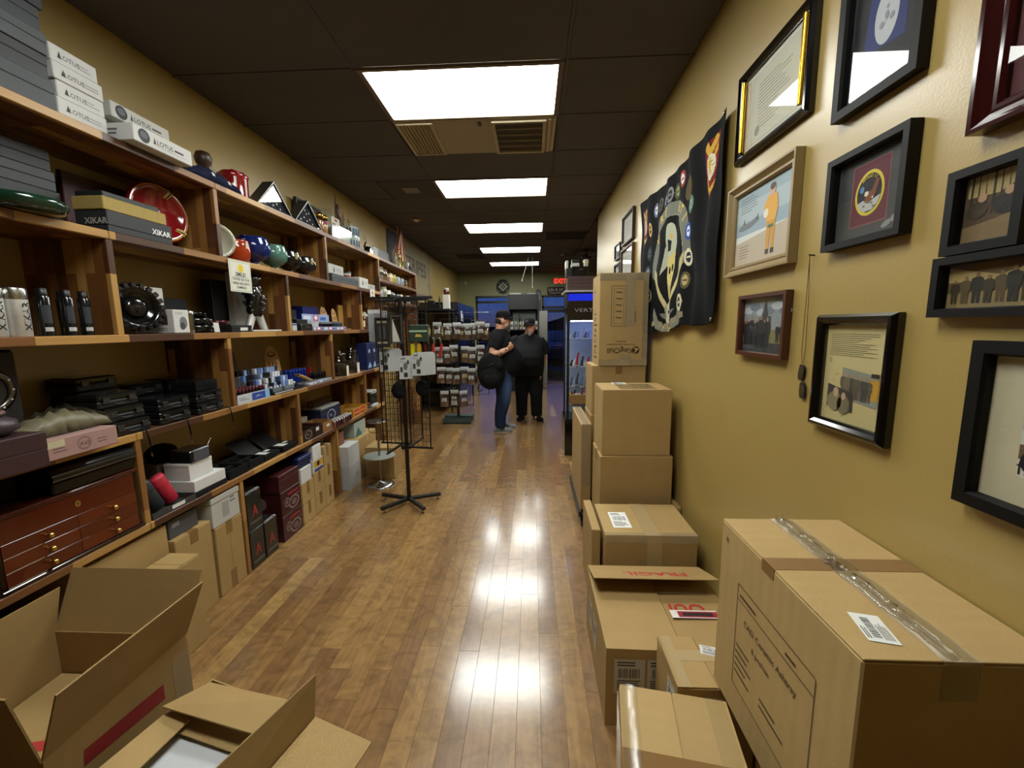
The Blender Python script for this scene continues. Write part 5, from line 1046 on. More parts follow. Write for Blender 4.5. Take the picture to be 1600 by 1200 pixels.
t = thing('price_tag', 'small white string tag hanging at the middle shelf front', 'tag', (-1.868, 2.385, Z2 + .003)); obj('tag', G(TR(0, 0, 0, 0, 0, -.1)).c('#c9c9c6').box(-.0, .0015, 0, .042, 0, .055), 'paper', t); obj('string', G().c('#8b8b88').cyl((-.004, .02, .052), (-.05, .01, .085), .0008, n=5), 'fabric', t)
shelfbox('little black box with white price sticker on the middle shelf', -1.868, .12, 2.53, 2.72, Z2 + .001, 1.625, '#17191b', 'satin', .5, lambda t, hw, hd, h: obj('price_sticker', G(XP(hw + .001)).c('#d0d0cc').rect(-.02, .05, .008, .028), 'ink', t))
# black skeletal display on white base
t = thing('sculpture_display', 'tall black sculpted lighter display with white legs on a white base', 'display', (-1.965, 2.91, Z2 + .0005)); t.scale = (1, 1, .96)
obj('base', G().c('#cfcfca').box(-.085, .085, -.155, .165, 0, .012, .004), 'gloss', t)
for a in (-1, 1): obj('leg', G().c('#c4c4c0').loft([[(-.0 + q[0] * .018, a * (.028 + .02 * k) + q[1] * (.016 + .006 * (3 - k) * .5), .013 + (3 - k) * .04) for q in ((-1, -1), (1, -1), (1, 1), (-1, 1))] for k in (0, 1, 2, 3)][::-1]), 'gloss', t)
g = G().c('#111214'); r = random.Random(11)
for k in range(46):
    a = r.uniform(0, 6.28); zz = .12 + .22 * r.random(); rr = .05 + .035 * r.random(); g.c(r.choice(('#0f1012', '#17181b', '#1c1d20', '#8c8d90'))).ell((rr * .6 * math.cos(a), rr * 1.15 * math.sin(a), zz), .014, .016, .013, 7, 4)
g.c('#101113').lathe([(.05, .11), (.07, .15), (.06, .2), (.075, .25), (.055, .3), (.04, .33)], n=12, sx=.7); obj('body', g, 'gloss', t)
g = G().c('#121315').lathe([(.03, .31), (.05, .34), (.055, .38), (.04, .415), (.004, .42)], n=14, sx=.8).chain([(0, .04, .39), (0, .075, .405), (.01, .09, .43)], [.012, .008, .002], 6).chain([(0, -.04, .39), (0, -.075, .40), (.01, -.09, .42)], [.012, .008, .002], 6); hd_ = obj('head', g, 'gloss', t)
obj('eye', G().c('#b9babc').ell((.042, -.018, .385), .006, .013, .006, 8, 5).ell((.042, .018, .385), .006, .013, .006, 8, 5), 'gloss', hd_)
shelfbox('white upright panel box behind the black sculpted display', -2.06, .05, 2.84, 3.0, Z2 + .001, 1.99, '#b3b3ae', 'paper', 0); shelfbox('tall black box leaning behind the sculpted display', -2.12, .08, 2.72, 2.9, Z2 + .001, 1.93, '#0e0f10', 'satin', 0)
# lighters and blue trays in the next bay
def lighter(t, x, y, z, c, h=.06, w=.012, top='#9a9a98', mat='satin', name='lighter_body'):
    obj(name, G().c(c).box(x - w, x + w, y - w, y + w, z, z + h, .002).c(top).box(x - w * .8, x + w * .8, y - w * .8, y + w * .8, z + h, z + h * 1.28, .001), mat, t)
ORD = ['first', 'second', 'third', 'fourth', 'fifth', 'sixth', 'seventh', 'eighth', 'ninth']
def lighter_set(label, x, y, z, nx, ny, cols, h=.06, dx=.03, dy=.03, group=None, tops='#b9b9b6'):
    """lighters standing in a tray: every lighter a thing"""
    protos = {}
    k = 0
    for i in range(nx):
        for j in range(ny):
            c = cols[k % len(cols)]; k += 1
            if c not in protos:
                t = thing('lighter', '%s, %s row, %s from left' % (label, ('back', 'front')[i == nx - 1] if nx < 3 else ('back', 'middle', 'front')[i], ORD[j]), 'lighter', (x + i * dx, y + j * dy, z), group=group); protos[c] = t
                obj('case', G().c(c).box(-.01, .01, -.01, .01, 0, h, .002), 'gloss', t); obj('cap', G().c(tops).box(-.009, .009, -.009, .009, h, h + .016, .002), 'satin', t)
            else: dup(protos[c], (x + i * dx, y + j * dy, z), label='%s, %s row, %s from left' % (label, ('back', 'front')[i == nx - 1] if nx < 3 else ('back', 'middle', 'front')[i], ORD[j]))
def tray(label, x0, x1, y0, y1, z, h, c, band=None, cat='tray', name='display_tray', fc=None, fh=None):
    t = thing(name, label, cat, ((x0 + x1) / 2, (y0 + y1) / 2, z)); hw, hd = (x1 - x0) / 2, (y1 - y0) / 2; fh = fh or h
    obj('tray', G().c(c).box(-hw, hw, -hd, hd, 0, .003).box(hw - .002, hw, -hd, hd, .003, fh).box(-hw, -hw + .002, -hd, hd, .003, h).box(-hw, hw, -hd, -hd + .002, .003, h).box(-hw, hw, hd - .002, hd, .003, h), 'paper', t)
    if band: obj('print', band(G(XP(hw + .0008)), hd, fh), 'ink', t)
    return t
shelfbox('blue box with white emblem standing at the back of the lighter bay', -2.08, .1, 3.74, 4.02, Z2 + .001, 1.80, '#13226b', 'satin', 0, lambda t, hw, hd, h: obj('emblem', G(XP(hw + .001)).c('#c9cfe0').rect(-.03, .03, .04, .055).rect(-.006, .006, .055, .1).poly([(-.03, .07), (0, .1), (.03, .07), (0, .08)], .0003), 'ink', t))
shelfbox('black box behind the black lighter stand in the lighter bay', -2.06, .1, 3.28, 3.6, Z2 + .001, 1.76, '#0f1012', 'satin', 0)
t = thing('lighter_stand', 'stepped black stand of silver-topped lighters by the upright', 'display', (-1.97, 3.34, Z2)); g = G().c('#101112'); [g.box(-.07 + .035 * k, -.035 + .035 * k + .02, -.1, .12, 0, .11 - .03 * k, .002) for k in range(3)]; obj('stand', g, 'satin', t)
g = G(); r = random.Random(5)
for k in range(14): g.c(r.choice(('#c9c9c6', '#8a8a88', '#2c2c2c'))).box(-.06 + .035 * (k % 3), -.045 + .035 * (k % 3), -.09 + .042 * (k // 3), -.075 + .042 * (k // 3), .11 - .03 * (k % 3), .135 - .03 * (k % 3), .002)
tag(obj('lighter_tops', g, 'metal', t), kind='stuff')
shelfbox('small white and blue can-shaped pack at the foot of the lighter bay upright', -1.875, .05, 3.21, 3.27, Z2 + .001, 1.64, '#b9bdc6', 'paper', 0, lambda t, hw, hd, h: obj('band', G(XP(hw + .001)).c('#2a3f86').rect(-hd, hd, h * .75, h * .95), 'ink', t))
shelfbox('long black box on the silver display in the lighter bay', -1.92, .1, 3.35, 3.52, 1.641, 1.675, '#131415', 'satin', 0)
t = thing('silver_display', 'small silver metal display with a black oval opening in the lighter bay', 'display', (-1.93, 3.43, Z2)); obj('shell', G().c('#83837f').box(-.05, .05, -.08, .09, 0, .058, .008), 'metal', t); obj('opening', G(XP(.0508)).c('#101010').disc(.01, .03, .04, .014, 0, 18), 'ink', t)
def uk(g, hd, h):
    g.c('#8fa6cc').rect(-hd, hd, 0, h, 0).c('#c9cede').rect(-hd * .9, -hd * .35, h * .3, h * .8, .0003).c('#b8414a').poly([(-.03, h * .1), (.05, h * .1), (.06, h * .9), (-.04, h * .9)], .0005).c('#dfe2ea').disc(.01, h * .55, .03, h * .3, .0007, 14).c('#3a5aa8').rect(hd * .4, hd * .9, h * .2, h * .7, .0003); return g
t = thing('backing_card', 'pale blue and red header card behind the lighters', 'card', (-1.99, 3.78, Z2)); obj('card', G().c('#93a6c8').box(-.003, 0, -.22, .26, 0, .145), 'paper', t); obj('print', uk(G(XP(.001, 0, .08)), .22, .062), 'ink', t)
for k, (y0, y1, lb) in enumerate(((3.52, 3.68, 'nearest'), (3.70, 3.93, 'middle'), (3.95, 4.15, 'farthest'))): tray('pale blue printed lighter tray in the middle shelf bay, %s of three' % lb, -1.96, -1.875, y0, y1, Z2, .032, '#9aa9d0', uk)
lighter_set('silver lighter in pale blue trays', -1.94, 3.545, Z2 + .004, 2, 4, ['#c9ccd2'], .06, .035, .033, 'silver lighters in blue trays')
lighter_set('black lighter in pale blue trays', -1.94, 3.72, Z2 + .004, 2, 6, ['#101113'], .055, .035, .035, 'black lighters in blue trays', '#8b8b88'); lighter_set('slate lighter in farthest blue tray', -1.94, 3.97, Z2 + .004, 2, 5, ['#3c434d'], .06, .035, .035, 'slate lighters in blue trays', '#6e7580')
def paddle(label, x, y, z, h, w, lean=.2, yaw=-.3, roll=0.0):
    t = thing('wooden_paddle', label, 'paddle', (x, y, z)); T = Matrix.Rotation(yaw, 4, 'Z') @ Matrix.Rotation(-lean, 4, 'Y') @ Matrix.Rotation(roll, 4, 'X') @ XP(0)
    pts = [(-w / 2, 0), (w / 2, 0), (w / 2, h * .6)] + [(w / 2 * math.cos(a), h * .6 + h * .4 * math.sin(a)) for a in [PI * k / 12 for k in range(1, 12)]] + [(-w / 2, h * .6)]
    obj('board', G(T).c('#b5894e').prism(pts, 0, .01), 'satin', t); g = G(T @ Matrix.Translation((0, 0, .011))).c('#2c2016').disc(0, h * .8, w * .28, h * .06, 0, 18).c('#c79a5c').disc(0, h * .81, w * .2, h * .035, .0004, 14).c('#2c2016')
    for k in (-1, 0, 1): g.rect(k * w * .22 - w * .04, k * w * .22 + w * .04, h * .45, h * .62, .0002)
    g.rect(-w * .35, w * .35, h * .36, h * .39, .0002); obj('burned_marks', g, 'ink', t)
paddle('light wooden paddle-shaped display standing behind the header card, left one', -2.06, 4.12, Z2, .235, .09); paddle('light wooden paddle-shaped display, slimmer right one in the lighter bay', -2.02, 4.24, Z2, .22, .055, yaw=-.5)
t = thing('wooden_easel', 'leaning light wood strip easel at the right end of the lighter bay', 'easel', (-2.05, 4.42, Z2)); obj('board', G().c('#a27c3c').box(-.01, .01, -.05, .05, 0, .26, .003), 'satin', t); obj('foot', G().c('#b58d4e').chain([(0, 0, .01), (.12, -.04, .008)], .008, 6), 'satin', t)
for i, (y, lb) in enumerate(((4.70, 'glass cookie jar with pale lid on the middle shelf beyond the last upright'), (4.86, 'second glass jar on the middle shelf near the wire rack'))):
    t = thing('glass_jar', lb, 'jar', (-1.97, y, Z2)); obj('glass_body', G().c('#ffffff').lathe([(.05, 0), (.06, .01), (.062, .12), (.05, .15)], n=18), 'jar_glass', t); obj('lid', G().c('#a7a79c').lathe([(.052, .15), (.056, .165), (.03, .18), (.02, .2), (.002, .205)], n=18), 'gloss', t); obj('card', G(XP(.0635)).c('#c4c0ac').rect(-.025, .025, .03, .1), 'ink', t)

# ================================================================ fourth level
t = thing('round_dial', 'silver-rimmed round dial on a dark board at the far left shelf end', 'dial', (-2.0, 1.39, Z3)); obj('board', G().c('#17120f').box(-.06, .0, -.12, .13, 0, .41, .01), 'darkbox', t)
T = XP(.0015, .02, .26); obj('rim', G(T).c('#77756f').lathe([(.085, 0), (.085, .012), (.07, .014), (.062, .008), (.062, 0)], n=36), 'metal', t); obj('face', G(T).c('#23211f').disc(0, 0, .061, w=.004, n=30), 'satin', t)
g = G(T).c('#b9b4a8'); [g.disc(.074 * math.cos(2 * PI * k / 12), .074 * math.sin(2 * PI * k / 12), .004, w=.0145, n=6) for k in range(12)]; obj('studs', g, 'ink', t)
shelfbox('maroon flat box jutting over the shelf edge at far left', -1.74, .22, 1.18, 1.372, Z3 + .001, 1.245, '#3a2629', 'satin', .5, rz=0)
def mon(t, hw, hd, h):
    g = G(XP(hw + .0008)).c('#3a2a2a'); n = 30
    for rr in (.026, .022): g.add([(q * math.cos(2 * PI * i / n), h * .5 + q * math.sin(2 * PI * i / n), 0) for q in (rr - .0012, rr) for i in range(n)], [(i, (i + 1) % n, n + (i + 1) % n, n + i)[::-1] for i in range(n)])
    g.text('AVI', .0, h * .37, .024); lines(g, -.11, -.05, h * .3, h * .6, 2, '#5a3f3c', 0, .25, 3); lines(g, .05, .11, h * .3, h * .6, 2, '#5a3f3c', 0, .25, 4); g.c('#b8b08e').rect(-hd * .93, -hd * .5, h * .6, h * .93, .0002); obj('print', g, 'ink', t)
shelfbox('dusty pink box with round monogram on the shelf above the humidor chest', -1.775, .20, 1.385, 1.655, Z3 + .001, 1.20, '#a17f78', 'paper', 0, mon)
g = G(); rings = []; r = random.Random(12)
for i in range(16):
    y = 1.385 + .30 * i / 15; hh = .03 + .065 * math.sin(PI * (i + .5) / 16) + .014 * math.sin(i * 2.3); rings.append([(-1.80 - .02 * r.random(), y, 1.206), (-1.83, y, 1.206 + hh * .7 + .01 * r.random()), (-1.88 + .01 * r.random(), y, 1.206 + hh), (-1.91, y, 1.206 + hh * (.7 + .3 * r.random())), (-1.94, y, 1.206 + hh * .8), (-1.96, y, 1.206)])
t = thing('plastic_bag', 'crumpled clear plastic bag with pale contents on the pink and maroon boxes', 'bag', (0, 0, 0)); obj('contents', G().c('#7d7358').loft([[(-1.92 + (p[0] + 1.92) * .8, p[1], 1.206 + (p[2] - 1.206) * .8) for p in rr] for rr in rings], True), 'satin', t); obj('film', G().loft(rings, False), 'clear_plastic', t)
t = thing('mauve_bundle', 'dark mauve wrapped bundle on the maroon box', 'bundle', (-1.85, 1.28, 1.246)); obj('body', G().c('#3d2e33').lathe([(.05, 0), (.085, .02), (.08, .05), (.03, .075), (.002, .078)], n=16), 'satin', t); obj('ring', G().c('#6a4f4c').chain([(.05 * math.cos(2 * PI * k / 14), .05 * math.sin(2 * PI * k / 14), .078) for k in range(15)], .008, 6), 'satin', t)
# black latch cases: one prototype, many copies
def mk_case(label, loc):
    t = thing('black_case', label, 'case', loc, group='black latch cases'); w, d_, h = .16, .19, .062
    obj('bottom', G().c('#141516').box(-w, 0, 0, d_, 0, h * .55, .006), 'satin', t); obj('lid', G().c('#101112').box(-w, 0, 0, d_, h * .56, h, .006).box(-w + .015, -.015, .015, d_ - .015, h, h + .003, .001), 'gloss', t)
    for y in (.035, .155): obj('latch', G().c('#2c2d2e').box(0, .006, y - .016, y + .016, h * .35, h * .8, .002), 'gloss', t)
    obj('handle', G().c('#1b1c1d').chain([(.002, .07, h * .3), (.012, .078, h * .25), (.012, .112, h * .25), (.002, .12, h * .3)], .003, 6), 'satin', t)
    return t
spots = [(-1.87, 1.725, 0, 'front left stack'), (-1.885, 1.715, 1, 'front left stack'), (-1.90, 1.705, 2, 'front left stack'), (-1.872, 1.968, 0, 'second stack'), (-1.876, 1.972, 1, 'second stack'), (-1.872, 2.21, 0, 'stack by the upright'), (-1.876, 2.212, 1, 'stack by the upright'),
         (-2.08, 1.80, 0, 'back row, left'), (-2.085, 1.80, 1, 'back row, left'), (-2.08, 1.80, 2, 'back row, left'), (-2.085, 1.79, 3, 'back row, left'), (-2.08, 2.04, 0, 'back row, centre'), (-2.08, 2.04, 1, 'back row, centre'), (-2.085, 2.045, 2, 'back row, centre'), (-2.08, 2.28, 0, 'back row, right'), (-2.08, 2.28, 1, 'back row, right'), (-2.085, 2.275, 2, 'back row, right')]
LN = ['bottom', 'second', 'third', 'top']; c0 = None; tops = {}
for x, y, k, s_ in spots: tops[s_] = max(tops.get(s_, 0), k)
for x, y, k, s_ in spots:
    lb = 'black latch case, %s one of the %s on the fourth shelf' % ('uppermost' if k == tops[s_] else LN[k], s_)
    if c0 is None: c0 = mk_case(lb, (x, y, Z3 + .001))
    else: dup(c0, (x, y, Z3 + .001 + k * .0655), label=lb)
shelfbox('small black tool box with silver corners on the fourth-shelf upright stack', -1.88, .15, 2.22, 2.38, Z3 + .133, Z3 + .19, '#141517', 'gloss', .5)
for k, (y, lb) in enumerate(((1.86, 'first'), (2.1, 'second'), (2.42, 'third'))):
    t = thing('dangling_cord', 'short black cord dangling over the fourth shelf edge, %s from left' % lb, 'cord', (-1.852, y, Z3 - .1)); obj('cord', G().c('#0e0e0e').chain([(-.03, 0, .108), (.0, .002, .105), (.004, .006, .07), (.002, .014, .02), (.004, .012, -.01)], .0035, 6), 'fabric', t); obj('aglet', G().c('#9b9b98').cyl((.004, .012, -.01), (.004, .013, -.03), .003, n=6), 'metal', t)
# lighter bay of the fourth shelf
t = thing('easel_stand', 'black folding stand with a bright red panel on the fourth shelf', 'display', (-2.13, 2.60, Z3 + .004)); T = Matrix.Rotation(-.15, 4, 'Y')
obj('back_panel', G(T).c('#161718').box(-.02, 0, 0, .26, 0, .3, .004), 'satin', t); obj('side_panel', G(T @ TR(0, .14, 0, -.5)).c('#33332f').box(-.01, .006, 0, .13, 0, .31, .003), 'satin', t); obj('red_panel', G(T @ TR(.02, .15, .03, -.1)).c('#a81416').add([(0, 0, 0), (0, .09, 0), (0, .02, .22)], [(0, 1, 2)]), 'satin', t); obj('clip', G(T).c('#b9b9b6').box(-.01, .012, .19, .225, .3, .325, .003), 'metal', t)
t = thing('blue_tube', 'dark blue cylinder with silver top beside the fourth-shelf upright', 'canister', (-1.945, 2.545, Z3)); obj('tube', G().c('#1a2050').lathe([(.024, 0), (.024, .17)], n=18), 'satin', t); obj('top', G().c('#9a9c9e').lathe([(.0245, .17), (.0245, .235), (.004, .24)], n=18), 'metal', t)
def tb(g, hd, h): g.c('#b7bac0').rect(-hd, -hd * .2, 0, h).c('#1f3f93').rect(-hd * .15, hd * .7, h * .1, h * .9, .0003).c('#7fb0d8').rect(hd * .7, hd, 0, h, .0004).c('#c9cde0').poly([(hd * .0, h * .35), (hd * .25, h * .6), (hd * .55, h * .4), (hd * .3, h * .5)], .0006); lines(g, -hd * .9, -hd * .3, h * .3, h * .7, 2, '#77797c', .0004); return g
tray('white and blue printed display tray full of dark torch lighters', -2.02, -1.868, 2.515, 2.84, Z3, .035, '#b5b8be', tb, fh=.06)
lighter_set('torch lighter in white and blue tray', -1.99, 2.545, Z3 + .004, 3, 9, ['#121214', '#121214', '#3a1418'], .068, .045, .034, 'torch lighters in the white and blue tray', '#5a2428')
for k, (y, x, lb) in enumerate(((2.82, -1.97, 'nearer'), (3.0, -1.97, 'middle'), (3.11, -1.95, 'farther'))):
    t = thing('stepped_display', 'stepped grey-blue lighter display of the fourth shelf, %s of three' % lb, 'display', (x, y, Z3)); g = G()
    for s_ in range(4): g.c(('#75797f', '#6b7078')[s_ % 2]).box(-.09 + .04 * s_, -.05 + .04 * s_, -.065, .065, 0, .15 - .035 * s_, .002)
    obj('steps', g, 'satin', t); r = random.Random(k)
    for s_ in range(4):
        for j in range(4): obj('lighter', G().c(r.choice(('#8ea4cf', '#c9cdd8', '#2c3350', '#14151a', '#5a7ab8', '#d4d6da'))).box(-.012, .012, -.013, .013, 0, .038, .002), 'gloss', t, (-.07 + .04 * s_, -.052 + .035 * j, .151 - .035 * s_))
tray('dark tray of small price cards at the fourth shelf edge, under stepped displays', -1.93, -1.868, 2.90, 3.28, Z3, .02, '#1a1b1d', lambda g, hd, h: lines(g.c('#fff0f0'), -hd, hd, 0, h, 1, '#b9babc', 0, .4) or g)
lighter_set('dark white-capped lighter in low tray', -1.915, 2.93, Z3 + .004, 1, 9, ['#23262e', '#4a2230'], .04, .03, .037, 'small dark lighters in the low tray', '#c4c8d0')
paddle('light wooden paddle with burned slots standing in the fourth shelf', -2.075, 3.25, Z3 + .0, .345, .13, lean=.15, yaw=-.35)
t = thing('wooden_knife', 'wooden-handled cutter lying across the fourth shelf tray', 'knife', (-1.93, 3.32, Z3 + .066)); obj('handle', G(Matrix.Rotation(-.3, 4, 'X')).c('#8b6a3a').chain([(0, 0, .03), (0, .09, .024), (.01, .19, .018)], [.016, .02, .014], 10), 'satin', t); obj('blade_guard', G().c('#2a2018').box(-.01, .01, -.06, 0, .025, .045, .003), 'satin', t)
shelfbox('slim dark box supporting the wooden-handled cutter', -1.90, .09, 3.27, 3.55, Z3 + .001, Z3 + .035, '#3a3c42', 'satin', 0)
lighter_set('cobalt lighter at fourth shelf back', -2.1, 3.43, Z3 + .001, 2, 6, ['#14308c'], .11, .04, .045, 'cobalt lighters at the back', '#2c4cb0'); lighter_set('red lighter at fourth shelf back', -2.05, 3.70, Z3 + .001, 1, 2, ['#a01820'], .11, .03, .03, 'red lighters at the back', '#7a1016')
lighter_set('black pipe lighter, fourth shelf', -1.98, 3.60, Z3 + .001, 2, 5, ['#0f1012'], .07, .045, .042, 'black pipe lighters', '#1c1d1f')
shelfbox('long grey low tray box at the shelf edge before the tobacco jars', -1.87, .07, 3.36, 3.78, Z3 + .001, Z3 + .022, '#8b8f9a', 'satin', 0, lambda t, hw, hd, h: obj('price_cards', G(XP(hw + .001)).c('#c9ccd4').rect(-.18, -.08, .003, .019).rect(-.02, .03, .003, .019).c('#1f2f6a').disc(-.12, .011, .01, .006, .0004, 12), 'ink', t))
for i, (y, x, h, lb) in enumerate(((3.90, -1.99, .19, 'first'), (4.13, -1.96, .20, 'second'), (4.42, -1.97, .215, 'third'))):
    t = thing('tobacco_jar', 'big glass jar half full of dark tobacco, %s from left on the fourth shelf' % lb, 'jar', (x, y, Z3)); R_ = .085 if i else .07
    obj('glass_body', G().c('#ffffff').lathe([(R_ * .95, 0), (R_, .01), (R_, h * .8), (R_ * .8, h * .92), (R_ * .78, h)], n=24), 'jar_glass', t); obj('tobacco', G().c('#22150f').lathe([(.002, .005), (R_ * .94, .006), (R_ * .94, h * .55), (R_ * .5, h * .6), (.002, h * .58)], n=20), 'fabric', t)
    obj('lid', G().c('#b4b8b0').lathe([(R_ * .82, h), (R_ * .88, h + .012), (R_ * .7, h + .03), (.02, h + .034), (.022, h + .05), (.002, h + .056)], n=24), 'jar_glass', t); obj('scoop_card', G().c('#cfccc0').box(R_ + .001, R_ + .003, -.02 - .01 * i, .02, .0, h * .5), 'paper', t)
for k in range(3): shelfbox('navy blue upright carton with white emblem behind the wire rack, %s of three' % ['left', 'middle', 'right'][k], -1.88 - .0, .14, 4.66 + .2 * k * .75, 4.80 + .2 * k * .75, Z3 + .001, 1.425, ('#1a2552', '#151d42', '#141b3c')[k], 'satin', 0, lambda t, hw, hd, h: obj('emblem', G(XP(hw + .001)).c('#b9c4dc').poly(star(0, h * .7, .03)).c('#8ea6cc').poly([(-.06, .02), (.05, .02), (.0, .09)], .0002).c('#0e1430').rect(-.05, .05, .12, .18), 'ink', t), group='navy upright cartons')

# ================================================================ fifth level: humidor chest and friends
t = thing('humidor_chest', 'big glossy mahogany humidor chest with six drawer fronts and brass knobs', 'humidor', (-1.868, 1.262, Z4)); W_ = .54; D_ = .36; Hh = .27
obj('carcass', G().c('#1c0d09').box(-D_, -.012, 0, W_, 0, Hh, .004).box(-D_, .0, 0, .018, 0, Hh, .002).box(-D_, .0, W_ - .018, W_, 0, Hh, .002), 'gloss', t); obj('base_moulding', G().c('#240f0a').box(-D_ - .002, .010, -.004, W_ + .004, 0, .016, .003), 'gloss', t); obj('lid', G().c('#43190d').box(-D_ - .002, .006, -.003, W_ + .003, Hh, Hh + .018, .005), 'gloss', t)
knob = mk_mesh('knob', G(Matrix.Rotation(PI / 2, 4, 'Y')).c('#d9b565').lathe([(.0045, 0), (.0045, .008), (.010, .012), (.011, .018), (.007, .024), (.001, .025)], n=14), 'metal')
top_ = obj('fall_front', G().c('#53200f').box(-.012, .0, .019, W_ - .019, .182, Hh - .001, .001), 'gloss', t); obj('escutcheon', G(XP(.0008, .278, .225)).c('#d9c38a').disc(0, 0, .011, .014, .0, 16).c('#1c120c').disc(0, .003, .003, .003, .0004, 8).rect(-.0012, .0012, -.006, .002, .0004), 'metal', top_)
for k, z in enumerate((.018, .0725, .127)):
    for s_ in (0, 1):
        y0 = .019 + s_ * (W_ / 2 - .018); y1 = y0 + W_ / 2 - .0195; d_ = obj('drawer', G().c(('#521f0f', '#5c2612')[(k + s_) % 2]).box(-.012, .001, y0, y1, z, z + .053, .0008), 'gloss', t)
        obj('knob', knob, None, d_, (.001, (.158, .408)[s_], z + .024))
        if s_ == 0: obj('inlay_line', G().c('#c9b79a').box(.0006, .0016, y0 + .002, y0 + .12, z - .0006, z + .0006), 'satin', d_)
t = thing('black_humidor_case', 'glossy black case with rounded lid and white label on the humidor chest', 'case', (-1.866, 1.462, .9605)); obj('body', G().c('#0c0d0e').box(-.25, 0, 0, .335, 0, .05, .006), 'gloss', t)
def rr(y): return [(-.25, y, .05), (.008, y, .05), (.012, y, .07), (-.006, y, .098), (-.05, y, .112), (-.2, y, .112), (-.25, y, .09)]
obj('lid', G().c('#0d0e10').loft([rr(-.004), rr(.01), rr(.33), rr(.34)]), 'gloss', t); obj('label', G(TR(-.05, .2, .1135)).c('#cfcfca').rect(-.025, .02, 0, .09), 'ink', t)
shelfbox('dark box lying at the back left on the humidor chest', -2.0, .2, 1.27, 1.45, .961, 1.04, '#0e0e0e', 'darkbox', .5)
# next bay: cylinders, white boxes, trays
tray('grey plastic tray with white price card under the leather tubes', -2.08, -1.868, 1.85, 2.12, Z4, .03, '#3d3c39', lambda g, hd, h: g.c('#d6d6d2').rect(-.02, .06, h * .2, h * .85, .0))
for k, (x, y, c, lb, l) in enumerate(((-1.935, 2.04, '#b32338', 'bright red leather cigar tube leaning in the grey tray', 0), (-1.93, 1.95, '#20282a', 'black leather cigar tube leaning in the grey tray', 0), (-2.02, 1.95, '#232e66', 'navy leather cigar tube behind the red and black ones', .02))):
    t = thing('cigar_tube', lb, 'case', (x, y, Z4 + .024 + l), rx=0, ry=0); T = Matrix.Rotation(-.42, 4, 'Y') @ Matrix.Rotation(.0, 4, 'X')
    T = Matrix.Rotation(.38, 4, 'X') @ Matrix.Rotation(-.1, 4, 'Y')
    obj('tube', G(T).c(c).lathe([(.030, 0), (.033, .004), (.033, .11)], n=22, sx=.8, sy=1.1), 'leather', t); obj('cap', G(T).c(c).lathe([(.0335, .112), (.0335, .155), (.028, .165), (.002, .168)], n=22, sx=.8, sy=1.1), 'leather', t)
shelfbox('lower white shoebox-like box with black band in the bay right of the red tube', -1.869, .2, 2.125, 2.36, Z4 + .001, .70, '#15161a', 'paper', 0)
shelfbox('white box lid directly on the black band box', -1.871, .2, 2.12, 2.355, .701, .765, '#cdcdca', 'paper', 0); shelfbox('smaller white box stacked third in the bay with the webcam', -1.90, .15, 2.13, 2.30, .766, .86, '#d2d2cf', 'paper', .8)
t = thing('security_recorder', 'black boxed electronic device with stubby silver antenna topping the white boxes', 'device', (-1.92, 2.21, .861)); obj('body', G().c('#17181a').box(-.1, .03, -.07, .07, 0, .07, .006), 'gloss', t); obj('front', G(XP(.0308)).c('#4a4d55').rect(-.05, .06, .01, .062), 'satin', t); obj('antenna', G().c('#b9b9b6').chain([(.02, .06, .06), (.02, .085, .095)], .003, 6).ell((.02, .088, .1), .007, .007, .007, 8, 5), 'metal', t)
t = thing('folded_hat', 'folded black cap lying behind the boxed device', 'cap', (-2.125, 2.21, .861)); obj('crown', G().c('#0c0c0c').ell((0, 0, .04), .07, .085, .055, 16, 8), 'fabric', t); obj('peak', G().c('#0e0e0e').box(.04, .1, -.05, .05, .01, .016, .004), 'fabric', t)
shelfbox('white box stacked beneath the folded black cap', -1.99, .18, 2.08, 2.30, .766, .86, '#8f8f8b', 'paper') if False else None
shelfbox('pale storage box under the folded black cap', -2.075, .14, 2.12, 2.30, .671, .86, '#6f6f6b', 'paper', 0)
def foamtray(label, x, y, rz):
    t = thing('open_tray', label, 'tray', (x, y, Z4), rz); g = G().c('#131415').box(-.1, .1, -.085, .085, 0, .012).box(-.1, .1, -.085, -.07, .012, .055, .002).box(-.1, .1, .07, .085, .012, .055, .002).box(-.1, -.085, -.07, .07, .012, .055).box(.085, .1, -.07, .07, .012, .055).box(-.085, .085, -.008, .008, .012, .045).box(-.01, .01, -.07, .07, .012, .045); obj('foam_tray', g, 'fabric', t)
foamtray('black open foam tray at the shelf edge right of the white boxes', -1.975, 2.475, 0); foamtray('second black open foam tray right of the first one', -1.98, 2.66, 0)
for k, (x, y, c) in enumerate(((-2.0, 2.83, 'nearer'), (-2.0, 3.06, 'farther'))):
    t = thing('propped_folio', 'black folio propped open with silver edging, %s of the two' % c, 'folio', (x, y, Z4 + .007)); T = Matrix.Rotation(-.9, 4, 'Y')
    obj('cover', G(TR(.0, -.1, 0) @ T).c('#0f1011').box(-.006, 0, 0, .19, 0, .2, .003), 'leather', t); obj('edge_line', G(TR(.0, -.1, 0) @ T).c('#8f8f8b').box(0, .001, .008, .182, .192, .195).box(0, .001, .18, .183, .01, .192), 'metal', t); obj('base', G().c('#101112').box(.0, .12, -.1, .09, 0, .035, .004), 'fabric', t); obj('paper_slip', G(ZP(.0362)).c('#d0d0cc').rect(.02, .1, -.07, .0).rect(.03, .06, .02, .07), 'ink', t)
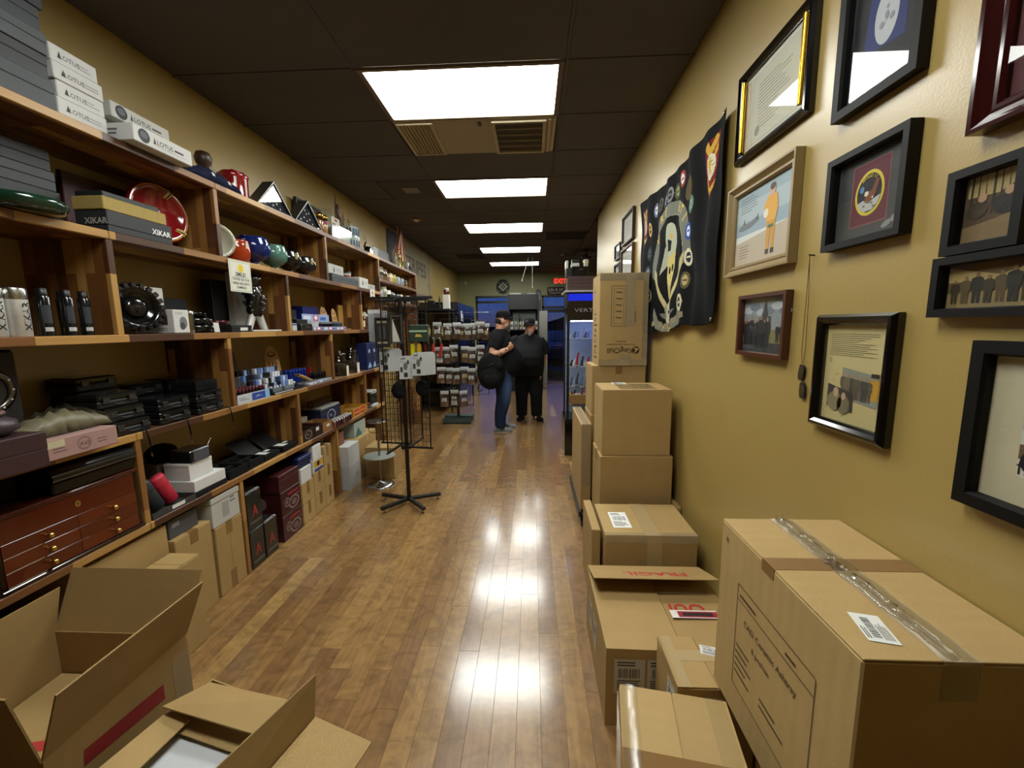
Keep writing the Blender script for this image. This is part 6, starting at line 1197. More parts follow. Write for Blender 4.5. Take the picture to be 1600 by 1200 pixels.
# last bays
def brn(c='#8a7d6a'):
    def f(t, hw, hd, h):
        g = G(XP(hw + .0008)).c(c); n = 24; g.add([(q * math.cos(2 * PI * i / n) * 1.5, h * .5 + q * math.sin(2 * PI * i / n), 0) for q in (h * .3, h * .36) for i in range(n)], [(i, (i + 1) % n, n + (i + 1) % n, n + i)[::-1] for i in range(n)]); lines(g, -h * .25, h * .25, h * .4, h * .6, 2, c, 0, .4, 3); obj('print', g, 'ink', t)
    return f
def opentray(label, x0, x1, y0, y1, z, h, c, inner, dc=None, cat='box', name='open_box'):
    t = thing(name, label, cat, ((x0 + x1) / 2, (y0 + y1) / 2, z)); hw, hd = (x1 - x0) / 2, (y1 - y0) / 2
    obj('box', G().c(c).box(-hw, hw, -hd, hd, 0, .004).box(hw - .004, hw, -hd, hd, .004, h, .001).box(-hw, -hw + .004, -hd, hd, .004, h).box(-hw, hw, -hd, -hd + .004, .004, h).box(-hw, hw, hd - .004, hd, .004, h), 'paper', t); obj('contents', G().c(inner).box(-hw + .005, hw - .005, -hd + .005, hd - .005, .005, h * .6, .002), 'paper', t)
    if dc: dc(t, hw, hd, h)
opentray('dark brown open cigar box with round seal at the shelf edge', -2.05, -1.868, 3.21, 3.39, Z4, .10, '#2a1912', '#6a5a44', brn()); opentray('maroon-brown open box with price sticker beside the dark brown one', -2.05, -1.868, 3.395, 3.53, Z4, .095, '#33160f', '#5a4a38', lambda t, hw, hd, h: obj('price_sticker', G(XP(hw + .001)).c('#d0d0cc').rect(-.04, .01, .05, .08), 'ink', t)); opentray('tan open box with price sticker before the lighter rack', -2.05, -1.868, 3.535, 3.72, Z4, .09, '#8d6636', '#5a4a38', lambda t, hw, hd, h: obj('price_sticker', G(XP(hw + .001)).c('#d0d0cc').rect(-.02, .04, .04, .065), 'ink', t))
shelfbox('blue-black box with white lid standing behind small figurines', -1.99, .2, 3.75, 4.16, Z4 + .001, .83, '#1c2440', 'satin', .75, brn('#9aa6c4')); shelfbox('white flat lid lying on the blue-black box', -1.995, .19, 3.78, 4.15, .831, .845, '#a9a9a2', 'paper')
lighter_set('white-capped lighter by blue-black box', -1.90, 3.74, Z4 + .001, 2, 8, ['#8c5a50', '#3a3c44', '#701c24', '#20263c'], .055, .04, .05, 'small lighters before the blue-black box', '#c9c9c6')
shelfbox('small white figure box behind the open brown boxes', -2.07, .1, 3.5, 3.66, Z4 + .001, .80, '#a49f90', 'paper', 0, icon())
opentray('yellow open box with two red squares on its front at the last bay', -2.1, -1.868, 4.17, 4.52, Z4, .085, '#b8862c', '#8a6a2c', lambda t, hw, hd, h: obj('red_squares', G(XP(hw + .001)).c('#b3382a').rect(-.14, -.02, .01, .075).rect(.02, .14, .01, .075).c('#d9a04a').rect(-.13, -.03, .035, .045, .0003).rect(.03, .13, .035, .045, .0003), 'ink', t))
t = thing('paper_roll', 'tan roll of wrapped leather lying on the white lid', 'roll', (-2.1, 3.78, .846)); obj('roll', G().c('#5a4632').cyl((0, 0, .035), (0, .36, .035), .035, n=18), 'fabric', t); obj('end_spiral', G().c('#8a7454').cyl((0, -.002, .035), (0, 0.0, .035), .022, n=14), 'paper', t)
t = thing('black_printer', 'small black and white printer in the last bay of the fifth shelf', 'printer', (-1.97, 4.82, Z4)); obj('body', G().c('#121314').box(-.1, .08, -.1, .1, .03, .17, .01), 'gloss', t); obj('paper_tray', G().c('#b9b9b4').box(-.08, .1, -.09, .09, 0, .028, .003), 'satin', t); obj('cover', G().c('#a4a4a0').box(-.1, .08, -.1, .1, .172, .19, .006), 'satin', t)
shelfbox('brown wooden box next to the small printer', -1.89, .12, 4.6, 4.7, Z4 + .001, .74, '#3a2216', 'satin', .5)

# ================================================================ under the shelves
carton('flat kraft carton lying behind the open foreground carton, under the chest', -2.2, -1.88, 1.50, 1.93, .26, .61); carton('kraft carton supporting the flat one under the humidor chest shelf', -2.2, -1.885, 1.20, 1.93, 0, .259)
t = thing('dark_bag', 'dark blue-black plastic bundle left of the kraft carton, under the chest', 'bundle', (-1.95, 1.33, .26)); obj('bundle', G().c('#1c2530').ell((0, 0, .13), .1, .13, .13, 16, 8), 'gloss', t); obj('fold', G().c('#2a3542').ell((.06, .05, .2), .05, .07, .03, 12, 6), 'gloss', t)
shelfbox('slate grey carton on the tall kraft carton under the white boxes', -1.895, .2, 1.955, 2.145, .508, .61, '#4a4c50', 'darkbox', 0, lambda t, hw, hd, h: obj('label', G(XP(hw + .001)).c('#85878a').rect(-hd * .8, -hd * .3, h * .55, h * .8), 'ink', t))
carton('tall kraft carton with torn tape standing under the slate grey one', -2.2, -1.862, 1.945, 2.19, 0, .507, tape=True, seam='x'); carton('low kraft carton with open lid in front of the tall ones', -1.855, -1.70, 1.70, 1.905, 0, .47, seam='x', tape=False)
carton('narrow tall kraft carton taped at top beside the first floor upright', -2.2, -1.868, 2.22, 2.445, 0, .435, tape=True, seam='x', tw=.05, down=.08, deco=lambda t, hw, hd, h: (obj('seam_line', G(XP(hw + .0006)).c('#6b5230').rect(-.001, .001, 0, h - .08), 'ink', t), obj('lower_tape', G().box(hw, hw + .0009, -.025, .025, .0, .12), 'brown_tape', t)))
def filebox(t, hw, hd, h):
    g = G(XP(hw + .001)).c('#9a9a96').rect(-hd * .3, hd * .2, h * .2, h * .7); lines(g, hd * .3, hd * .8, h * .55, h * .8, 2, '#66665f', 0, .4, 3); obj('print', g, 'ink', t); obj('rim', G().c('#b5b5ae').box(-hw - .004, hw + .004, -hd - .004, hd + .004, h - .035, h - .001, .003), 'paper', t)
shelfbox('white archive box on the narrow tall kraft carton', -1.87, .3, 2.215, 2.44, .437, .62, '#b9b9b2', 'paper', 0, filebox)
def redA(t, hw, hd, h):
    g = G(XP(hw + .001)).c('#8f2c20').poly([(-.03, h * .32), (-.005, h * .62), (.005, h * .62), (.03, h * .32), (.015, h * .32), (.0, h * .5), (-.015, h * .32)]).rect(-.012, .012, h * .40, h * .43, .0003).c('#55524e').rect(-hd * .8, hd * .8, h * .14, h * .2, 0); obj('red_letter', g, 'ink', t); obj('film_top', G().box(-hw * .9, hw * .95, -hd * .95, hd * .95, h, h + .008, .003), 'film', t)
for k, (y0, y1, z0, z1, lb) in enumerate(((2.50, 2.635, 0, .265, 'lower black bagged box with red letter by the floor upright'), (2.50, 2.64, .275, .53, 'upper black bagged box with red letter by the floor upright'), (2.65, 2.785, 0, .262, 'black bagged box with red letter touching the maroon cartons'))): shelfbox(lb, -1.866, .16, y0, y1, z0 + .001, z1, '#20211f', 'pouch', 0, redA, group='black bagged boxes')
def marp(t, hw, hd, h):
    g = G(XP(hw + .001)).c('#8a2a2a').rect(-hd * .3, hd * .8, h * .74, h * .84).c('#77524e').rect(hd * .1, hd * .9, h * .6, h * .64)
    for cx, cy, a, b_ in ((-hd * .45, h * .5, .035, .035), (hd * .25, h * .36, .07, .05)): g.c('#8f7470').disc(cx, cy, a, b_, .0002, 20).c('#3c1a1c').disc(cx, cy, a * .8, b_ * .8, .0004, 20).c('#6d5450').disc(cx, cy, a * .5, b_ * .5, .0006, 16)
    obj('print', g, 'ink', t); obj('side_print', G(YN(-hd - .001)).c('#7d6a66').disc(0, h * .55, .045, .05, 0, 18).c('#c9c9c4').rect(-hw * .75, -hw * .6, h * .4, h * .6), 'ink', t)
for k, (a, b_, lb) in enumerate(((.001, .195, 'bottom'), (.196, .385, 'middle'))): shelfbox('maroon printed carton on the floor under the shelves, %s of the stack' % lb, -1.868, .32, 2.86, 3.115, a, b_, '#3c1418', 'satin', 0, marp, group='maroon printed cartons')
shelfbox('plain maroon carton topping the two printed maroon ones', -1.868, .32, 2.85, 3.115, .386, .52, '#42181c', 'satin', .7)
for k, (y0, y1, z0, z1, lb) in enumerate(((3.135, 3.32, 0, .17, 'bottom near'), (3.135, 3.32, .171, .345, 'middle near'), (3.325, 3.51, 0, .17, 'bottom middle'), (3.325, 3.51, .171, .37, 'middle middle'), (3.515, 3.66, 0, .17, 'bottom far'), (3.515, 3.66, .171, .37, 'second far'), (3.515, 3.66, .371, .55, 'third far'))):
    carton('small kraft carton under the shelves right of the maroon stack, %s one' % lb, -2.1, -1.866, y0, y1, z0 + .001, z1, tape=True, seam='x', tw=.04, down=.1, group='small kraft cartons')
shelfbox('white lidded box on the near small kraft carton', -1.868, .2, 3.14, 3.30, .346, .47, '#c9c9c6', 'paper', .8); shelfbox('white and yellow box on the middle small kraft cartons', -1.868, .2, 3.33, 3.50, .371, .48, '#c4c4be', 'paper', 0, lambda t, hw, hd, h: obj('yellow_print', G(XP(hw + .001)).c('#c4962c').rect(-hd * .8, hd * .9, h * .35, h * .9).c('#241c14').disc(0, h * .62, .025, .022, .0003, 14).c('#2a3a86').rect(-hd * .8, hd * .9, h * .05, h * .25, .0002), 'ink', t))
shelfbox('white upright box above the white and yellow one', -1.868, .2, 3.34, 3.48, .481, .60, '#cfcfcc', 'paper', 0)
for k in range(3): shelfbox('navy blue book-like box above the near white lidded box, %s of three' % ['lowest', 'middle', 'uppermost'][k], -1.88 + .006 * k, .2, 3.12, 3.32, .471 + .032 * k, .501 + .032 * k, ('#1a2550', '#16204a', '#1c2858')[k], 'satin', 0, group='navy flat boxes')
t = thing('glass_bowl', 'small clear glass bowl on the far small kraft cartons', 'bowl', (-1.95, 3.58, .551)); obj('bowl', G().c('#ffffff').lathe([(.03, 0), (.035, .004), (.06, .05), (.056, .05), (.03, .008)], n=18), 'jar_glass', t); obj('rim', G().c('#a9a9a4').lathe([(.056, .05), (.06, .05), (.06, .054), (.056, .054)], n=18, cap=False), 'gloss', t)
shelfbox('upper white carton at the corridor side right of the floor upright', -1.80, .24, 3.86, 4.11, .24, .445, '#c4c6c6', 'paper', 0, lambda t, hw, hd, h: obj('tape_line', G().c('#a9abab').box(-hw * .2, hw * .2, -hd - .001, hd + .001, h, h + .001), 'satin', t))
shelfbox('lower white carton at the corridor side right of the floor upright', -1.80, .24, 3.86, 4.12, .001, .239, '#b4b6b6', 'paper', 0, lambda t, hw, hd, h: obj('scuff', G(XP(hw + .001)).c('#7a7c7c').disc(.05, .12, .012, .02, 0, 10), 'ink', t))
carton('large kraft carton behind the white cartons under the last bay', -2.2, -1.83, 4.14, 4.66, .0, .44, tape=True, seam='x', tmat='pale_tape'); carton('kraft carton with marker scribble at the corridor side near the chrome stand', -1.78, -1.47, 4.2, 4.48, 0, .34)
shelfbox('pinkish box wedged above white cartons at the upright', -1.9, .15, 3.9, 4.0, .446, .58, '#8a5a4a', 'paper', 0); shelfbox('green and white printed carton above the large kraft one', -1.88, .25, 4.2, 4.5, .441, .60, '#9aa39a', 'paper', 0, lambda t, hw, hd, h: obj('print', G(XP(hw + .001)).c('#3c6a62').poly([(-.14, 0), (.05, 0), (-.05, .1)]), 'ink', t))
# ================================================================ open cartons in the left foreground
def slab(g, a, b_, c, d_, th=.004):
    """flap from four corners with thickness"""
    A, B, C_, D = map(Vector, (a, b_, c, d_)); n = (B - A).cross(D - A).normalized() * th
    return g.loft([[tuple(p) for p in (A, B, C_, D)], [tuple(p + n) for p in (A, B, C_, D)]], False)
t = thing('open_carton', 'large open empty-topped carton at bottom left with flaps raised', 'box', (-1.5175, 1.095, 0)); hw, hd, h = .2525, .225, .5
g = G().box(-hw, hw, -hd, hd, 0, .004).box(-hw, -hw + .005, -hd, hd, .004, h).box(hw - .005, hw, -hd, hd, .004, h).box(-hw + .005, hw - .005, -hd, -hd + .005, .004, h).box(-hw + .005, hw - .005, hd - .005, hd, .004, h)
obj('body', g, 'cardboard_inside', t)
obj('flap', slab(G(), (hw, -hd, h), (hw, hd + .005, h), (hw + .085, hd + .005, h + .205), (hw + .085, -hd - .01, h + .205), -.005), 'cardboard_inside', t)
obj('flap', slab(G(), (-hw, hd, h), (hw - .004, hd, h), (hw + .012, hd + .085, h + .2), (-hw + .0, hd + .085, h + .2), -.005), 'cardboard_inside', t)
obj('flap', slab(G(), (-hw, -hd, h), (-hw, hd, h), (-hw + .005, hd + .03, h + .155), (-hw + .005, -hd - .05, h + .155), .005), 'cardboard_inside', t)
obj('flap', slab(G(), (-hw, -hd, h), (hw, -hd, h), (hw + .02, -hd - .055, h + .24), (-hw, -hd - .055, h + .24), .005), 'cardboard_inside', t)
g = G(XP(hw + .001, 0, 0)).c('#8a2326').poly([(-.135, .43), (.115, .40), (.115, .345), (-.14, .385)]); obj('red_sticker', g, 'ink', t)
g = G().c('#c9b48c').box(hw, hw + .001, hd - .07, hd, .0, h - .05); obj('packing_tape', g, 'clear_tape', t)
def redband(t, hw, hd, h): obj('red_tape', G(ZP(h + .001)).c('#b33a32').poly([(-hw, -.12), (hw, -.02), (hw, .02), (-hw, -.085)]), 'ink', t)
carton('closed pale carton with red tape lying inside the open foreground carton', -1.76, -1.28, .88, 1.31, .006, .335, deco=redband)
t = thing('open_carton', 'smaller open carton with white lining in the bottom foreground, right of the large open one', 'box', (-.9685, 1.0045, 0), -.28); hw, hd, h = .225, .20, .38
g = G().box(-hw, hw, -hd, hd, 0, .004).box(-hw, -hw + .005, -hd, hd, .004, h).box(hw - .005, hw, -hd, hd, .004, h).box(-hw + .005, hw - .005, -hd, -hd + .005, .004, h).box(-hw + .005, hw - .005, hd - .005, hd, .004, h)
obj('body', g, 'cardboard', t)
MI = TR(-.9685, 1.0045, 0, -.28).inverted()
def wslab(pts, mat='cardboard', th=.004): obj('flap', slab(G(), *[tuple(MI @ Vector(p)) for p in pts], th), mat, t)
wslab([(-1.18, 1.115, .41), (-.822, 1.045, .40), (-.798, 1.16, .405), (-1.12, 1.235, .385)])
wslab([(-1.165, 1.10, .35), (-.86, 1.03, .345), (-.80, 1.15, .35), (-1.13, 1.22, .36)])
wslab([(-1.235, .88, .382), (-1.13, .86, .37), (-1.09, 1.11, .37), (-1.17, 1.15, .382)])
wslab([(-.694, 1.133, .38), (-.80, .76, .38), (-.83, .74, .52), (-.697, 1.163, .50)], 'cardboard_inside')
wslab([(-.69, 1.13, .378), (-.798, .75, .378), (-.58, .70, .368), (-.483, 1.062, .372)])
obj('lining', G().c('#d0d3d6').box(-hw + .007, hw - .007, -hd + .007, hd - .007, .26, .335, .006), 'paper', t)

# ================================================================ people
def fuse(name, g, voxel, mat, parent, colf=None, extra=None, it=4):
    me = mk_mesh('t', g, 'skin'); ob = bpy.data.objects.new('t', me); COL.objects.link(ob)
    m = ob.modifiers.new('r', 'REMESH'); m.mode = 'VOXEL'; m.voxel_size = voxel; m.use_smooth_shade = True
    s_ = ob.modifiers.new('s', 'SMOOTH'); s_.iterations = it; s_.factor = .5
    dg = bpy.context.evaluated_depsgraph_get(); e = bpy.data.meshes.new_from_object(ob.evaluated_get(dg)); bpy.data.objects.remove(ob)
    vs = [tuple(v.co) for v in e.vertices]; fs = [tuple(p.vertices) for p in e.polygons]
    q = G(); q.v = vs; q.f = fs; q.sm = [True] * len(fs); q.mi = [0] * len(fs)
    co = np.array(vs); q.cl = []
    for f in fs:
        c = co[list(f)].mean(0); q.cl.append(colf(c) if colf else g.col)
    if extra: extra(q)
    return obj(name, q, mat, parent)
def torso(g, rows, n=24):
    return g.loft([[(xo + rx * math.cos(a) * (abs(math.cos(a)) ** -.12 if abs(math.cos(a)) > .05 else 1), yo + ry * math.sin(a), z) for a in [2 * PI * k / n for k in range(n)]] for z, rx, ry, xo, yo in rows])
def hand(g, w, tip_dir, palm_n, s_=1.0, curl=1.2, side=1):
    """palm at w, fingers along tip_dir, palm_n = palm normal; five separate fingers"""
    d_ = Vector(tip_dir).normalized(); n_ = Vector(palm_n).normalized(); l = d_.cross(n_) * side; w = Vector(w)
    T = Matrix(((l.x, d_.x, n_.x, w.x), (l.y, d_.y, n_.y, w.y), (l.z, d_.z, n_.z, w.z), (0, 0, 0, 1)))
    g.at(T).ell((0, .045 * s_, 0), .040 * s_, .050 * s_, .016 * s_, 12, 8)
    for k, (x, L) in enumerate(((-.030, .066), (-.010, .076), (.010, .071), (.029, .055))):
        p = Vector((x * s_, .08 * s_, 0)); pts = [p - Vector((0, .03 * s_, 0)), p]; a = .15
        for sg in (.45, .32, .23): a += curl * .55; p = p + Vector((0, math.cos(a), math.sin(a))) * L * sg * s_; pts.append(p)
        g.chain(pts, [.009 * s_, .0095 * s_, .009 * s_, .0082 * s_, .007 * s_], 8)
    g.chain([(-.022 * s_, .015 * s_, .004), (-.045 * s_, .045 * s_, .012 * s_), (-.042 * s_, .07 * s_, .026 * s_), (-.026 * s_, .088 * s_, .034 * s_)], [.013 * s_, .012 * s_, .0105 * s_, .008 * s_], 8)
    return g.at(Matrix())
def head(g, c, yaw=0, tilt=0, s_=1.0):
    T = Matrix.Translation(c) @ Matrix.Rotation(yaw, 4, 'Z') @ Matrix.Rotation(tilt, 4, 'Y')
    g.at(T).ell((0, .012, .02), .078 * s_, .098 * s_, .105 * s_, 20, 12).ell((0, -.018, -.055), .062 * s_, .07 * s_, .066 * s_, 16, 10)
    g.chain([(0, -.078, .03), (0, -.10, -.002), (0, -.104, -.018)], [.011, .015, .018], 8).ell((0, -.078, -.062), .03, .014, .012).ell((0, -.066, -.095), .03, .024, .022)
    for s in (-1, 1): g.ell((s * .082, .012, -.005), .012, .022, .034, 10, 6).ell((s * .032, -.074, .036), .026, .016, .01)
    g.at(Matrix()); return T
def cap(parent, T, c, logo=None, brimc=None, back=False):
    pr = [(.093, -.01), (.094, .01), (.09, .045), (.074, .078), (.045, .098), (.004, .106)]
    g = G(T @ Matrix.Translation((0, .008, .066))).c(c).lathe(pr, n=24, sy=1.16, cap=False); k = obj('cap', g, 'fabric', parent)
    g = G(T @ Matrix.Translation((0, .0, .064))).c(brimc or c); rows = []
    for i in range(11): a = PI * (i / 10) + PI; rows.append([(.088 * math.cos(a), .092 * math.sin(a) * 1.05, .0 - .012 * abs(math.cos(a)) ** 2), (.088 * math.cos(a) * 1.0, .092 * math.sin(a) - .075 * abs(math.sin(a)) ** .5, -.012 - .02 * abs(math.cos(a)) ** 2), (.088 * math.cos(a) * 1.0, .092 * math.sin(a) - .075 * abs(math.sin(a)) ** .5, -.017 - .02 * abs(math.cos(a)) ** 2), (.086 * math.cos(a), .090 * math.sin(a), -.007)])
    obj('brim', g.loft(rows, True, False, close=False), 'fabric', k)
    if logo: logo(k, T)
    return k
def shoe(parent, x, y, rz, c, sole, stripes=False, s_=1.0):
    T = TR(x, y, 0, rz); g = G(T).c(c); rows = []
    for yy, w, hh in ((.09, .02, .05), (.08, .036, .085), (.03, .042, .10), (-.03, .044, .085), (-.09, .05, .06), (-.15, .05, .05), (-.19, .036, .042), (-.205, .012, .03)): rows.append([(s_ * w * math.cos(a), yy * s_, .022 + max(0, math.sin(a)) * hh * .85 - (0 if math.sin(a) > 0 else .012)) for a in [2 * PI * k / 14 for k in range(14)]])
    o = obj('shoe', g.loft(rows), 'fabric', parent)
    pts = [(.034 * math.cos(a) * s_ * (1.2 if math.sin(a) < 0 else 1) * 1.15, (-.058 + .155 * math.sin(a)) * s_) for a in [2 * PI * k / 24 for k in range(24)]]; obj('sole', G(T).c(sole).prism(pts, .0, .026, True), 'satin', o)
    if stripes:
        for k in range(3): 
            for sd in (-1, 1): obj('stripe', G(T).c('#111').box(sd * .036, sd * .050, -.075 + k * .026, -.062 + k * .026, .03, .075) if False else G(T).c('#111111').box(sd * .036, sd * .0485, -.075 + k * .026, -.062 + k * .026, .03, .072), 'satin', o)
SK1, SK2 = lin('#c08d72'), lin('#b98468')
# --- man with backpack, seen from his left... facing right
t = thing('person', 'bearded man in black cap, black shirt and jeans with raised fist, seen from the side', 'person', (-.47, 6.31, 0), PI / 2 + .12)
# local frame: he faces -Y; +X is his left... the viewer sees his right side (-X)
g = G().c('#a5735a'); T1 = head(g, (0, -.04, 1.675), 0, 0, 1.06)
g.chain([(0, .02, 1.66), (0, .02, 1.55), (0, .03, 1.46)], [.062, .064, .075], 14)
torso(g, [(.92, .15, .12, 0, .02), (1.05, .17, .16, 0, -.03), (1.2, .18, .18, 0, -.05), (1.38, .18, .13, 0, .01), (1.48, .12, .09, 0, .03)])
for s in (-1, 1): g.chain([(s * .09, .02, .95), (s * .1, .0, .5), (s * .1, .03, .08)], [.095, .058, .045], 12).chain([(s * .1, .03, .07), (s * .1, -.07, .035)], [.04, .03], 8)
# right arm (viewer side) bent up with fist forward
g.chain([(-.18, .04, 1.44), (-.24, .12, 1.29), (-.26, .15, 1.20)], [.062, .06, .055], 12).chain([(-.26, .15, 1.20), (-.27, .04, 1.215), (-.25, -.09, 1.27)], [.055, .054, .034], 12)
g.chain([(.18, .03, 1.44), (.24, .02, 1.28), (.24, -.03, 1.17)], [.058, .05, .044], 12).chain([(.24, -.03, 1.17), (.2, -.15, 1.15), (.1, -.24, 1.17)], [.044, .038, .026], 12)
def ex(q): q.c('#c08d72'); hand(q, (-.248, -.08, 1.265), (.15, -.75, .6), (.75, .35, .35), 1.2, 2.3, 1); hand(q, (.1, -.235, 1.17), (-.9, -.3, .1), (0, -.2, -1), 1.0, 1.2, 1)
rr_ = random.Random(4); spots_ = [(rr_.uniform(-.33, -.26), rr_.uniform(-.07, .1), rr_.uniform(1.18, 1.27)) for _ in range(16)]
def cf1(c):
    if c[0] < -.25 and -.09 < c[1] < .12 and 1.15 < c[2] < 1.3 and any((c[0] - a) ** 2 + (c[1] - b_) ** 2 + (c[2] - d_) ** 2 < .00045 for a, b_, d_ in spots_): return lin('#6a4a3e')
    return SK1
fuse('body', g, .011, 'skin', t, cf1, ex, 3)
g = G().c('#101113'); torso(g, [(.88, .205, .19, 0, -.01), (.95, .215, .235, 0, -.05), (1.08, .225, .27, 0, -.075), (1.2, .222, .25, 0, -.06), (1.33, .215, .2, 0, -.02), (1.44, .205, .16, 0, .02), (1.515, .15, .12, 0, .03), (1.56, .088, .088, 0, .015)])
g.chain([(-.14, .03, 1.48), (-.2, .06, 1.40), (-.245, .12, 1.27)], [.09, .09, .084], 14).chain([(.14, .03, 1.48), (.2, .03, 1.40), (.245, .02, 1.26)], [.085, .086, .078], 14)
fuse('shirt', g, .014, 'fabric', t, None, None, 5)
g = G(T1).c('#4d4a48').ell((0, -.045, -.085), .058, .058, .07, 16, 10).ell((0, -.068, -.13), .04, .036, .05, 12, 8).ell((0, -.09, -.052), .036, .018, .012); obj('beard', g, 'fabric', t)
g = G(T1).c('#2b2522').ell((0, .045, .0), .082, .082, .075, 16, 10); obj('hair', g, 'fabric', t)
g = G(T1).c('#15110f').ell((-.032, -.083, .012), .011, .007, .006, 8, 6).ell((.032, -.083, .012), .011, .007, .006, 8, 6); obj('eyes', g, 'gloss', t)
cap(t, T1, '#0e0f10', lambda k, T: obj('logo', G(T).c('#a9a9a6').ell((-.02, -.085, .105), .02, .008, .014, 8, 5), 'fabric', k))
g = G().c('#1e2a40'); 
for s in (-1, 1): g.chain([(s * .09, .0, .95), (s * .1, -.03, .7), (s * .105, -.02, .48), (s * .11, .03, .25), (s * .11, .035, .07)], [.14, .13, .105, .086, .078], 14)
torso(g, [(.84, .18, .15, 0, .01), (.95, .2, .19, 0, -.01), (1.02, .19, .18, 0, -.02)]); fuse('jeans', g, .014, 'fabric', t, lambda c: tuple(a + (b_ - a) * max(0, min(1, (-c[1] + .02) * 9)) * max(0, 1 - abs(c[2] - .62) * 3.5) for a, b_ in zip(lin('#1d2940'), lin('#4a6088'))), None, 4)
shoe(t, -.11, .05, .0, '#77787a', '#c9c9c6', True); shoe(t, .12, -.03, -.1, '#77787a', '#c9c9c6', True)
# shoulder bag / backpack hanging on his near side
bp = thing('backpack', 'bulky black backpack hanging low at the side of the man in jeans', 'backpack', (-.60, 6.02, .70), .25)
g = G().c('#0d0e0f').ell((0, 0, .26), .21, .12, .27, 20, 12).ell((-.02, -.05, .16), .17, .12, .17, 16, 10).ell((.06, -.03, .34), .12, .1, .12, 14, 8); fuse('body', g, .016, 'fabric', bp, None, None, 4)
g = G().c('#131416').ell((-.02, -.13, .15), .12, .045, .10, 16, 8).ell((.08, -.10, .33), .07, .03, .07, 12, 8); obj('pocket', g, 'fabric', bp)
obj('strap', G(Matrix.Rotation(-.25, 4, 'Z')).c('#17181a').chain([(-.07, .05, .50), (-.05, .14, .62), (.02, .18, .76), (.09, .23, .80), (.13, .26, .74)], [.022, .022, .022, .022, .02], 8), 'fabric', bp); obj('strap', G().c('#131415').chain([(-.15, -.04, .1), (-.21, -.02, .02), (-.18, .03, -.05), (-.12, .02, -.02)], .008, 6), 'fabric', bp)
obj('zip', G().c('#3a3a38').chain([(-.15, -.09, .30), (-.03, -.125, .36), (.12, -.08, .43)], .004, 6), 'metal', bp)
# --- second man facing the camera
t = thing('person', 'big smiling man in black shirt and trousers with dark cap and grey goatee, facing us', 'person', (-.06, 7.07, 0), -.1)
g = G().c('#a06a52'); T2 = head(g, (.03, -.03, 1.575), -.3, -.2, 1.08)
g.chain([(.02, .0, 1.58), (.01, .02, 1.49), (0, .03, 1.40)], [.07, .072, .085], 14)
torso(g, [(.88, .17, .13, 0, .02), (1.02, .2, .19, 0, -.05), (1.15, .2, .2, 0, -.06), (1.3, .19, .14, 0, 0), (1.42, .13, .1, 0, .03)])
for s in (-1, 1): g.chain([(s * .1, .02, .9), (s * .11, .0, .48), (s * .12, .03, .07)], [.1, .06, .045], 12).chain([(s * .12, .03, .06), (s * .13, -.07, .035)], [.04, .03], 8)
g.chain([(.2, .03, 1.38), (.25, .05, 1.2), (.245, .04, 1.05)], [.062, .055, .047], 12).chain([(.245, .04, 1.05), (.235, .01, .9), (.215, -.03, .79)], [.045, .04, .028], 12)
g.chain([(-.2, .03, 1.38), (-.3, -.0, 1.3), (-.38, -.02, 1.26)], [.062, .055, .047], 12).chain([(-.38, -.02, 1.26), (-.46, -.1, 1.25), (-.5, -.2, 1.26)], [.045, .04, .028], 12)
def ex2(q): q.c('#b98468'); hand(q, (.214, -.032, .79), (-.1, -.25, -1), (-1, .1, 0), 1.05, .7, 1); hand(q, (-.5, -.19, 1.26), (-.3, -.9, .0), (-.2, 0, -1), 1.0, .6, 1)
fuse('body', g, .012, 'skin', t, lambda c: SK2, ex2, 3)
g = G().c('#141517'); torso(g, [(.76, .245, .20, 0, .0), (.85, .255, .24, 0, -.04), (.98, .27, .29, 0, -.08), (1.1, .27, .30, 0, -.085), (1.22, .255, .26, 0, -.05), (1.33, .24, .19, 0, -.0), (1.41, .20, .14, 0, .025), (1.46, .12, .1, 0, .025), (1.475, .08, .08, .01, .02)])
g.chain([(.17, .03, 1.37), (.24, .04, 1.28), (.27, .04, 1.12)], [.09, .092, .088], 14).chain([(-.17, .03, 1.38), (-.26, .01, 1.33), (-.33, -.01, 1.29)], [.09, .092, .085], 14); fuse('shirt', g, .014, 'fabric', t, None, None, 5)
g = G(T2).c('#8d8781').ell((0, -.078, -.108), .034, .03, .038, 12, 8).ell((0, -.099, -.043), .028, .010, .006, 10, 6); obj('goatee', g, 'fabric', t)
g = G(T2).c('#d8cfc4').ell((0, -.100, -.060), .024, .008, .007, 10, 6); obj('teeth', g, 'gloss', t)
g = G(T2).c('#5a5552').ell((0, .045, .0), .086, .08, .06, 16, 10); obj('hair', g, 'fabric', t)
g = G(T2).c('#15110f'); 
for s in (-1, 1):
    g.ell((s * .032, -.084, .012), .010, .006, .005, 8, 6)
obj('eyes', g, 'gloss', t)
g = G(T2).c('#1a1a1c')
for s in (-1, 1): g.chain([(s * .034 + .024 * math.cos(a), -.104, .01 + .018 * math.sin(a)) for a in [2 * PI * k / 14 for k in range(15)]], .0026, 5).cyl((s * .058, -.102, .014), (s * .084, .0, .014), .002, n=5)
g.cyl((-.01, -.105, .014), (.01, -.105, .014), .0022, n=5); obj('glasses', g, 'gloss', t)
cap(t, T2, '#17191c', lambda k, T: obj('logo', G(T @ Matrix.Translation((0, -.098, .10))).c('#9b9c9a').chain([(.022 * math.cos(a), .0, .014 * math.sin(a)) for a in [2 * PI * j / 14 for j in range(15)]], .003, 5), 'fabric', k))
g = G().c('#0f1012')
for s in (-1, 1): g.chain([(s * .1, .02, .88), (s * .12, .0, .6), (s * .125, .0, .4), (s * .13, .03, .2), (s * .13, .03, .06)], [.145, .128, .108, .1, .098], 14)
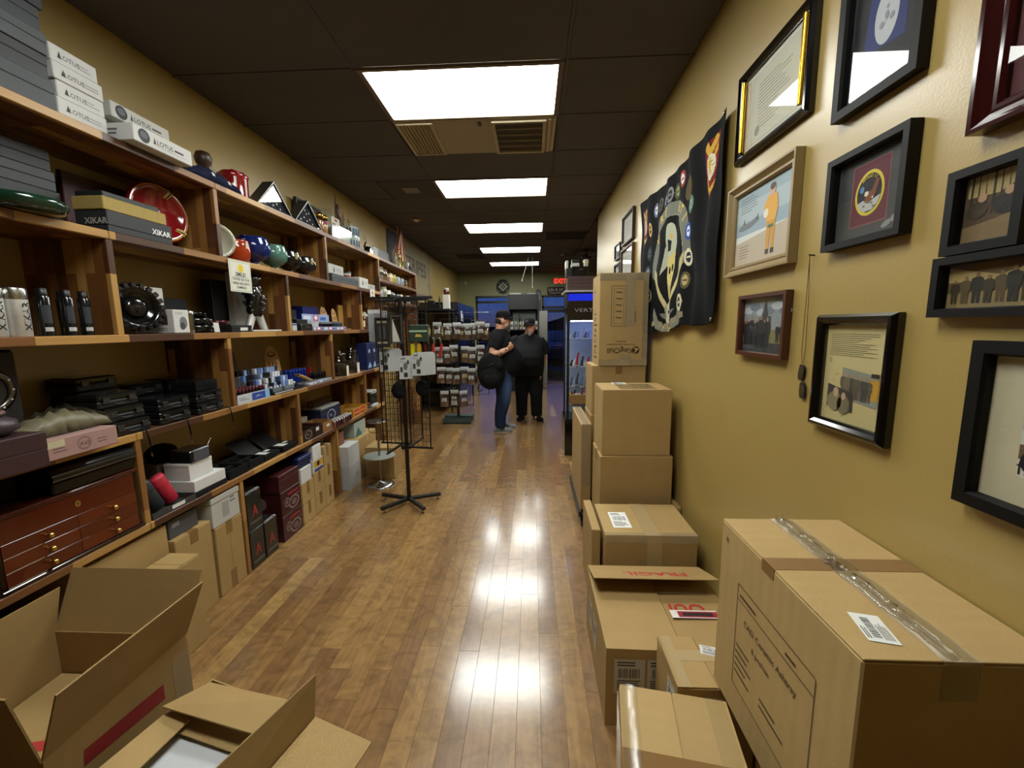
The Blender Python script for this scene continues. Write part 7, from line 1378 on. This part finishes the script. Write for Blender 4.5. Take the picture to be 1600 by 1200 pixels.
torso(g, [(.74, .21, .16, 0, .01), (.85, .22, .19, 0, -.02), (.92, .2, .18, 0, -.02)]); fuse('trousers', g, .014, 'fabric', t, None, None, 4)
shoe(t, -.13, .02, -.15, '#0d0d0d', '#0b0b0b', s_=1.05); shoe(t, .135, .02, .5, '#0d0d0d', '#0b0b0b', s_=1.05)

# ================================================================ wire racks
def gridpanel(parent, T, w, h, nx, nz, wire=.0022, rim=.006, name='grid_panel'):
    g = G(T).c('#101010')
    for a in ((0, 0, w, 0), (0, h, w, h), (0, 0, 0, h), (w, 0, w, h)): g.cyl((a[0], 0, a[1]), (a[2], 0, a[3]), rim, n=6)
    p = obj(name, g, 'satin', parent)
    g = G(T).c('#131313')
    for i in range(1, nx): g.cyl((w * i / nx, 0, 0), (w * i / nx, 0, h), wire, n=4, smooth=False)
    for j in range(1, nz): g.cyl((0, .003, h * j / nz), (w, .003, h * j / nz), wire, n=4, smooth=False)
    tag(obj('wires', g, 'satin', p), kind='stuff'); return p
t = thing('wire_rack', 'black rotating four-panel wire grid rack on a cross-shaped foot', 'rack', (-1.13, 3.58, 0))
obj('pole', G().c('#121212').cyl((0, 0, .05), (0, 0, 1.86), .018, n=14), 'satin', t); obj('collar', G().c('#1a1a1a').lathe([(.03, .52), (.05, .525), (.05, .545), (.03, .55)], n=16), 'satin', t)
for k, a in enumerate((.42, 2.85, 4.05, 5.45)):
    f = obj('foot', G(Matrix.Rotation(a, 4, 'Z')).c('#141414').box(0, .29, -.016, .016, .035, .065, .003), 'satin', t); obj('leveller', G(Matrix.Rotation(a, 4, 'Z') @ Matrix.Translation((.26, 0, 0))).c('#b5b5b2').lathe([(.012, 0), (.014, .004), (.005, .01), (.005, .035)], n=12), 'metal', f)
PW = .27
for k in range(4):
    a = -.12 + k * PI / 2; gridpanel(t, Matrix.Rotation(a, 4, 'Z') @ Matrix.Translation((-.02, -.055, .555)), PW, 1.27, 7, 24)
    obj('arm', G(Matrix.Rotation(a, 4, 'Z')).c('#151515').box(0, PW, -.062, -.048, .545, .56).box(0, PW, -.062, -.048, 1.82, 1.835), 'satin', t)
obj('top_frame', G().c('#121212').box(-.28, .28, -.012, .012, 1.84, 1.86).box(-.012, .012, -.28, .28, 1.84, 1.86), 'satin', t)
# hanging cards of dog-tag blanks
def cardprint(T, w, h, s=1):
    g = G(T); g.c('#5d6062').disc(-.0, h * .55, w * .16, h * .17, 0, 14).c('#1c1d1e').rect(-w * .15, w * .15, h * .08, h * .28).c('#3a3c3e').rect(-w * .42, -w * .22, h * .3, h * .52, .0002).disc(w * .2, h * .72, w * .1, h * .1, .0002, 10).c('#24272a').rect(-w * .35, w * .0, h * .86, h * .9); lines(g, -w * .42, -w * .05, h * .7, h * .84, 3, '#8c8f92', 0, .3); return g
cardm = None; n_ = 0
for gi, (x, y, z, yaw, cnt, lb) in enumerate(((-1.215, 3.40, 1.235, .2, 7, 'left'), (-1.04, 3.36, 1.178, .3, 4, 'middle'), (-.935, 3.37, 1.205, .22, 8, 'right'))):
    for k in range(cnt):
        px, py = x + .010 * k, y + .012 * k
        if cardm is None:
            c_ = thing('blister_card', 'front white blister card of the left bunch on the black wire rack', 'card', (px, py, z), yaw, 'white blister cards on the wire rack'); w, h = .102, .19
            pts = [(-w / 2, 0), (w / 2, 0), (w / 2, h * .9), (w * .3, h), (-w * .3, h), (-w / 2, h * .9)]
            obj('card', G(YN(0)).c('#b9bcbc').prism(pts, -.0012, 0), 'paper', c_); obj('print', cardprint(YN(-.0008), w, h), 'ink', c_); cardm = c_
        else: dup(cardm, (px, py, z), yaw, '%s white blister card of the %s bunch on the wire rack' % (('front', 'second', 'third', 'fourth', 'fifth', 'sixth', 'seventh', 'rearmost')[k], lb))
    hk = thing('display_hook', 'thin steel hook holding the %s bunch of white blister cards' % lb, 'hook', (x, y, z)); obj('wire', G().c('#8b8b88').cyl((-.01, -.01, .18), (.010 * cnt + .02, .012 * cnt + .05, .18), .002, n=5), 'metal', hk)
# things hanging behind on the same rack
for k, (x, y, z, w, h, c, lb) in enumerate(((-1.36, 3.5, 1.48, .05, .24, '#9fa3a4', 'clear sleeve of silver tools at the left edge of the wire rack'), (-1.30, 3.48, 1.47, .05, .25, '#84888a', 'second clear sleeve of silver tools on the wire rack'), (-1.24, 3.5, 1.49, .045, .22, '#a8acac', 'third clear sleeve of silver tools on the wire rack'))):
    t = thing('tool_sleeve', lb, 'package', (x, y, z)); obj('sleeve', G(YN(0)).c(c).box(-w / 2, w / 2, 0, h, -.006, .006, .003), 'pouch', t); obj('header', G(YN(0)).c('#c9ccca').box(-w / 2, w / 2, h, h + .03, -.001, .001), 'paper', t)
t = thing('framed_display', 'black shadow box with cream cards hanging on the wire rack', 'display', (-1.22, 3.36, 1.44), .2); obj('frame', G(YN(0)).c('#1a1a18').box(-.055, .055, 0, .012, -.02, .01).box(-.055, .055, .228, .24, -.02, .01).box(-.055, -.043, .012, .228, -.02, .01).box(.043, .055, .012, .228, -.02, .01), 'satin', t); obj('inner', G(YN(0)).c('#26241f').rect(-.043, .043, .012, .228, -.005).c('#a39c84').rect(-.04, .04, .195, .215, -.003).rect(-.04, .04, .03, .045, -.003).c('#4a463c').rect(-.025, -.008, .07, .17, -.003).rect(.008, .025, .07, .17, -.003), 'ink', t)
t = thing('framed_display', 'dark leaning plastic frame beside the black shadow box on the rack', 'display', (-1.12, 3.42, 1.47), .7); obj('frame', G(YN(0)).c('#33352f').box(-.05, .05, 0, .012, -.012, .004).box(-.05, .05, .218, .23, -.012, .004).box(-.05, -.038, .012, .218, -.012, .004).box(.038, .05, .012, .218, -.012, .004), 'satin', t); obj('sheet', G(YN(0)).c('#a9aaa0').poly([(-.038, .012), (.03, .012), (-.03, .2)], -.003), 'paper', t)
t = thing('green_header', 'green shelf-header box with gold lettering hanging right on the rack', 'package', (-.94, 3.44, 1.52), .1); obj('box', G(YN(0)).c('#26382a').box(-.075, .075, -.04, .10, -.04, .02, .004), 'satin', t); obj('band', G(YN(-.0208)).c('#8fb08a').rect(-.075, .07, .04, .055).c('#b39a3a').poly([(-.03, .0), (.03, .0), (.02, .02), (-.02, .025)]), 'ink', t)
for k, (x, c, lb) in enumerate(((-1.0, '#c9c01c', 'left bright yellow fuel tin on the wire rack'), (-.945, '#b8952a', 'right mustard fuel tin on the wire rack'))):
    t = thing('fuel_tin', lb, 'can', (x, 3.45, 1.33)); obj('body', G().c(c).lathe([(.02, 0), (.021, .004), (.021, .12), (.012, .135)], n=16), 'gloss', t); obj('nozzle', G().c('#1c1c1a').lathe([(.008, .135), (.007, .155), (.002, .158)], n=10), 'satin', t)
for k in range(3):
    t = thing('red_torch', 'red-handled torch in clear pack between the two racks, %s of three' % ['left', 'middle', 'right'][k], 'torch', (-.90 + .055 * k, 3.52, 1.34), group='red-handled torches'); obj('handle', G(Matrix.Rotation(.15 * k - .1, 4, 'Y')).c('#9c1a1c').chain([(0, 0, 0), (0, 0, .10), (.0, 0, .12)], [.013, .014, .008], 8), 'satin', t); obj('pack', G(YN(0)).box(-.026, .026, -.02, .21, -.014, .012, .006), 'clear_plastic', t); obj('burner', G().c('#b9bcbc').chain([(.01, 0, .12), (.012, 0, .15), (.0, 0, .17)], [.008, .011, .006], 8), 'metal', t)
for k, (x, z, lb) in enumerate(((-1.16, 1.0, 'left'), (-.95, 1.02, 'right'))):
    t = thing('black_hat', 'crumpled black pouch hanging at the %s below the blister cards' % lb, 'pouch', (x, 3.5, z)); obj('body', G().c('#111112').ell((0, 0, .06), .055, .035, .07, 14, 8).ell((.02, -.01, .03), .04, .03, .04, 12, 6), 'fabric', t); obj('loop', G().c('#1a1a1a').chain([(0, 0, .12), (.01, 0, .145), (-.01, 0, .145), (0, 0, .12)], .002, 5), 'fabric', t)
# chrome round stand
t = thing('chrome_stand', 'chrome stand with round discs and small top tray, left of the wire rack', 'stand', (-1.56, 4.03, 0))
obj('base', G().c('#a9aaa8').lathe([(.135, 0), (.135, .006), (.09, .014), (.04, .03), (.016, .045), (.014, .06)], n=36), 'metal', t); obj('pole', G().c('#9a9a98').cyl((0, 0, .04), (0, 0, .68), .012, n=12), 'metal', t); obj('tray', G().c('#8f958d').lathe([(.13, .300), (.155, .303), (.157, .312), (.15, .314), (.02, .309)], n=40), 'satin', t)
obj('top_tray', G().c('#b9bbb9').lathe([(.03, .645), (.09, .66), (.105, .675), (.1, .678), (.03, .665)], n=28), 'metal', t); obj('wire_hoop', G().c('#3a3a3a').chain([(.09 * math.cos(a), .09 * math.sin(a), .60 + .03 * math.sin(a)) for a in [2 * PI * k / 20 for k in range(21)]], .003, 5), 'metal', t)
# jerky rack
t = thing('pouch_rack', 'floor rack with square base hung with clear meat pouches behind the wire rack', 'rack', (-1.26, 6.85, 0))
obj('base', G().c('#3a4644').box(-.24, .24, -.12, .24, .0, .012).box(-.24, .24, -.12, -.115, .0, .09).box(-.24, .24, .06, .24, .012, .10, .004), 'satin', t); obj('pole', G().c('#151515').box(-.02, .02, .04, .08, .1, 1.78), 'satin', t); obj('header_wire', G().c('#9a9c98').cyl((-.45, .0, 1.82), (.55, 0, 1.83), .004, n=6), 'metal', t)
gridpanel(t, Matrix.Translation((-.26, .07, .28)), .52, 1.45, 8, 18, .002, .007); gridpanel(t, Matrix.Translation((.25, .06, .45)) @ Matrix.Rotation(.5, 4, 'Z'), .3, 1.25, 5, 14, .002, .006)
for z in (.62, 1.0, 1.36): obj('cross_bar', G().c('#121212').box(-.36, .36, .02, .035, z + .25, z + .27), 'satin', t)
pouchm = {}
def pouch(x, y, z, yaw, kind, where):
    lb = ['clear pouch of dark jerky with a white label on the pouch rack', 'clear pouch of dark jerky with a yellow label on the pouch rack', 'clear pouch with two white labels on the pouch rack'][kind]
    lb = lb.replace('on the pouch rack', where)
    if kind not in pouchm:
        p = thing('jerky_pouch', lb, 'pouch', (x, y, z), yaw, 'clear meat pouches'); g = G(YN(0)).c('#2f1d14'); rows = []
        for i in range(7):
            v = i / 6; d_ = .006 + .018 * math.sin(PI * min(1, v * 1.25)) * (v < .8); rows.append([(u * .075 * (1 - .06 * math.sin(PI * v)), v * .24, s * d_ * (1 - abs(u) ** 3)) for u, s in ((-1, 1), (-.6, 1), (0, 1), (.6, 1), (1, 1), (.6, -1), (0, -1), (-.6, -1))])
        obj('contents', G(YN(0)).c('#54382a').loft(rows[:4]), 'matte', p); obj('film', G(YN(0)).loft([[(a * 1.06, b_, c * 1.3) for a, b_, c in rr] for rr in rows]), 'pouch_film', p)
        g = G(YN(-.0265)); g.c(['#b9bbb8', '#b8a46a', '#b9bbb8'][kind]).rect(-.042, .042, .09 if kind < 2 else .12, .15 if kind < 2 else .165); g.c('#4a1f16').rect(-.03, .03, .155, .185 + .01 * kind)
        if kind == 2: g.c('#b0b2ae').rect(-.05, .05, .02, .09, .0002); lines(g, -.045, .045, .025, .085, 5, '#3a3a38', .0005, .35)
        lines(g, -.035, .03, .10, .145, 4, '#77726a', .0005, .3); obj('label', g, 'ink', p); obj('header', G(YN(0)).c('#c4c6c6').box(-.07, .07, .21, .27, -.001, .001), 'paper', p); pouchm[kind] = p
    else: dup(pouchm[kind], (x, y, z), yaw, lb)
r = random.Random(21)
for z, xs in ((1.40, (-1.54, -1.38, -1.22, -1.13, -1.04, -.93, -.84, -.76)), (1.02, (-1.52, -1.40, -1.28, -1.10, -.98, -.85)), (.66, (-1.50, -1.38, -1.25, -1.12, -1.0, -.86, -.78)), (.28, (-1.46, -1.3, -1.14))):
    for i, x in enumerate(xs): pouch(x, 6.76 + .045 * (i % 2) + .01 * r.random(), z + r.uniform(-.02, .02), r.uniform(-.3, .3) + (.5 if i % 3 == 2 else 0), 1 if (i + int(z * 10)) % 4 == 1 else (2 if (i + int(z * 7)) % 5 == 2 else 0), '%s from left, %s rack row' % (('first', 'second', 'third', 'fourth', 'fifth', 'sixth', 'seventh', 'eighth')[i], {1.4: 'top', 1.02: 'second', .66: 'third', .28: 'bottom'}[z]))
# ================================================================ back left cabinet, shelf, machines
t = thing('tall_black_cabinet', 'tall black glass cabinet standing along the far left wall', 'cabinet', (-1.84, 9.1, 0)); obj('body', G().c('#101216').box(-.38, .38, -.9, 1.4, .1, 2.08, .01).box(-.36, .36, -.88, 1.38, 0, .1), 'gloss', t)
for k in range(3): obj('glass_door', G(XP(.382, -.88 + k * .76, .15))  .c('#0b0e16').box(0, .74, 0, 1.86, 0, .012, .003), 'gloss', t)
obj('paper_notice', G(XP(.396, -.6, 1.72)).c('#b9bec2').rect(0, .16, 0, .2).c('#8b9096').rect(.18, .3, -.02, .14), 'ink', t)
t = thing('black_shelf_unit', 'black shelf unit with items on top behind the pouch rack', 'shelves', (-1.95, 7.9, 0))
for z in (.4, .9, 1.4, 1.9): obj('shelf', G().c('#111111').box(-.3, .45, -.25, .25, z, z + .03, .003), 'satin', t)
for x in (-.29, .42): 
    for y in (-.24, .22): obj('post', G().c('#111111').box(x, x + .025, y, y + .025, 0, 1.93), 'satin', t)
shelfbox('black box on the far black shelf unit, left of the white pack', -1.72, .2, 7.78, 8.0, 1.931, 2.02, '#0f0f10', 'satin', .5); shelfbox('small black speaker-like box on the far black shelf unit', -1.83, .12, 7.8, 7.95, 2.021, 2.09, '#0d0d0e', 'satin', .5)
t = thing('spray_can', 'thin black can beside the white pack on the far shelf unit', 'can', (-1.70, 7.72, 1.93)); obj('body', G().c('#121212').lathe([(.018, 0), (.018, .16), (.008, .2)], n=12), 'satin', t); obj('nozzle', G().c('#2a2a2a').lathe([(.008, .2), (.006, .24)], n=8), 'satin', t)
kbox('white upright carton on the far black shelf unit', -1.65, -1.53, 7.76, 7.88, 1.931, 2.19, '#c9c7bd', mat='paper', lid=0); t = thing('red_jar', 'dark red jar with pale lid on the white upright carton', 'jar', (-1.59, 7.82, 2.191)); obj('jar', G().c('#4a2018').lathe([(.045, 0), (.05, .01), (.05, .08), (.04, .09)], n=16), 'gloss', t); obj('lid', G().c('#b0aca0').lathe([(.048, .09), (.05, .12), (.002, .125)], n=16), 'satin', t)
for k in range(9): 
    t = thing('far_bottle', 'small bottle on the far black shelf unit, %s from left' % ORD[k], 'bottle', (-2.15 + .08 * k, 7.72, 1.43), group='bottles on the far black shelf unit'); obj('body', G().c(('#8a7a4a', '#5a4a30', '#6f6f62')[k % 3]).lathe([(.025, 0), (.028, .12), (.01, .16), (.01, .2)], n=10), 'gloss', t)
# black merchandiser in the middle of the back, with shelves of goods
t = thing('black_merchandiser', 'tall black open display fridge against the shop window', 'cooler', (-.21, 10.5, 0)); W2, H2 = .38, 2.36
obj('shell', G().c('#101214').box(-W2, W2, .3, .6, 0, H2).box(-W2, -W2 + .04, -.3, .3, 0, H2).box(W2 - .04, W2, -.3, .3, 0, H2).box(-W2 + .04, W2 - .04, -.3, .3, 2.0, H2, .005).box(-W2 + .04, W2 - .04, -.3, .3, 0, .35), 'satin', t); obj('top_edge', G().c('#9a9c9c').box(-W2 + .05, -.06, -.31, -.29, H2, H2 + .03).box(.1, .3, -.31, -.29, H2, H2 + .02), 'satin', t)
obj('mirror_panel', G().c('#6f7a74').box(-.28, .3, .28, .295, 1.6, 1.98), 'metal', t)
for z in (.7, 1.1, 1.5): obj('shelf', G().c('#1c1e20').box(-W2 + .04, W2 - .04, -.28, .28, z, z + .02), 'satin', t)
for k in range(14):
    x = -.29 + .1 * (k % 7); z = 1.52 if k < 7 else 1.12; q = thing('hanging_pack', 'pale pack in the display fridge, %s row, %s from left' % (('upper', 'lower')[k // 7], ORD[k % 7]), 'package', (-.21 + x, 10.3, z), group='pale packs in the black display fridge'); obj('pack', G(YN(0)).c(('#a9aaa4', '#8f8f88', '#b5b0a0')[k % 3]).box(-.04, .04, 0, .2, -.02, .02, .008), 'pouch', q); obj('label', G(YN(-.021)).c('#4a3c34').rect(-.025, .025, .06, .12), 'ink', q)
for k, (x, z0, c) in enumerate(((-.10, 1.74, '#121212'), (.08, 1.72, '#1a1c1a'))): figurine('dark_trophy', 'dark trophy on the display fridge shelf, %s one' % ['left', 'right'][k], -.21 + x, 10.3, 1.521, .4 - .1 * k, FIG, c, 'satin', 'trophy')
t = thing('white_board', 'tall pale grey board standing between the fridge and the glass door', 'board', (.305, 11.5, 0)); obj('board', G().c('#a5a49c').box(-.11, .11, -.02, .03, 0, 2.0, .004), 'satin', t); obj('edge', G().c('#77766e').box(-.11, .11, .03, .034, 0, 2.0), 'satin', t)
t = thing('office_chair', 'dark chair beyond the glass door mat', 'chair', (.78, 12.35, .013)) if False else None
t = thing('wall_medallion', 'round dark medallion with a pale diamond on the back wall', 'sign', (-.88, BY - .001, 2.79)); T = YN(0)
obj('disc', G(T).c('#3b3a33').lathe([(.205, 0), (.21, .01), (.2, .02), (.002, .02)], n=36, sy=1.08), 'satin', t); obj('rim', G(T).c('#8f8e80').lathe([(.198, .02), (.214, .018), (.218, .0), (.214, .0)], n=36, sy=1.08, cap=False), 'satin', t)
g = G(T).c('#a8a58c').poly([(0, .13), (.14, 0), (0, -.13), (-.14, 0)], .0215).c('#3b3a33').poly([(0, .085), (.09, 0), (0, -.085), (-.09, 0)], .022).c('#77735c').disc(0, 0, .05, .04, .0225, 16)
for k, a in enumerate((.7, 2.4, 3.9, 5.5)): g.c('#b5b2a0').poly(star(.165 * math.cos(a), .165 * math.sin(a) * 1.05, .022), .0215)
obj('emblem', g, 'ink', t)
t = thing('longboard', 'grey oval longboard-like plaque hung upright right of the fridge', 'plaque', (.19, BY - .001, 1.86)); g = G(YN(0)); g.c('#3a3b3a').prism([(.085 * math.cos(a), .42 + (.33 if math.sin(a) > 0 else .33) * math.copysign(1, math.sin(a)) * 0 + (.34 * math.copysign(1, math.sin(a))) + .085 * math.sin(a)) for a in [2 * PI * k / 28 for k in range(28)]], 0, .02); obj('board', g, 'satin', t); obj('graphic', G(YN(-.0208)).c('#8a8b88').prism([(.06 * math.cos(a), .6 + .14 * math.sin(a)) for a in [2 * PI * k / 20 for k in range(20)]], 0, .0004).c('#5c3a30').rect(-.03, .03, .15, .3, .0003), 'ink', t)
t = thing('lettered_sign', 'dark rounded sign with pale script lettering above the glass door', 'sign', (.72, BY - .02, 2.53)); g = G(YN(0)); obj('board', g.c('#241816').box(-.26, .26, 0, .23, -.02, .018, .02), 'satin', t); obj('lettering', G(YN(-.0188)).c('#b5b2b0').text('Life & 2A', 0, .11, .12).text('Comes Free', 0, .03, .07), 'ink', t)
t = thing('exit_sign', 'glowing red EXIT sign on the back wall left of the display case', 'sign', (.84, BY - .03, 2.82)); obj('housing', G(YN(0)).c('#a59d7a').box(-.18, .18, 0, .24, -.03, .02, .008), 'satin', t); obj('letters', G(YN(-.0208)).text('EXIT', 0, .05, .18, bold=.02), 'exit_red', t)
t = thing('emergency_spotlight', 'tiny pale emergency lamp on the back wall beside the EXIT sign', 'lamp', (.56, BY - .001, 2.95)); obj('bracket', G(YN(0)).c('#8f8a78').box(-.03, .03, 0, .05, 0, .03, .006), 'satin', t); obj('lens', G(YN(-.03)).c('#c9c9b8').lathe([(.028, 0), (.03, .02), (.002, .03)], (0, .025, 0), n=14), 'gloss', t)
t = thing('wall_sensor', 'tiny white sensor high on the back wall near the left corner', 'sensor', (-2.02, BY - .001, 2.86)); obj('body', G(YN(0)).c('#b9bab0').box(-.03, .03, 0, .1, 0, .03, .01), 'satin', t); obj('lens', G(YN(-.0308)).c('#e0e0da').disc(0, .06, .015), 'ink', t)
for k, (x, dx, z, lb) in enumerate(((-.11, -.12, 2.66, 'left'), (-.02, .03, 2.5, 'right'))):
    t = thing('pull_string', '%s thin white cord hanging from the ceiling before the back wall' % lb, 'cord', (x, 9.9, 3.185)); obj('cord', G().c('#b5b5aa').chain([(.04, 0, 0), (.02 + dx * .3, 0, -.2), (dx, 0, z - 3.185)], .006, 6), 'fabric', t); obj('end', G().c('#c9c9c0').ell((dx, 0, z - 3.2), .012, .012, .02, 8, 5), 'satin', t)
t = thing('ceiling_fan', 'dark ceiling fan seen above the goods on the display case', 'fan', (1.15, 9.2, 3.19)); obj('mount', G().c('#14110e').lathe([(.06, 0), (.07, -.03), (.02, -.05), (.02, -.10), (.1, -.12), (.11, -.17), (.05, -.2)], n=18), 'satin', t)
for k in range(4): obj('blade', G(Matrix.Rotation(.5 + k * PI / 2, 4, 'Z')).c('#241d15').box(.1, .6, -.06, .06, -.15, -.142, .003), 'satin', t)
obj('lamp', G().c('#c9c2ac').lathe([(.05, -.2), (.08, -.24), (.06, -.28), (.002, -.29)], n=16), 'gloss', t)
# lit glass display case
t = thing('glass_display_case', 'tall black lit glass display case lettered across its header, by the right wall', 'display case', (.675, 5.28, 0)); hw, hd = .26, .25
obj('base', G().c('#0c0d0f').box(-hw - .02, hw, -hd, hd, 0, .46, .006), 'gloss', t)
obj('posts', G().c('#0d0e10').box(-hw, -hw + .03, -hd, -hd + .03, .46, 1.66).box(hw - .03, hw, -hd, -hd + .03, .46, 1.66).box(-hw, -hw + .02, hd - .02, hd, .46, 1.66).box(hw - .02, hw, hd - .02, hd, .46, 1.66), 'satin', t)
hdr = obj('header', G().c('#0e0f13').box(-hw, hw, -hd, hd, 1.66, 1.99, .004), 'gloss', t); obj('lettering', G(YN(-hd - .001)).c('#8f9298').text('VERTIGO', .02, 1.76, .06, sx=1.6), 'ink', hdr); obj('blue_strip', G(YN(-hd - .0006)).c('#ffffff').rect(-hw + .01, hw - .01, 1.89, 1.97), 'blue_glow', hdr); obj('top_lip', G().c('#b5b8bc').box(-hw - .03, hw, -hd - .01, hd, 1.99, 2.01, .002), 'satin', t)
obj('back_panel', G().c('#8796b4').box(-hw + .02, hw - .02, hd - .012, hd - .004, .46, 1.66), 'satin', t); obj('front_glass', G(YN(-hd + .004)).rect(-hw + .03, hw - .03, .47, 1.65), 'glass', t)
obj('led_strip', G().box(-.2, .2, -.06, -.03, 1.648, 1.656), 'case_led', t)
for z in (1.43, 1.09, .84, .62): obj('glass_shelf', G().box(-hw + .02, hw - .02, -hd + .03, hd - .015, z, z + .008), 'clear_plastic', t)
r = random.Random(31)
for k in range(40):
    z = (1.438, 1.098, .848, .628)[k % 4]; x = .675 - .2 + .044 * (k // 4); y = 5.15 + .07 * ((k // 4) % 3); c = ('#8aa0c4', '#c9ccd4', '#3a4660', '#a01c28', '#5c6c8c', '#20242e')[(k * 5) % 6]
    nm = ['pale', 'white', 'slate', 'red', 'blue-grey', 'black'][(k * 5) % 6]
    q = thing('display_lighter', '%s lighter piece in the lit display case, %s shelf, %s from left' % (nm, ['top', 'second', 'third', 'lowest'][k % 4], ['first', 'second', 'third', 'fourth', 'fifth', 'sixth', 'seventh', 'eighth', 'ninth', 'tenth'][k // 4]), 'lighter', (x, y, z), group='pieces in the lit display case'); h_ = .07 + .13 * r.random()
    obj('stand', G().c('#b5b8bc').box(-.02, .02, -.02, .02, 0, .008, .002), 'gloss', q); obj('body', G().c(c).chain([(0, 0, .008), (.004, 0, h_ * .5), (.02, 0, h_)], [.016, .014, .01], 8), 'gloss', q)
kbox('small kraft carton with white label inside the lit display case bottom', .47, .70, 5.10, 5.3, .637, .75, '#8a6a3c', mat='matte', lid=0, deco=lambda t, hw, hd, h: obj('label', G(ZP(h + .001)).c('#c9ccd0').rect(-.06, .08, -.06, .04), 'ink', t))
for k in range(2): kbox('long brown box on top of the lit display case, %s of two' % ['lower', 'upper'][k], .42, .93, 5.06, 5.35, 2.011 + .082 * k, 2.092 + .082 * k, '#4c3836', mat='satin', lid=.5, group='long brown boxes')
kbox('black cube box with silver edge on the brown boxes', .405, .475, 5.08, 5.3, 2.176, 2.27, '#141414', mat='satin', lid=.5); kbox('long black flat box on the brown boxes', .48, .66, 5.07, 5.3, 2.176, 2.225, '#161a18', mat='gloss', lid=.5); kbox('black glossy box stacked on the long black one', .475, .67, 5.08, 5.3, 2.226, 2.29, '#131313', mat='gloss', lid=.5, deco=lambda t, hw, hd, h: obj('handle', G(YN(-hd - .003)).c('#9a9a98').box(-.02, .03, h * .4, h * .55, 0, .003), 'metal', t))
kbox('white narrow box standing at the top left of the goods above the case', .40, .43, 5.1, 5.25, 2.271, 2.36, '#c9cbc8', mat='paper', lid=0); kbox('open white pack on top of the glossy black box', .47, .56, 5.1, 5.25, 2.291, 2.33, '#c4c6c2', mat='paper', lid=0); kbox('small black boxed item on the open white pack', .475, .555, 5.12, 5.24, 2.331, 2.375, '#161616', mat='satin', lid=.5); kbox('cream folded card box on the glossy black box, rightmost', .62, .665, 5.1, 5.2, 2.291, 2.37, '#b5b09c', mat='paper', lid=0)
t = thing('side_tool_rack', 'small white cable reel hanging by the left edge of the display case', 'reel', (.40, 4.98, 1.30)) if False else None
